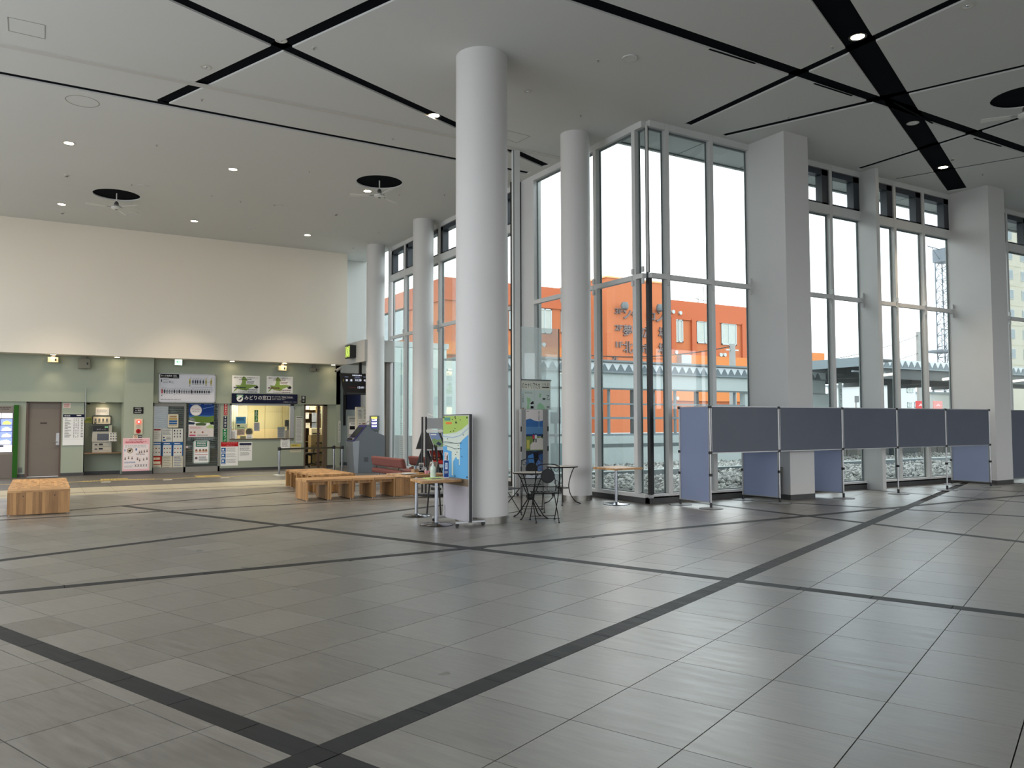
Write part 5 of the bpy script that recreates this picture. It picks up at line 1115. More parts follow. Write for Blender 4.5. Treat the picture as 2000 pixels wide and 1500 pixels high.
TB2 = Vector((5.13, 11.65, 0)); ped_table(TB2, square((5.2, 11.80), .72, .68, .2), .665, 'wooden table right behind the nearest one, crowded with papers and boxes', .22)
TB3 = Vector((8.95, 11.42, 0)); ped_table(TB3, square((8.93, 11.35), .62, .64, .05), .67, 'wooden table standing alone in front of the glass corner')
# things on the nearest table
z = ZT
c = FZ(846, 934, z); o = thing('green_paper', 'pale green paper lying under the sanitizer bottle', 'paper', tuple(c)); build('sheet', MB().extr([FZ(823, 933.5, z), FZ(836, 937.5, z), FZ(868, 935.5, z), FZ(858, 931, z)][::-1], (0, 0, .0015)), flat(196, 216, 138), o); build('black_mat', MB().extr([FZ(838, 935, z)+Vector((0, 0, .0016)), FZ(846, 936.5, z)+Vector((0, 0, .0016)), FZ(866, 935, z)+Vector((0, 0, .0016)), FZ(858, 933.5, z)+Vector((0, 0, .0016))], (0, 0, .001)), M_BLKP, o)
c = FZ(845.5, 932.5, z)+Vector((0, 0, .003)); a = c.z
o = thing('sanitizer_bottle', 'white hand sanitizer pump bottle on the nearest wooden table', 'bottle', tuple(c)); BW = mat('bottle_white', (206, 216, 206), .35, noise=(9, .96))
build('bottle', MB().lathe([(.001, 0), (.038, 0), (.040, .01), (.040, .135), (.034, .155), (.016, .168), (.016, .18)], c, 24), BW, o, smooth=True)
build('label', MB().lathe([(.0405, .03), (.0405, .115)], c, 24), flat(196, 206, 196), o)
pump = build('pump', MB().tube([c+Vector((0, 0, .175)), c+Vector((0, 0, .225))], .007, 8).tube([c+Vector((0, 0, .222)), c+Vector((-.02, -.01, .228)), c+Vector((-.045, -.02, .215)), c+Vector((-.05, -.022, .205))], .006, 8).cyl(c+Vector((0, 0, .18)), .015, .02, 14), WHT, o, smooth=True)
tl = FX(866.5, 931, 5.09); s = Sheet((tl.x, tl.y, z+.265), (.9, -.436, 0), (0, 0, -1), .078, .262, (-.436, -.9, 0))
o = thing('blue_sign_stand', 'narrow blue sign standing upright on the nearest table by the map board', 'sign', tuple(s.P(.5, 1))); build('plate', s.slab(.005, None), flat(206, 212, 214), o); s.rect(.06, .03, .94, .97, flat(30, 62, 122)); s.rect(.25, .16, .75, .52, flat(196, 208, 222), 2); s.text('手指', .34, .22, .66, .3, BLU, 3); s.text('消毒', .34, .33, .66, .41, BLU, 3); s.lines(.15, .62, .9, .78, 3, WHT, .4, 3); done_sheet(o, s)
b = s.P(.5, 1); build('foot', MB().box((b.x-.03, b.y-.02, z), (b.x+.03, b.y+.03, z+.003)), WHT, o)
# things on the second table
z = .665
c = FZ(790, 924.5, z); o = thing('paper_stack', 'fanned stack of white and dark papers at the left of the second table', 'papers', tuple(c))
for i, (dx, dy, an, m) in enumerate(((0, 0, .1, BLK_P), (.01, .01, -.2, WHT), (-.02, .0, .3, LGY), (.02, -.01, 0, WHT), (0, .01, -.4, WHT))): build('paper', MB().extr([Vector((x, y, z+i*.004)) for x, y in square((5.0+dx, 11.65+dy), .21, .15, an)], (0, 0, .003)), m, o)
def small_box(px, py, w, d, h, ang, m, label, name='card_box', cat='box', extra=None):
    c = FZ(px, py, z); o = thing(name, label, cat, tuple(c)); build('walls', MB().extr([Vector((x, y, z)) for x, y in square(c, w, d, ang)], (0, 0, h)), m, o)
    if extra: extra(o, c)
    else: build('lid_edge', MB().extr([Vector((x, y, z+h)) for x, y in square(c, w*.8, d*.8, ang)], (0, 0, .004)), m, o)
    return o
def leaf(o, c):
    for i in range(5): a = random.uniform(-.5, .5); q = c+Vector((-.03+.02*i, 0, .03)); build('leaflet', MB().extr([q, q+Vector((.035, .01, 0)), q+Vector((.035+.02*a, .01, .07)), q+Vector((.02*a, 0, .07))], (0, .003, 0)), (WHT, flat(120, 160, 190), LGY, WHT, flat(90, 130, 170))[i], o)
small_box(812, 922, .12, .09, .05, .2, TAN, 'tan card box stuffed with white and blue leaflets on the second table', extra=leaf)
small_box(821, 926, .10, .07, .022, .2, M_TBL, 'flat wooden tray in front of the leaflet box', 'wooden_tray', 'tray')
c = FZ(827.5, 924, z); R_ = .052; o = thing('tape_roll', 'large grey roll of tape standing on edge on the second table', 'tape', tuple(c)); cc = c+Vector((0, 0, R_))
m_ = MB(); k = 28
for i in range(k):
    a0, a1 = 2*PI*i/k, 2*PI*(i+1)/k
    def q(r, a, y): return cc+Vector((r*math.cos(a), y, r*math.sin(a)))
    m_.add([q(R_, a0, -.022), q(R_, a1, -.022), q(R_, a1, .022), q(R_, a0, .022), q(.030, a0, -.022), q(.030, a1, -.022), q(.030, a1, .022), q(.030, a0, .022)], [(0, 1, 2, 3), (7, 6, 5, 4), (0, 4, 5, 1), (3, 2, 6, 7)])
build('tape', m_, mat('tape_grey', (150, 154, 160), .4, noise=(9, .9)), o, smooth=True); m_ = MB(); 
for i in range(k):
    a0, a1 = 2*PI*i/k, 2*PI*(i+1)/k; m_.add([q(.030, a0, -.024), q(.030, a1, -.024), q(.030, a1, .024), q(.030, a0, .024), q(.026, a0, -.024), q(.026, a1, -.024), q(.026, a1, .024), q(.026, a0, .024)], [(0, 1, 2, 3), (7, 6, 5, 4), (0, 4, 5, 1), (3, 2, 6, 7)])
build('core', m_, WHT, o)
tl = FZ(823, 925, z); s = Sheet((tl.x, tl.y+.1, z+.165), (.97, -.24, 0), (0, 0, -1), .075, .12, (-.24, -.97, 0)); o = thing('small_black_sign', 'little black sign with white frame on the second table', 'sign', (tl.x+.04, tl.y+.1, z)); build('plate', s.slab(.006, None), WHT, o); s.rect(.1, .08, .9, .92, BLK_P); s.lines(.2, .2, .8, .7, 3, LGY, .4, 2); done_sheet(o, s); build('foot', MB().box((tl.x, tl.y+.06, z), (tl.x+.075, tl.y+.11, z+.045)), BLK_P, o)
tl = FZ(840, 925, z); s = Sheet((tl.x+.03, tl.y+.05, z+.19), (.5, -.86, 0), (-.25, -.1, -.96), .15, .2, (-.86, -.5, .1)); o = thing('brown_book_stand', 'brown backed book stand leaning on the second table', 'book stand', (tl.x, tl.y, z)); build('back_panel', s.slab(.012, None), mat('brown_card', (104, 88, 70), .6, noise=(8, .9)), o); s.lines(.1, .1, .9, .5, 3, flat(86, 72, 58), .3); done_sheet(o, s, 'ribs'); build('ledge', MB().box((tl.x-.05, tl.y-.06, z), (tl.x+.08, tl.y+.05, z+.02)), mat('brown_card', (0, 0, 0)), o)
c = FZ(868, 926, z); o = thing('white_paper_cone', 'white folded paper standing at the right of the second table', 'paper', (5.36, 11.62, z)); build('folded_sheet', MB().add([(5.28, 11.55, z), (5.44, 11.60, z), (5.38, 11.76, z), (5.38, 11.60, z+.20)], [(0, 1, 3), (1, 2, 3), (2, 0, 3), (0, 2, 1)]), WHT, o); build('pink_card', MB().box((5.25, 11.56, z), (5.36, 11.60, z+.05)), PNK, o)

# ================================================================== MAP NOTICE BOARD ON CASTERS
o = thing('map_notice_board', 'wheeled grey board with a green and blue town map pinned to it', 'notice board', (5.27, 10.52, 0))
BX, y0, y1, z0, z1 = 5.262, 10.945, 10.085, .055, 1.59
build('panel', MB().box((BX, y1, z0), (BX+.03, y0, z1)), mat('board_grey', (170, 166, 172), .8, noise=(4, .93, (1, 1, .3))), o)
build('edge_frame', MB().box((BX-.004, y1-.014, z0), (BX+.036, y1, z1+.01)).box((BX-.004, y1, z1), (BX+.036, y0, z1+.01)), M_BLKP, o)
build('edge_strip', MB().box((BX-.006, y1, z0), (BX, y1+.025, z1)).box((BX+.03, y1-.012, z0), (BX+.04, y1+.004, z1)), M_ALU, o)
s = Sheet((BX-.001, y0, z1-.012), (0, -1, 0), (0, 0, -1), y0-y1-.03, .91, (-1, 0, 0))
mp_ = build('map_sheet', s.slab(.003, None), flat(190, 202, 190), o)
GM, BM, CM = flat(158, 184, 96), flat(92, 158, 204), flat(196, 206, 196)
s.poly([(0, 0), (1, 0), (1, .13), (.75, .22), (.5, .27), (.2, .29), (0, .30)], GM); s.rect(.0, .30, 1, 1, CM, 1)
for q_ in ([(0, .50), (.17, .50), (.17, .56), (.36, .58), (.36, 1), (0, 1)], [(.36, .97), (.42, .97), (.42, 1), (.36, 1)], [(.42, .74), (.53, .66), (.58, .70), (.65, .70), (.65, .79), (.68, .79), (.68, 1), (.42, 1)], [(.68, .44), (.80, .38), (1, .30), (1, 1), (.68, 1)]): s.poly(q_, BM, 2)
for q_ in ([(0, .33), (.4, .345), (.7, .31), (1, .19), (1, .205), (.7, .325), (.4, .36), (0, .345)],): s.poly(q_, flat(150, 170, 190), 3)
for v, a in ((.41, .03), (.47, .06), (.44, .0)): s.poly([(0, v), (.5, v+a), (.75, v+a-.01), (.75, v+a), (.5, v+a+.01), (0, v+.01)], flat(96, 110, 110), 3)
s.rect(.06, .025, .30, .075, flat(90, 140, 130), 3); s.rect(.12, .10, .36, .135, ORG, 3)
for u, v in ((.38, .05), (.5, .04), (.68, .06), (.55, .11), (.48, .2), (.3, .25), (.42, .24), (.18, .37), (.52, .44), (.6, .47), (.62, .52), (.48, .53), (.56, .58), (.5, .62), (.8, .3), (.75, .65)): s.rect(u, v, u+.035, v+.012, BLK_P, 4)
s.poly([(.50, .12), (.56, .12), (.53, .075)], BLK_P, 4)
for u, v in ((.04, .02), (.96, .03), (.96, .97), (.5, .975), (.5, .02)): s.disc(u, v, .018, BLK_P, 5, 8)
build('print', s.mb, None, mp_)
t_ = Sheet((BX-.004, y0-.05, 1.59-.56), (0, -1, 0), (0, 0, -1), .13, .19, (-1, 0, 0)); pn = build('pinned_note', t_.slab(.002, None), WHT, o); t_.rect(.6, .25, .9, .85, BLK_P); t_.lines(.15, .1, .5, .9, 5, RED, .4); t_.disc(.9, .2, .07, BLK_P, 2, 8); t_.disc(.15, .9, .07, BLK_P, 2, 8); build('print', t_.mb, None, pn)
build('cork_strip', MB().box((BX-.003, y1+.028, .56), (BX, y0, .665)), mat('cork_brown', (124, 108, 88), .8, noise=(30, .85)), o)
for yy, nm in ((y1+.03, 0), (y0-.05, 1)):
    f = build('foot_bar', MB().box((BX-.20, yy-.02, .045), (BX+.26, yy+.02, .075)).box((BX-.012, yy-.015, .07), (BX-.002, yy+.012, .24)), M_ALU, o, bevel=.004)
    for x in (BX-.18, BX+.24): build('caster', MB().tube([(x, yy-.012, .025), (x, yy+.012, .025)], .025, 14).box((x-.012, yy-.018, .025), (x+.012, yy+.018, .05)), M_BLKP, f)

# ================================================================== BLACK FOLDING EASEL BEHIND THE TABLES
E0 = Vector((5.62, 11.9, 0)); o = thing('folding_easel', 'black folding easel legs behind the second table', 'easel', tuple(E0)); 
fa = FZ(834, 1003); fb = FZ(861, 1006); ap = Vector((5.80, 12.42, 1.1))
build('leg', MB().tube([fa, ap+Vector((-.03, 0, -.02))], .014, 8), M_BLK, o); build('leg', MB().tube([fb, ap+Vector((.05, .03, -.02))], .014, 8), M_BLK, o); build('leg', MB().tube([FZ(872, 985), ap], .012, 8), M_BLK, o)
mid = lambda p, q, t: p+(q-p)*t
build('cross_bar', MB().box(*[tuple(v) for v in (mid(fa, ap, .35)+Vector((.02, -.01, -.02)), mid(fb, ap, .35)+Vector((.06, .02, .02)))]), M_BLK, o)

# ================================================================== BROCHURE RACK
RX, RYY = 6.62, 14.35
o = thing('brochure_rack', 'black wire brochure rack with three tiers beside the map board', 'rack', (7.0, 14.6, 0))
def rp(px, y=14.62): return FY(px, 812, y).x
xl, xm, xr = rp(825, 14.75), rp(832, 14.62), rp(832, 14.62)+.85
for x, y in ((xl, 14.75), (xm, 14.62), (xr, 14.62), (xr+.1, 14.75)): build('upright', MB().tube([(x, y, .05), (x, y, 1.60)], .02, 10), M_BLK, o)
fb_ = MB(); pts = [(xl+.45+.62*math.cos(a), 14.6+.27*math.sin(a), .05) for a in [2*PI*i/28 for i in range(28)]]; fb_.tube(pts, .018, 8, closed=True); build('base_ring', fb_, M_BLK, o); build('base_plate', MB().prism([(xl+.45+.58*math.cos(2*PI*i/24), 14.6+.22*math.sin(2*PI*i/24)) for i in range(24)], .06, .07), GRY, o)
build('header_panel', MB().box((xm+.02, 14.60, 1.36), (xr, 14.615, 1.575)), mat('header_grey', (150, 152, 154), .4, noise=(4, .95)), o)
build('header_rail', MB().box((xm, 14.58, 1.30), (xr, 14.60, 1.335)), WHT, o)
build('clamp_light', MB().tube([(xm+.03, 14.6, 1.6), (xm+.03, 14.58, 1.66), (xm+.12, 14.56, 1.61)], .012, 8), WHT, o)
BC = [(flat(110, 130, 170), flat(110, 140, 100)), (flat(130, 36, 34), flat(70, 24, 24)), (flat(70, 90, 110), flat(96, 120, 110))]
for r, zt in enumerate((1.28, .93, .58)):
    sf = build('shelf', MB().extr([(xm, 14.62, zt), (xm, 14.30, zt-.31), (xm, 14.30, zt-.33), (xm, 14.62, zt-.33)], (.015, 0, 0)).extr([(xr, 14.62, zt), (xr, 14.30, zt-.31), (xr, 14.30, zt-.33), (xr, 14.62, zt-.33)], (-.015, 0, 0)).extr([(xl-.12, 14.78, zt-.33), (xm, 14.74, zt-.33), (xm, 14.74, zt), (xl, 14.78, zt)], (0, .03, 0)), M_BLK, o)
    build('shelf_tray', MB().extr([(xm, 14.60, zt-.01), (xr, 14.60, zt-.01), (xr, 14.33, zt-.30), (xm, 14.33, zt-.30)], (0, .01, .005)), M_BLK, sf); build('shelf_lip', MB().box((xm, 14.28, zt-.34), (xr, 14.30, zt-.28)), mat('clear_lip', (180, 184, 190), .2, noise=(9, .95)) if r < 2 else M_BLK, sf)
    for k in range(3):
        x0 = xm+.03+k*.27; P_ = [Vector((x0+.02, 14.585, zt-.02)), Vector((x0+.23, 14.585, zt-.02)), Vector((x0+.25, 14.325, zt-.30)), Vector((x0+.05, 14.325, zt-.30))]
        ux_ = (P_[1]-P_[0]).normalized(); dy = (P_[3]-P_[0]); dy.x = 0; ln = dy.length; uy_ = dy.normalized(); nn = uy_.cross(ux_) ; nn = nn if nn.y < 0 else -nn
        b_o = thing('brochure', ['mountain', 'red', 'coast'][r]+' brochure, '+['left', 'middle', 'right'][k]+' of the '+['top', 'middle', 'bottom'][r]+' tier of the black rack', 'brochure', tuple(P_[3]), 'brochures on the black rack')
        s = Sheet(P_[0], ux_, uy_, .21, ln*.95, nn); build('booklet', s.slab(.012, None), WHT, b_o); s.rect(0, 0, 1, 1, BC[r][0]); s.poly([(0, .5), (.3, .38), (.6, .5), (1, .42), (1, 1), (0, 1)], BC[r][1], 2)
        if r == 1:
            for i in range(5): s.disc(random.uniform(.15, .85), random.uniform(.25, .7), .08, flat(180, 130, 90), 3, 8)
            s.rect(0, .72, 1, .95, flat(170, 40, 36), 3)
        else: s.poly([(.3, .8), (.6, .62), (.9, .78), (.6, .95)], (flat(44, 54, 80), 0, flat(190, 196, 190))[r], 3); s.rect(.1, .08, .7, .14, WHT, 3)
        done_sheet(b_o, s)

# ================================================================== POST, GLASS SCREEN, BANNER, POSTER DISPLAY BY WALL A
o = thing('support_post', 'slim square light grey post from floor to ceiling beside the glass screen', 'post', (8.32, 13.78, 0)); PX0 = FY(1005.5, 500, 13.75).x; PX1 = FY(1016, 500, 13.75).x
build('post', MB().box((PX0, 13.75, 0), (PX1, 13.87, ZC)), M_FRAME, o); build('dark_edge', MB().box((PX0-.006, 13.76, 0), (PX0, 13.80, ZC)), M_GASKET, o)
gx0, gx1 = FY(1018, 640, 13.82).x, FY(1092, 640, 13.82).x
M_SCR = glass('screen_glass', (.93, .97, .97), .10)
nt = M_SCR.node_tree; om = [n for n in nt.nodes if n.type == 'OUTPUT_MATERIAL'][0]; prev_ = om.inputs[0].links[0].from_socket; df = nt.nodes.new('ShaderNodeBsdfTranslucent'); df.inputs[0].default_value = (.85, .9, .92, 1)
d2 = nt.nodes.new('ShaderNodeBsdfDiffuse'); d2.inputs[0].default_value = (.85, .9, .92, 1); m1 = nt.nodes.new('ShaderNodeMixShader'); m1.inputs[0].default_value = .5; nt.links.new(df.outputs[0], m1.inputs[1]); nt.links.new(d2.outputs[0], m1.inputs[2])
m2 = nt.nodes.new('ShaderNodeMixShader'); m2.inputs[0].default_value = .28; nt.links.new(prev_, m2.inputs[1]); nt.links.new(m1.outputs[0], m2.inputs[2]); nt.links.new(m2.outputs[0], om.inputs[0])
o = thing('glass_screen', 'tall frameless glass draught screen between slim post and round column', 'glass screen', ((gx0+gx1)/2, 13.82, .02))
build('glass_sheet', MB().box((gx0, 13.815, .05), (gx1, 13.827, 3.45)), M_SCR, o); build('edge_seal', MB().box((gx1-.012, 13.81, .03), (gx1, 13.832, 3.45)), M_BLKP, o); build('floor_channel', MB().box((gx0, 13.80, 0), (gx1, 13.84, .05)), M_ALU, o)
s = Sheet(FY(1018, 742, 13.80), (1, 0, 0), (0, 0, -1), FY(1075, 742, 13.8).x-FY(1018, 742, 13.8).x, FY(1018, 742, 13.8).z-FY(1018, 800, 13.8).z, (0, -1, 0))
o = thing('film_banner', 'pale banner about canaries hung on the glass screen above the poster display', 'banner', tuple(s.P(.5, 1))); build('paper', s.slab(.002, None), flat(192, 206, 202), o); build('top_rail', MB().extr([s.P(-.02, -.03), s.P(1.02, -.03), s.P(1.02, .01), s.P(-.02, .01)], s.n*.01), GRY, o)
s.rect(0, .02, 1, .33, flat(208, 210, 198)); s.text('のカナリアたち', .03, .09, .64, .28, BLK_P, 2); s.text('5.23', .80, .08, .96, .17, BLK_P, 2); s.text('2013', .70, .10, .79, .16, GRY, 2); s.lines(.70, .21, .96, .27, 1, BLK_P, .7, 2, .02)
s.rect(.44, .02, .446, 1, flat(160, 176, 176), 2); s.lines(.12, .40, .40, .47, 2, flat(120, 130, 126), .4, 2)
s.poly([(.18, .58), (.3, .62), (.32, .7), (.26, .82), (.28, .98), (.18, .98), (.2, .8)], flat(150, 190, 150), 2); s.poly([(.62, .44), (.68, .46), (.66, .58), (.6, .58)], flat(150, 190, 150), 2); s.poly([(.52, .98), (.56, .82), (.64, .76), (.72, .82), (.82, .96), (.8, .99)], flat(150, 196, 160), 2)
s.poly([(.3, .78), (.4, .70), (.42, .80), (.32, .82)], BLK_P, 3); s.rect(.31, .88, .41, .96, BLK_P, 3); s.rect(.72, .60, .82, .66, flat(60, 66, 64), 3); s.text('乙', .86, .5, .97, .66, flat(60, 60, 70), 3); s.lines(.86, .88, .98, .96, 2, flat(50, 50, 56), .6, 3); s.vtext('北の', .03, .45, .08, .6, GRY, 3); s.lines(.02, .62, .09, .78, 4, GRY, .5, 3); s.rect(.03, .94, .09, .97, flat(170, 110, 60), 3)
done_sheet(o, s)
DY = 13.55
a, b = FY(1016.5, 799, DY), FY(1072, 967, DY); dz = a.z
o = thing('poster_display', 'wheeled grey poster display with seaside travel posters near the garden chairs', 'display stand', ((a.x+b.x)/2, DY+.03, 0))
build('panel', MB().box((a.x+.02, DY, .12), (b.x-.02, DY+.04, dz)), mat('pegboard_grey', (146, 146, 146), .6, noise=(90, .82)), o)
for x in (a.x, b.x-.025): u_ = build('upright', MB().box((x, DY-.01, .08), (x+.025, DY+.05, dz)), M_ALU, o)
for x in (a.x, b.x-.03):
    for zz in (.5, .9, 1.3): build('clip', MB().box((x-.004, DY-.018, zz), (x+.02, DY-.005, zz+.10)), M_BLKP, o)
for x in (a.x+.03, b.x-.03):
    f = build('foot_bar', MB().box((x-.02, DY-.22, .06), (x+.02, DY+.20, .09)), M_ALU, o)
    for yy in (DY-.20, DY+.17): build('caster', MB().tube([(x-.012, yy, .03), (x+.012, yy, .03)], .03, 12), M_BLKP, f)
pw0, pw1 = FY(1027, 830, DY).x, FY(1060, 830, DY).x; zt, zm, zb = FY(1040, 799, DY).z, FY(1040, 879, DY).z, FY(1040, 935, DY).z
s = Sheet((pw0, DY, zt-.01), (1, 0, 0), (0, 0, -1), pw1-pw0, zt-zm, (0, -1, 0)); pp = thing('travel_poster', 'travel poster of two walkers on a pale coast path under blue sky', 'poster', tuple(s.P(.5, 1))); build('paper', s.slab(.003, None), flat(206, 200, 200), pp)
s.poly([(0, .25), (.25, .22), (.5, .27), (.75, .29), (1, .27), (1, .62), (0, .62)], flat(56, 100, 156)); s.poly([(0, .42), (1, .42), (1, .62), (0, .62)], flat(84, 128, 172), 2); s.rect(0, .60, 1, .655, flat(44, 66, 112), 3); s.poly([(0, .64), (.8, .66), (1, .66), (1, 1), (0, 1)], flat(112, 132, 74), 3)
s.poly([(.55, .72), (.85, .68), (1, .72), (1, .98), (.25, .98), (.25, .86)], flat(196, 190, 184), 4); s.poly([(.9, .62), (1, .61), (1, .68), (.88, .68)], flat(40, 50, 50), 5); s.rect(.04, .74, .20, .95, flat(176, 170, 90), 5)
for u, m in ((.44, flat(176, 56, 80)), (.58, flat(200, 206, 210))): s.disc(u, .595, .035, flat(50, 40, 36), 6, 8); s.poly([(u-.06, .62), (u+.05, .62), (u+.06, .71), (u-.07, .71)], m, 6); s.rect(u-.03, .71, u, .80, flat(50, 60, 70), 6); s.rect(u+.01, .71, u+.04, .80, flat(50, 60, 70), 6)
s.lines(.04, .03, .2, .06, 1, GRY, .7, 3); s.vtext('旅するまち', .72, .04, .82, .28, flat(60, 60, 66), 3); s.vtext('北の岬', .74, .30, .80, .46, flat(150, 176, 206), 3); done_sheet(pp, s)
s = Sheet((pw0, DY, zm), (1, 0, 0), (0, 0, -1), pw1-pw0, zm-zb, (0, -1, 0)); pp = thing('travel_poster', 'lower travel poster with a dark silhouette over blue water', 'poster', tuple(s.P(.5, 1))); build('paper', s.slab(.003, None), flat(196, 200, 206), pp)
s.rect(0, 0, 1, 1, flat(56, 84, 128)); s.poly([(0, 0), (.5, .05), (1, 0), (1, .12), (.7, .2), (.5, .14), (.2, .2), (0, .3)], flat(40, 46, 60), 2); s.poly([(.1, .2), (.4, .12), (.5, .45), (.2, .5)], flat(70, 120, 176), 3); s.poly([(.45, .1), (.7, .08), (.75, .3), (.6, .45), (.5, .6), (.46, .3)], flat(22, 24, 30), 4); s.poly([(.6, .35), (.85, .3), (1, .5), (1, .9), (.6, .8)], flat(90, 120, 176), 3); s.poly([(.0, .75), (1, .85), (1, 1), (0, 1)], flat(190, 196, 206), 4); done_sheet(pp, s)
# white letter bin behind, seen left of the garden chairs
o = thing('small_trolley', 'low grey shelf trolley partly hidden behind the thickest column', 'trolley', (8.0, 14.3, 0))
build('shelf', MB().box((7.75, 14.1, .32), (8.25, 14.5, .36)), WHT, o); build('upright', MB().box((7.76, 14.12, .06), (7.79, 14.15, .95)).box((8.20, 14.12, .06), (8.23, 14.15, .95)), M_ALU, o); build('top_hook', MB().box((7.98, 14.12, .92), (8.02, 14.15, 1.12)).box((7.98, 14.12, 1.09), (8.10, 14.15, 1.12)), M_BLKP, o)
for x in (7.8, 8.2): build('caster', MB().tube([(x-.012, 14.14, .03), (x+.012, 14.14, .03)], .03, 12), M_BLKP, o)

# ================================================================== GARDEN FURNITURE IN BLACK IRON
M_IRON = mat('wrought_iron', (20, 21, 23), .45, .5, noise=(20, .8)); M_MOS = mat('mosaic_top', (176, 170, 162), .35, noise=(60, .7))
def bistro_table(c, R0, h, label, ring):
    o = thing('bistro_table', label, 'table', tuple(c), 'round iron garden tables'); c = Vector(c)
    build('tabletop', MB().lathe([(.001, h-.018), (R0, h-.018), (R0, h-.004), (R0-.015, h), (.001, h)], c, 36), M_MOS, o)
    build('rim', MB().tube([c+Vector((R0*math.cos(2*PI*i/36), R0*math.sin(2*PI*i/36), h-.012)) for i in range(36)], .011, 8, closed=True), M_IRON, o, smooth=True)
    n = 4
    for k in range(n):
        a = k*2*PI/n+(.5 if not ring else .95); d = Vector((math.cos(a), math.sin(a), 0)); pr = [(R0*.85, h-.02), (R0*.62, h-.12), (.10, h*.60), (.045, h*.48), (.05, h*.40), (.12, h*.28), (R0*.80, h*.08), (R0*.98, .02), (R0*1.1, .012)] if not ring else [(R0*.8, h-.02), (R0*.66, h-.08), (R0*.45, h*.62), (R0*.40, h*.45), (R0*.5, h*.25), (R0*.85, h*.05), (R0*1.15, .012)]
        pts = []
        for i in range(len(pr)-1):
            for t in (0, .25, .5, .75): pts.append(c+d*(pr[i][0]+(pr[i+1][0]-pr[i][0])*t)+Vector((0, 0, pr[i][1]+(pr[i+1][1]-pr[i][1])*t)))
        pts.append(c+d*pr[-1][0]+Vector((0, 0, pr[-1][1])))
        for _ in range(3): pts = [pts[0]]+[(pts[i-1]+pts[i]*2+pts[i+1])/4 for i in range(1, len(pts)-1)]+[pts[-1]]
        build('leg', MB().tube(pts, .009, 7).cyl(pts[-1]-Vector((0, 0, .012)), .018, .012, 10), M_IRON, o, smooth=True)
    if ring: build('stretcher_ring', MB().tube([c+Vector((R0*.42*math.cos(2*PI*i/20), R0*.42*math.sin(2*PI*i/20), h*.42)) for i in range(20)], .007, 6, closed=True), M_IRON, o)
    else: build('hub', MB().lathe([(.05, h*.40), (.06, h*.43), (.06, h*.49), (.05, h*.52)], c, 16), M_IRON, o, smooth=True)
bistro_table((6.55, 10.50, 0), .27, .705, 'near round iron garden table with pale mosaic top, three chairs around it', False)
bistro_table((8.18, 12.02, 0), .28, .685, 'farther round iron garden table against the slim round column', True)
def garden_chair(c, ang, label, dark):
    """folding iron chair, local +y is where the sitter looks"""
    o = thing('garden_chair', label, 'chair', (0, 0, 0), 'black folding garden chairs', local=True); R_ = .007
    def B(nm, mb, m=M_IRON, p=o, sm=True): return build(nm, mb, m, p, local=True, smooth=sm)
    w = .19
    for sx in (-1, 1):
        x = sx*w
        B('leg', MB().tube([(x, .20, .012), (x*.98, -.10, .40), (x*.95, -.20, .60), (x*.92, -.235, .84)], R_, 7).cyl((x, .20, 0), .016, .012, 8))
        B('leg', MB().tube([(x*.9, -.22, .012), (x*.92, .17, .42)], R_, 7).cyl((x*.9, -.22, 0), .016, .012, 8))
    for y, z_ in ((.165, .06), (-.185, .06)): B('stretcher', MB().tube([(-w, y, z_), (w, y, z_)], .005, 6))
    B('seat_frame', MB().tube([(-w, .19, .43), (w, .19, .43), (w*.92, -.15, .43), (-w*.92, -.15, .43)], R_, 7, closed=True))
    for i in range(7): x = -w+.025+i*(2*w-.05)/6; B('seat_slat', MB().box((x-.013, -.15, .43), (x+.013, .19, .437)), sm=False)
    B('back_hoop', MB().tube([(-w*.92, -.235, .82)]+[Vector((w*.92*math.cos(PI-PI*i/12), -.238, .82+.045*math.sin(PI*i/12))) for i in range(1, 12)]+[(w*.92, -.235, .82)], R_, 7))
    B('lower_rail', MB().tube([(-w*.95, -.21, .53), (w*.95, -.21, .53)], R_, 6))
    cz = .69
    md = B('medallion', MB().tube([(0, -.230, cz), (0, -.242, cz)], .095, 24), M_IRON if dark else M_MOS)
    B('medallion_rim', MB().tube([Vector((.098*math.cos(2*PI*i/24), -.236, cz+.098*math.sin(2*PI*i/24))) for i in range(24)], .009, 7, closed=True), M_IRON, md)
    if not dark: 
        for i in range(16): a = 2*PI*i/16; B('mosaic_chip', MB().cbox((.078*math.cos(a), -.229, cz+.078*math.sin(a)), (.02, .004, .02)), M_IRON, md, False)
        B('mosaic_flower', MB().tube([(0, -.228, cz), (0, -.231, cz)], .028, 8), M_IRON, md)
    for sx in (-1, 1):
        for up in (1, -1):
            cx, c0 = sx*.12, cz+up*.10; pts = []
            for i in range(22): t = i/21; r = .048*(1-.75*t); a = (PI/2*up)+sx*up*(-1)*t*3.4*PI/1.6; pts.append((cx+r*math.cos(a), -.236, c0+r*math.sin(a)))
            B('scroll', MB().tube(pts, .004, 5))
    o.location = c; o.rotation_euler = (0, 0, ang); return o
garden_chair((6.36, 10.98, 0), math.radians(-155), 'garden chair with mosaic medallion, half hidden by the thickest column', False)
garden_chair((7.05, 11.25, 0), math.radians(150), 'garden chair with black medallion behind the near garden table', True)
garden_chair((6.50, 10.02, 0), math.radians(-22), 'garden chair with black round medallion in front, right of the near garden table', True)

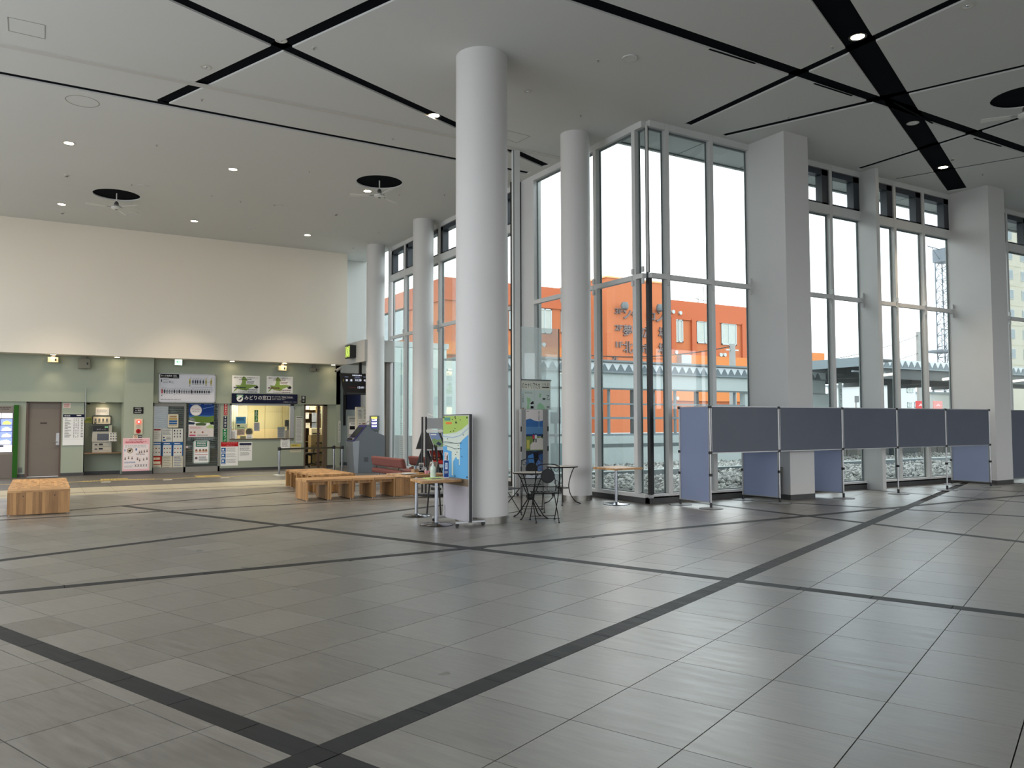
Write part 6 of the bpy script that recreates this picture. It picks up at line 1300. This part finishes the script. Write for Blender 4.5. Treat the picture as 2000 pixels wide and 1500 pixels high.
# ================================================================== GREY PARTITION PANELS
M_PDK = mat('partition_fabric', (92, 98, 110), .85, noise=(2, .93), bump=(200, .15)); M_PBL = mat('partition_blue', (146, 158, 188), .8, noise=(1.5, .93), bump=(200, .12))
nt = M_PBL.node_tree; om = [n for n in nt.nodes if n.type == 'OUTPUT_MATERIAL'][0]; prev_ = om.inputs[0].links[0].from_socket; tr_ = nt.nodes.new('ShaderNodeBsdfTranslucent'); tr_.inputs[0].default_value = (.74, .80, .92, 1)
m2 = nt.nodes.new('ShaderNodeMixShader'); m2.inputs[0].default_value = .3; nt.links.new(prev_, m2.inputs[1]); nt.links.new(tr_.outputs[0], m2.inputs[2]); nt.links.new(m2.outputs[0], om.inputs[0])
PY_ = 9.97; PX = [9.85, 11.56, 13.35, 15.08, 16.80, 18.50]; HP = 1.755
names = ['nearest', 'second', 'third', 'fourth', 'fifth', 'last']
def panel_post(x, y, label):
    c = Vector((x, y, 0)); o = thing('partition_post', label, 'partition post', tuple(c), 'aluminium posts carrying the grey partitions')
    build('base_disc', MB().lathe([(.20, 0), (.20, .006), (.17, .012), (.03, .02)], c, 32), mat('post_base', (120, 122, 124), .6, 0, noise=(6, .9)), o, smooth=True); build('base_edge', MB().lathe([(.203, 0), (.203, .006), (.2, .0065)], c, 32), M_BLKP, o)
    build('socket', MB().tube([c+Vector((0, 0, .012)), c+Vector((0, 0, .10))], .022, 12), M_BLKP, o); build('tube', MB().tube([c+Vector((0, 0, .09)), c+Vector((0, 0, HP+.01))], .0145, 12), M_ALU, o, smooth=True)
    for zz in (.55, .93, HP-.04): build('clamp', MB().box((x-.022, y-.024, zz), (x+.022, y+.022, zz+.045)), M_BLKP, o)
for x, nm in zip(PX, names): panel_post(x, PY_, '%s front post of the grey partition row' % nm)
for x, y, lb in ((9.88, 10.76, 'rear post of the nearest cross partition, beside the glass corner'), (11.5, 10.80, 'rear post of the cross partition beside the first square pillar'), (18.46, 10.84, 'rear post of the far blue lit cross partition')): panel_post(x, y, lb)
def partition(p, q, z0, m, label, grp):
    p, q = Vector((*p, 0)), Vector((*q, 0)); d = (q-p).normalized(); nn = Vector((-d.y, d.x, 0))*.012
    o = thing('partition_panel', label, 'partition panel', tuple((p+q)/2+Vector((0, 0, z0))), grp); P0, P1 = p+d*.02, q-d*.02
    build('fabric_board', MB().extr([P0-nn*.6+Vector((0, 0, z0+.012)), P1-nn*.6+Vector((0, 0, z0+.012)), P1+nn*.6+Vector((0, 0, z0+.012)), P0+nn*.6+Vector((0, 0, z0+.012))], (0, 0, HP-z0-.024)), m, o)
    f = MB()
    for za, zb in ((z0, z0+.014), (HP-.014, HP)): f.extr([P0-nn+Vector((0, 0, za)), P1-nn+Vector((0, 0, za)), P1+nn+Vector((0, 0, za)), P0+nn+Vector((0, 0, za))], (0, 0, zb-za))
    for a, b in ((P0, P0+d*.012), (P1-d*.012, P1)): f.extr([a-nn+Vector((0, 0, z0)), b-nn+Vector((0, 0, z0)), b+nn+Vector((0, 0, z0)), a+nn+Vector((0, 0, z0))], (0, 0, HP-z0))
    build('frame', f, M_ALU, o); return o
for i in range(5): partition((PX[i], PY_), (PX[i+1], PY_), .94, M_PDK, 'wide half height grey partition, %s from the left in the row' % ['first', 'second', 'third', 'fourth', 'fifth'][i], 'half height partitions in the row')
for i, (p, q, lb) in enumerate((((9.85, 9.97), (9.88, 10.76), 'nearest full height cross partition, first on the left of the row'), ((11.56, 9.97), (11.5, 10.80), 'blue full height cross partition behind the second half height panel'), ((13.35, 9.97), (13.30, 10.85), 'blue full height cross partition right of the first square pillar'), ((18.5, 9.97), (18.46, 10.84), 'blue full height cross partition at the far end before the last pillar'))):
    partition(p, q, .10, M_PBL, lb, 'full height cross partitions')
partition((20.0, 10.28), (21.6, 10.28), .10, M_PDK, 'full height dark partition cut by the right edge behind the last pillar', None)
panel_post(20.0, 10.28, 'post of the dark partition at the right edge of the view')
# ================================================================== OUTSIDE
M_ORANGE = mat('orange_render', (180, 102, 60), .8, noise=(.35, .93, (1, 1, .25))); M_ORED = mat('orange_parapet', (176, 90, 52), .8, noise=(.3, .93, (1, 1, .3))); M_OYEL = mat('orange_balcony', (196, 118, 58), .8, noise=(.35, .95))
M_CONC = mat('concrete', (150, 152, 150), .9, noise=(2, .88)); M_CWALL = mat('cool_white_wall', (178, 188, 188), .7, noise=(.6, .95)); M_ROOFG = mat('roof_grey', (122, 134, 140), .6, noise=(1, .92))
M_DKB = mat('dark_beam', (66, 72, 74), .6, noise=(2, .85)); M_EAVE = mat('eave_soffit', (204, 210, 210), .7, noise=(.8, .95)); M_GLD = mat('far_window_glass', (120, 136, 142), .15, noise=(1, .8)); M_CURT = mat('far_curtain', (176, 182, 176), .8, noise=(3, .9))
struct('ground_outside', MB().box((-60, YB+.2, -.3), (330, 140, -.06)).box((XE, -30, -.3), (330, YB+.2, -.06)).box((-60, -60, -.3), (330, YS-.3, -.06)), M_CONC)
ev = struct('trim_7', MB().box((9.45, YB+.16, ZC+.05), (34, 12.55, ZC+.45)), M_EAVE)
for x in [9.6+1.83*i for i in range(14)]: build('soffit_joint', MB().box((x, YB+.2, ZC+.045), (x+.015, 12.54, ZC+.051)), M_GASKET, ev)
build('soffit_drip', MB().box((9.45, 12.40, ZC+.02), (34, 12.42, ZC+.05)), M_GASKET, ev)
# ballast: thousands of stones, one object
import numpy as np
rng = np.random.default_rng(5); NR = 21000
cx = rng.uniform(9.72, 36, NR); cy = rng.uniform(YB+.28, 22.5, NR)
keep = (np.abs(cy-17.72) > .14); cx, cy = cx[keep], cy[keep]; NR = len(cx)
r = rng.uniform(.04, .12, NR)
base = np.array([(1, 0, 0), (0, 1, 0), (-1, 0, 0), (0, -1, 0), (0, 0, .75), (0, 0, -.5)], float)
v = base[None]*rng.uniform(.7, 1.25, (NR, 6, 1)); an = rng.uniform(0, 6.28, NR); k, q = np.cos(an)[:, None], np.sin(an)[:, None]
vx = v[:, :, 0]*k-v[:, :, 1]*q; vy = v[:, :, 0]*q+v[:, :, 1]*k
tl_ = rng.normal(0, .35, NR)[:, None]; vz = v[:, :, 2]+vx*tl_
hz = -.04+.05*np.sin(cx*1.3)*np.cos(cy*.9)
V = np.stack([cx[:, None]+vx*r[:, None], cy[:, None]+vy*r[:, None], hz[:, None]+vz*r[:, None]], -1).reshape(-1, 3)
F = np.array([(0, 1, 4), (1, 2, 4), (2, 3, 4), (3, 0, 4), (1, 0, 5), (2, 1, 5), (3, 2, 5), (0, 3, 5)]); F = (F[None]+6*np.arange(NR)[:, None, None]).reshape(-1, 3)
me = bpy.data.meshes.new('ballast'); me.vertices.add(len(V)); me.vertices.foreach_set('co', V.ravel()); me.loops.add(F.size); me.loops.foreach_set('vertex_index', F.ravel().astype(np.int32))
me.polygons.add(len(F)); me.polygons.foreach_set('loop_start', np.arange(0, F.size, 3, dtype=np.int32)); me.update(calc_edges=True)
gm = bpy.data.materials.new('ballast_stone'); gm.use_nodes = True; MATS['ballast_stone'] = gm; b = gm.node_tree.nodes['Principled BSDF']; g = gm.node_tree.nodes.new('ShaderNodeNewGeometry'); cr = gm.node_tree.nodes.new('ShaderNodeValToRGB')
cr.color_ramp.elements[0].color = (*s2l((72, 74, 72)), 1); cr.color_ramp.elements[1].color = (*s2l((164, 165, 160)), 1); gm.node_tree.links.new(g.outputs['Random Per Island'], cr.inputs[0]); gm.node_tree.links.new(cr.outputs[0], b.inputs['Base Color']); b.inputs['Roughness'].default_value = .85
me.materials.append(gm); o = bpy.data.objects.new('ballast', me); COL.objects.link(o); o['kind'] = 'stuff'; tag(o, 'grey crushed stone ballast lying between the glass walls and the platform', 'gravel')
o = thing('concrete_kerb', 'long low concrete kerb running through the ballast outside', 'kerb', (28, 17.72, 0)); build('beam', MB().box((9.9, 17.65, -.1), (60, 17.8, .10)), mat('kerb_concrete', (120, 128, 132), .8, noise=(3, .9)), o); build('top_edge', MB().box((9.9, 17.64, .10), (60, 17.81, .125)), M_CWALL, o)

# platform shelter with toothed roof edge
SY = 22.6; o = thing('platform_shelter', 'long white platform shelter with a toothed roof edge and open window band', 'shelter', (20, SY+1, 0)); SH = o
build('white_base', MB().box((16.4, SY, -.1), (29.0, SY+.3, 1.0)), M_CWALL, o); build('grey_stripe', MB().box((16.4, SY-.01, .60), (29.0, SY, .72)), M_GASKET, o)
build('solid_wall', MB().box((12.0, SY, -.1), (16.4, SY+.3, 2.7)), M_CWALL, o); build('fascia', MB().box((12.0, SY, 2.7), (29.2, SY+.3, 3.31)), M_CWALL, o); build('shadow_line', MB().box((12.0, SY-.03, 2.66), (29.2, SY+.0, 2.72)), M_GASKET, o)
build('end_wall', MB().box((28.2, SY-.02, -.1), (29.4, SY+.3, 2.72)), M_CWALL, o); build('wall_stripe', MB().box((12.0, SY-.01, 1.02), (16.4, SY, 1.08)), M_GASKET, o)
build('platform_slab', MB().box((12.0, SY+.3, -.1), (80, SY+7, 1.0)), M_CONC, o); build('roof_deck', MB().box((12.0, SY-.1, 3.66), (29.2, SY+2.4, 3.72)), M_ROOFG, o)
def teeth(x0, x1, y, z, h, par, per=.37, deep=.5):
    lt = MB().box((x0, y+.03, z), (x1, y+.06, z+h+.04)); build('roof_edge', lt, mat('roof_edge_white', (206, 214, 218), .6, noise=(1, .96)), par)
    x = x0; first = None
    while x < x1-per:
        if first is None: first = build('roof_tooth', MB().extr([(x, y, z), (x+per, y, z), (x+per*.54, y, z+h), (x+per*.46, y, z+h)], (0, .03, 0)), mat('roof_tooth_grey', (100, 112, 118), .6, noise=(3, .9)), par); x00 = x
        else: q_ = bpy.data.objects.new('roof_tooth', first.data); COL.objects.link(q_); q_.parent = par; q_.location = (x-x00, 0, 0)
        x += per
    build('edge_strip', MB().box((x0, y-.02, z-.05), (x1, y+.03, z)), M_ROOFG, par)
teeth(12.2, 29.2, SY-.06, 3.31, .26, o)
x = 16.4; i = 0
while x < 24.6:
    wd = .16 if i % 3 == 2 else .06; build('post', MB().box((x, SY+.05, 1.0), (x+wd, SY+.15, 2.7)), M_ROOFG if wd < .1 else M_DKB, o); x += 1.05; i += 1
for z0, z1 in ((1.0, 1.08), (1.60, 1.68), (2.12, 2.18)): build('rail', MB().box((16.4, SY+.04, z0), (24.7, SY+.12, z1)), M_ROOFG, o)
build('dark_end_post', MB().box((24.3, SY+.02, 1.0), (24.75, SY+.3, 2.7)), M_CWALL, o); build('smoked_window', MB().box((24.75, SY+.1, 1.0), (29.0, SY+.12, 2.7)), M_GLD, o)
for x in (26.2, 27.6): build('mullion', MB().box((x, SY+.06, 1.0), (x+.07, SY+.14, 2.7)), M_CWALL, o)
for z0 in (1.75, 1.0): build('rail', MB().box((24.75, SY+.06, z0), (29.0, SY+.14, z0+.07)), M_CWALL, o)
a = FY(1085, 807, 20); o = thing('platform_sign_post', 'grey sign box on a thin pole outside, left of the slim column', 'sign', (a.x, 20, 0)); build('pole', MB().tube([(a.x, 20, -.1), (a.x, 20, 1.9)], .04, 8), M_ROOFG, o); build('box', MB().box((a.x-.15, 19.95, 1.45), (a.x+.16, 20.05, 1.95)), M_ROOFG, o); build('lower_box', MB().box((a.x-.12, 19.9, -.1), (a.x+.25, 20.1, .85)), mat('lower_box', (124, 146, 150), .6, noise=(3, .9)), o)
# pale block behind the left windows
AY = 34.0; o = thing('pale_annex', 'tall pale green annex wall outside the far left windows', 'building', (12.5, AY, 0)); a = FY(872, 676, AY).x
build('wall', MB().box((7, AY, -.1), (a, 44, 5.2)), mat('pale_annex_wall', (196, 210, 206), .7, noise=(.5, .95)), o); build('parapet', MB().box((7, AY-.05, 5.0), (a+.1, 44, 5.25)), M_CWALL, o)
for i in range(9): build('wall_panel', MB().box((7.2+i*1.0, AY-.06, .3), (8.12+i*1.0, AY, 4.9)), mat('annex_panel', (190, 206, 202), .7, noise=(.7, .95)), o)
build('lower_wall', MB().box((a, AY+.4, -.1), (a+1.5, 44, 4.5)), mat('pale_annex_wall', (0, 0, 0)), o)

# orange building
OY = 50.0; OT = 11.76
o = thing('orange_building', 'three storey orange building with taller sign tower behind the platform', 'building', (40, OY+5, 0))
build('main_block', MB().box((24.1, OY, -.1), (54.1, OY+28, OT-1.5)), M_ORANGE, o); build('parapet', MB().box((24.0, OY-.12, OT-1.6), (54.25, OY+28, OT)), M_ORED, o)
build('low_block', MB().box((54.1, OY+.5, -.1), (65, OY+20, 8.0)), M_OYEL, o); build('low_parapet', MB().box((54.1, OY+.4, 7.1), (65.1, OY+20, 8.15)), M_OYEL, o)
for z0, z1 in ((3.3, 4.4), (6.3, 7.2)): build('balcony_band', MB().box((23.95, OY-.25, z0), (54.1, OY, z1)), M_OYEL, o)
build('floor_line', MB().box((23.9, OY-.28, 6.25), (65, OY+.3, 6.32)), flat(130, 80, 50), o)
tw = build('sign_tower', MB().box((36.1, OY-3, -.1), (42.1, OY+9, 12.42)), mat('orange_tower', (181, 102, 60), .8, noise=(.3, .93, (1, 1, .2))), o)
build('tower_line', MB().box((36.05, OY-3.03, 6.4), (42.12, OY-3, 6.48)), flat(140, 84, 56), o); build('tower_cap', MB().box((36.0, OY-3.06, 12.36), (42.2, OY+9, 12.48)), flat(240, 170, 120), o)
build('banner_strip', MB().box((37.4, OY-3.05, 4.2), (42.1, OY-3, 4.75)), flat(206, 190, 180), o)
# pilasters framing the recessed upper bays
for px in (1310, 1350, 1385, 1395, 1448): a = FY(px, 620, OY-.1).x; build('pilaster', MB().box((a, OY-.2, 6.9), (a+.5, OY, OT-1.5)), M_ORED, o)
for px in (1050, 1003, 900): a = FY(px, 620, OY-.1).x; build('pilaster', MB().box((a, OY-.15, 6.9), (a+.25, OY, OT-1.5)), M_ORED, o)
def far_window(q, y, par=o):
    a, b = FY(q[0], q[1], y), FY(q[2], q[3], y); f = build('window', MB().box((a.x, y-.08, b.z), (b.x, y, b.z+.1)).box((a.x, y-.08, a.z-.1), (b.x, y, a.z)).box((a.x, y-.08, b.z), (a.x+.1, y, a.z)).box((b.x-.1, y-.08, b.z), (b.x, y, a.z)).box(((a.x+b.x)/2-.05, y-.08, b.z), ((a.x+b.x)/2+.05, y, a.z)), M_CWALL, par)
    build('pane', MB().box((a.x, y-.03, b.z), (b.x, y-.02, a.z)), M_CURT, f)
for q in ((1050, 602, 1077, 652), (994, 598, 1004, 646), (1316, 623, 1333.5, 669), (1360, 626, 1391, 672), (1408, 630, 1438, 675), (1357, 704, 1383, 722), (1412, 714, 1448, 726), (1095, 606, 1112, 652)): far_window(q, OY-.02)
for px, py in ((1063, 673), (1316, 609), (1330, 611), (1322, 688), (1409, 693), (1417, 693), (1324, 778)): c = FY(px, py, OY-.3); build('vent_cap', MB().tube([c, c+Vector((0, .3, 0))], .16, 12), M_CWALL, o, smooth=True)
a = FY(1337, 705, OY-.5); build('air_conditioner', MB().box((a.x-.6, OY-.8, a.z-.6), (a.x+.5, OY-.2, a.z+.5)), LGY, o)
a, b = FY(1185, 690, OY-3.05), FY(1100, 690, OY)
# side windows on the face towards the left
for px, py in ((778, 634), (757, 640)):
    p = FX(px, py, 24.1); f = build('window', MB().box((24.0, p.y-1.5, p.z-1.3), (24.08, p.y+1.5, p.z+1.2)), M_CWALL, o); build('pane', MB().box((23.97, p.y-1.3, p.z-1.1), (24.0, p.y+1.3, p.z+1.0)), M_GLD, f)
# lettering on the tower: 3F シャロン / 2F 夢広場 / 1F 北市場 / 2F
SG = mat('sign_letter_grey', (112, 98, 96), .6, noise=(6, .85)); TY = OY-3
def tower_text(t, px0, py0, px1, py1, bold=1):
    a, b = FY(px0, py0, TY), FY(px1, py1, TY); vs, fs = text_verts(t, True); mb = MB(); text(mb, t, (a.x, TY-.12, a.z), (1, 0, 0), (0, 0, -1), b.x-a.x, a.z-b.z, SG)
    back = MB(); w_ = (b.x-a.x)*.0
    for f in list(mb.f): pass
    n0 = len(mb.v); mb.v += [(x, y+.12, z) for x, y, z in mb.v]; ed = {}
    for f in mb.f:
        for i in range(len(f)): e = (f[i], f[(i+1) % len(f)]); ed[e] = 1
    sides = [[e[1], e[0], e[0]+n0, e[1]+n0] for e in ed if (e[1], e[0]) not in ed]
    mb.f += sides; mb.m += [0]*len(sides); build('letter', mb, None, o)
for t, q in (('3F', (1200, 602, 1214, 614)), ('2F', (1200, 634, 1214, 646)), ('1F', (1202, 667, 1215, 679)), ('シ', (1216, 598, 1231, 624)), ('ャ', (1232, 608, 1244, 625)), ('ロ', (1262, 610, 1278, 626)), ('ン', (1280, 603, 1297, 630)),
             ('夢', (1216, 634, 1234, 657)), ('広', (1251, 638, 1270, 661)), ('場', (1285, 639, 1303, 662)), ('北', (1216, 666, 1235, 690)), ('市', (1252, 671, 1270, 691)), ('場', (1285, 670, 1303, 693))):
    tower_text(t, *q)
tower_text('2F', 1194.5, 695, 1205, 705)
lp = MB()
for px, py in ((1220, 597), (1289, 601)): c = FY(px, py, TY-.6); lp.lathe([(.001, -.35), (.26, -.25), (.32, 0), (.22, .25), (.001, .3)], c, 14)
build('sign_lamp', lp, mat('lamp_hood', (96, 102, 104), .4, noise=(4, .8)), o, smooth=True)
c = FY(1374, 585, OY+4); o2 = thing('roof_antenna', 'thin roof antenna on the right wing of the orange building', 'antenna', (c.x, OY+4, OT))
for dx in (-.7, 0, .5, .9): build('rod', MB().tube([(c.x+dx, OY+4, OT), (c.x+dx, OY+4, OT+2.4-abs(dx))], .035, 6), GRY, o2)
build('cross_arm', MB().tube([(c.x-1.1, OY+4, OT+1.2), (c.x+1.2, OY+4, OT+1.0)], .03, 6), GRY, o2)
def pole(px, ytop, Y, r, label, zb=0, m=None):
    a = FY(px, ytop, Y); o = thing('utility_pole', label, 'pole', (a.x, Y, zb), 'utility poles outside'); build('shaft', MB().tube([(a.x, Y, zb-.1), (a.x, Y, a.z)], r*1.15, 10, r2=r*.8), m or M_CONC, o, smooth=True)
    build('cross_arm', MB().box((a.x-.5, Y-.04, a.z-.4), (a.x+.5, Y+.04, a.z-.32)), M_STEEL, o); return a
p1 = pole(1430, 672, 34, .22, 'grey utility pole in front of the right wing of the orange building'); p2 = pole(1793, 648, 45, .24, 'pale utility pole above the platform canopy at the right')
for i, (A, B, lb) in enumerate(((FY(1150, 694, 36), FY(1430, 676, 34), 'thin overhead wire crossing the orange building'), (FY(1590, 707, 38), FY(1793, 655, 45), 'upper overhead wire leading to the pale pole'), (FY(1590, 732, 38), FY(1793, 690, 45), 'lower overhead wire leading to the pale pole'), (FY(740, 676, 40), FY(900, 716, 40), 'thin wire across the orange side wall at the left windows'))):
    o = thing('overhead_wire', lb, 'wire', tuple((A+B)/2)); pts = [A+(B-A)*t+Vector((0, 0, -1.2*t*(1-t))) for t in [k/12 for k in range(13)]]; build('cable', MB().tube(pts, .03, 5), M_BLKP, o); build('insulator', MB().tube([B, B+Vector((0, 0, .2))], .06, 8), M_CWALL, o)

# canopy over the platform on the right
CY = 20.0; o = thing('platform_canopy', 'grey platform canopy with toothed roof edge and dark underside', 'canopy', (36, CY+3, 0))
build('roof_deck', MB().box((28.9, CY, 3.98), (60, CY+7.5, 4.05)), M_ROOFG, o); teeth(29.0, 52, CY-.06, 3.72, .28, o, .42)
build('edge_beam', MB().box((29, CY+.05, 3.25), (60, CY+.2, 3.68)), M_DKB, o)
for y in (CY+1.8, CY+3.6, CY+5.4): build('purlin', MB().box((28.9, y, 3.5), (60, y+.18, 3.9)), M_DKB, o)
for x in (29.5, 33.2, 37, 41, 45): build('cross_beam', MB().box((x, CY+.2, 3.35), (x+.2, CY+7.5, 3.75)), M_DKB, o)
build('skirt_panel', MB().box((31, CY+6.8, FY(1780, 751, CY+6.8).z), (60, CY+6.9, 3.98)), M_DKB, o)
for px, Y in ((1742, CY+2), (1862, CY+2)): a = FY(px, 800, Y); build('column', MB().box((a.x-.12, Y-.12, -.1), (a.x+.12, Y+.12, 3.7)), M_DKB if px < 1800 else M_CWALL, o)
LTUBE = glow('tube_light', (255, 244, 224), 3)
for A, B in ((FY(1714, 734, CY-.3), FY(1748, 730, CY-.25)), (FY(1842, 741, CY-.3), FY(1862, 738, CY-.25)), (FY(1974, 745, CY-.3), FY(2012, 741, CY-.25))): build('tube_lamp', MB().tube([A, B], .05, 8), LTUBE, o)
build('side_fascia', MB().box((27.0, 19.25, 3.62), (27.1, 22.5, 3.98)).box((27.0, 19.2, 3.6), (27.6, 19.3, 3.98)), M_ROOFG, o); build('side_roof', MB().box((27.1, 19.3, 3.86), (29, 22.5, 3.95)), M_DKB, o)
build('side_rail', MB().box((27.0, 19.6, 3.42), (29, 19.7, 3.48)), M_ROOFG, o)
# stone faced platform below the canopy
o = thing('stone_platform', 'platform edge of dark stone blocks beyond the ballast at the right', 'platform', (38, SY, 0)); build('core', MB().box((29.02, SY+.05, -.1), (62, SY+.29, 1.0)), M_CONC, o); build('coping', MB().box((29.0, SY-.08, 1.0), (62, SY+.28, 1.08)), mat('coping_grey', (120, 132, 136), .7, noise=(2, .9)), o)
SB = [mat('stone_block_a', (96, 96, 92), .9, noise=(3, .75)), mat('stone_block_b', (116, 114, 108), .9, noise=(3, .75)), mat('stone_block_c', (78, 80, 78), .9, noise=(3, .75))]
for r_ in range(3):
    x = 29.02+(r_ % 2)*.3
    while x < 46: w_ = random.uniform(.5, .8); build('stone_block', MB().box((x, SY-random.uniform(.0, .05), -.05+r_*.35), (x+w_-.03, SY+.06, .27+r_*.35)), random.choice(SB), o); x += w_
# station name board and small signs
a, b = FY(1637, 747, 21.5), FY(1644, 800, 21.5); o = thing('station_name_board', 'white vertical name board with dark kana on the platform', 'sign', ((a.x+b.x)/2, 21.5, .9)); s = Sheet((a.x, 21.5, a.z), (1, 0, 0), (0, 0, -1), b.x-a.x, a.z-.9, (0, -1, 0)); build('board', s.slab(.04, None), M_CWALL, o); s.vtext('わっかない', .22, .1, .82, .62, flat(50, 60, 66), 2); done_sheet(o, s)
for q, m, lb in (((1671, 773, 1678, 786), GRY, 'small grey sign on a thin pole seen under the canopy'), ((1790, 783, 1807, 800), flat(196, 70, 70), 'red sign board seen above the grey partitions'), ((1824, 783, 1841, 800), flat(206, 140, 136), 'faded pink sign board beside the white canopy column')):
    a, b = FY(q[0], q[1], 34), FY(q[2], q[3], 34); o = thing('street_sign', lb, 'sign', ((a.x+b.x)/2, 34, 0)); build('board', MB().box((a.x, 34, b.z), (b.x, 34.08, a.z)), m, o); build('post', MB().tube([((a.x+b.x)/2, 34.1, -.1), ((a.x+b.x)/2, 34.1, b.z)], .06, 8), M_STEEL, o)
    if m == GRY: continue
    s = Sheet((a.x, 34, a.z), (1, 0, 0), (0, 0, -1), b.x-a.x, a.z-b.z, (0, -1, 0)); s.poly([(.2, .6), (.5, .3), (.8, .6), (.6, .6), (.5, .5), (.4, .6)], flat(230, 190, 190)); done_sheet(o, s)
# white houses
def house(q, Y, m, label, wins, rm=M_ROOFG):
    a, b = FY(q[0], q[1], Y), FY(q[2], q[3], Y); o = thing('far_house', label, 'building', ((a.x+b.x)/2, Y+4, 0)); build('walls', MB().box((a.x, Y, -.1), (b.x, Y+8, a.z)), m, o); build('roof', MB().box((a.x-.3, Y-.3, a.z), (b.x+.3, Y+8.3, a.z+.3)), rm, o)
    for w_ in wins: far_window(w_, Y-.02, o)
HW = mat('far_house_white', (190, 194, 196), .8, noise=(.4, .96))
house((1710, 752, 1790, 830), 70, HW, 'white house with two window rows behind the canopy', ((1771, 758, 1783, 767), (1772, 786, 1780, 796), (1786, 786, 1792, 796))); house((1792, 768, 1870, 830), 78, HW, 'lower white house behind the pink sign board', ((1826, 800, 1832, 806),))
house((1612, 788, 1700, 830), 90, HW, 'distant pale house low between pillar and white fin', ((1650, 800, 1656, 806),))
# cream tower block and lattice mast
o = thing('cream_tower_block', 'tall cream apartment block with square windows at the right edge', 'building', (140, 70, 0)); TY_ = 65; a = FY(1961, 600, TY_).x
build('wall', MB().box((a, TY_, -.1), (a+22, TY_+5, 44)), mat('cream_block', (188, 184, 168), .8, noise=(.2, .95)), o)
for i in range(9):
    z = FY(1975, 498+38.4*(i-2), TY_).z
    for k_ in range(3):
        xx = FY(1969.5, 600, TY_).x+k_*3.9; f = build('window', MB().box((xx, TY_-.1, z-.75), (xx+1.5, TY_, z+.75)), M_CWALL, o); build('pane', MB().box((xx+.1, TY_-.12, z-.65), (xx+1.4, TY_-.1, z+.65)), M_GLD, f)
    build('floor_joint', MB().box((a, TY_-.03, z-1.75), (a+22, TY_, z-1.68)), flat(180, 174, 150), o)
o = thing('lattice_mast', 'tall pale lattice radio mast with dishes behind the canopy', 'mast', (152, 90, 0)); MM = mat('mast_steel', (104, 112, 122), .6, noise=(1, .9))
def mx(px): return FY(px, 600, 90).x
cxb, cxt = mx(1849), mx(1846.5); hb, ht = 1.35, 1.15; zt = 35.8; legs = []
def lc(sx, sy, z): t = z/zt; fl = max(0, (12-z)/12)*2.0; return Vector((cxb+(cxt-cxb)*t+sx*(hb+(ht-hb)*t+fl), 90+sy*(hb+(ht-hb)*t+fl), z))
for sx, sy in ((-1, -1), (1, -1), (1, 1), (-1, 1)): build('leg', MB().tube([lc(sx, sy, z) for z in (0, 6, 12, 24, zt)], .13, 5), MM, o)
cs = ((-1, -1), (1, -1), (1, 1), (-1, 1)); br = MB(); z = 1
while z < zt-2:
    for i in range(4): p, q = cs[i], cs[(i+1) % 4]; br.tube([lc(*p, z), lc(*q, z+2.2)], .06, 4).tube([lc(*q, z), lc(*p, z+2.2)], .06, 4).tube([lc(*p, z), lc(*q, z)], .06, 4)
    z += 2.2
build('bracing', br, MM, o)['kind'] = 'stuff'
for z, rr in ((26.0, 1.6), (22.0, 1.1)): build('dish', MB().tube([(cxb-.4, 88.3, z), (cxb-.4, 87.6, z)], rr, 18), LGY, o, smooth=True)
build('top_head', MB().box((cxt-1.6, 88.6, 33), (cxt+1.4, 91.4, 35.6)), MM, o); build('top_arm', MB().tube([(cxt, 90, 35.4), (cxt-5.5, 90, 35.7)], .1, 5).tube([(cxt-1, 90, 33), (cxt-4, 90, 35.6)], .08, 5), MM, o)
build('platform', MB().box((mx(1819), 88, 15.0), (mx(1851), 92, 15.4)).box((mx(1819), 88, 19.2), (mx(1851), 88.2, 19.4)), MM, o)
for px in (1819, 1827, 1835, 1843, 1851): build('guard_post', MB().tube([(mx(px), 88.1, 15), (mx(px), 88.1, 19.3)], .08, 5), MM, o)
build('tripod_pole', MB().tube([(mx(1833), 88, 1), (mx(1833), 88, 22)], .22, 6).tube([(mx(1820), 88, 9), (mx(1833), 88, 16)], .12, 5).tube([(mx(1850), 88, 9), (mx(1834), 88, 16)], .12, 5), MM, o)
bpy.context.view_layer.update()
for o in list(bpy.data.objects):
    if '_o' in o: del o['_o']
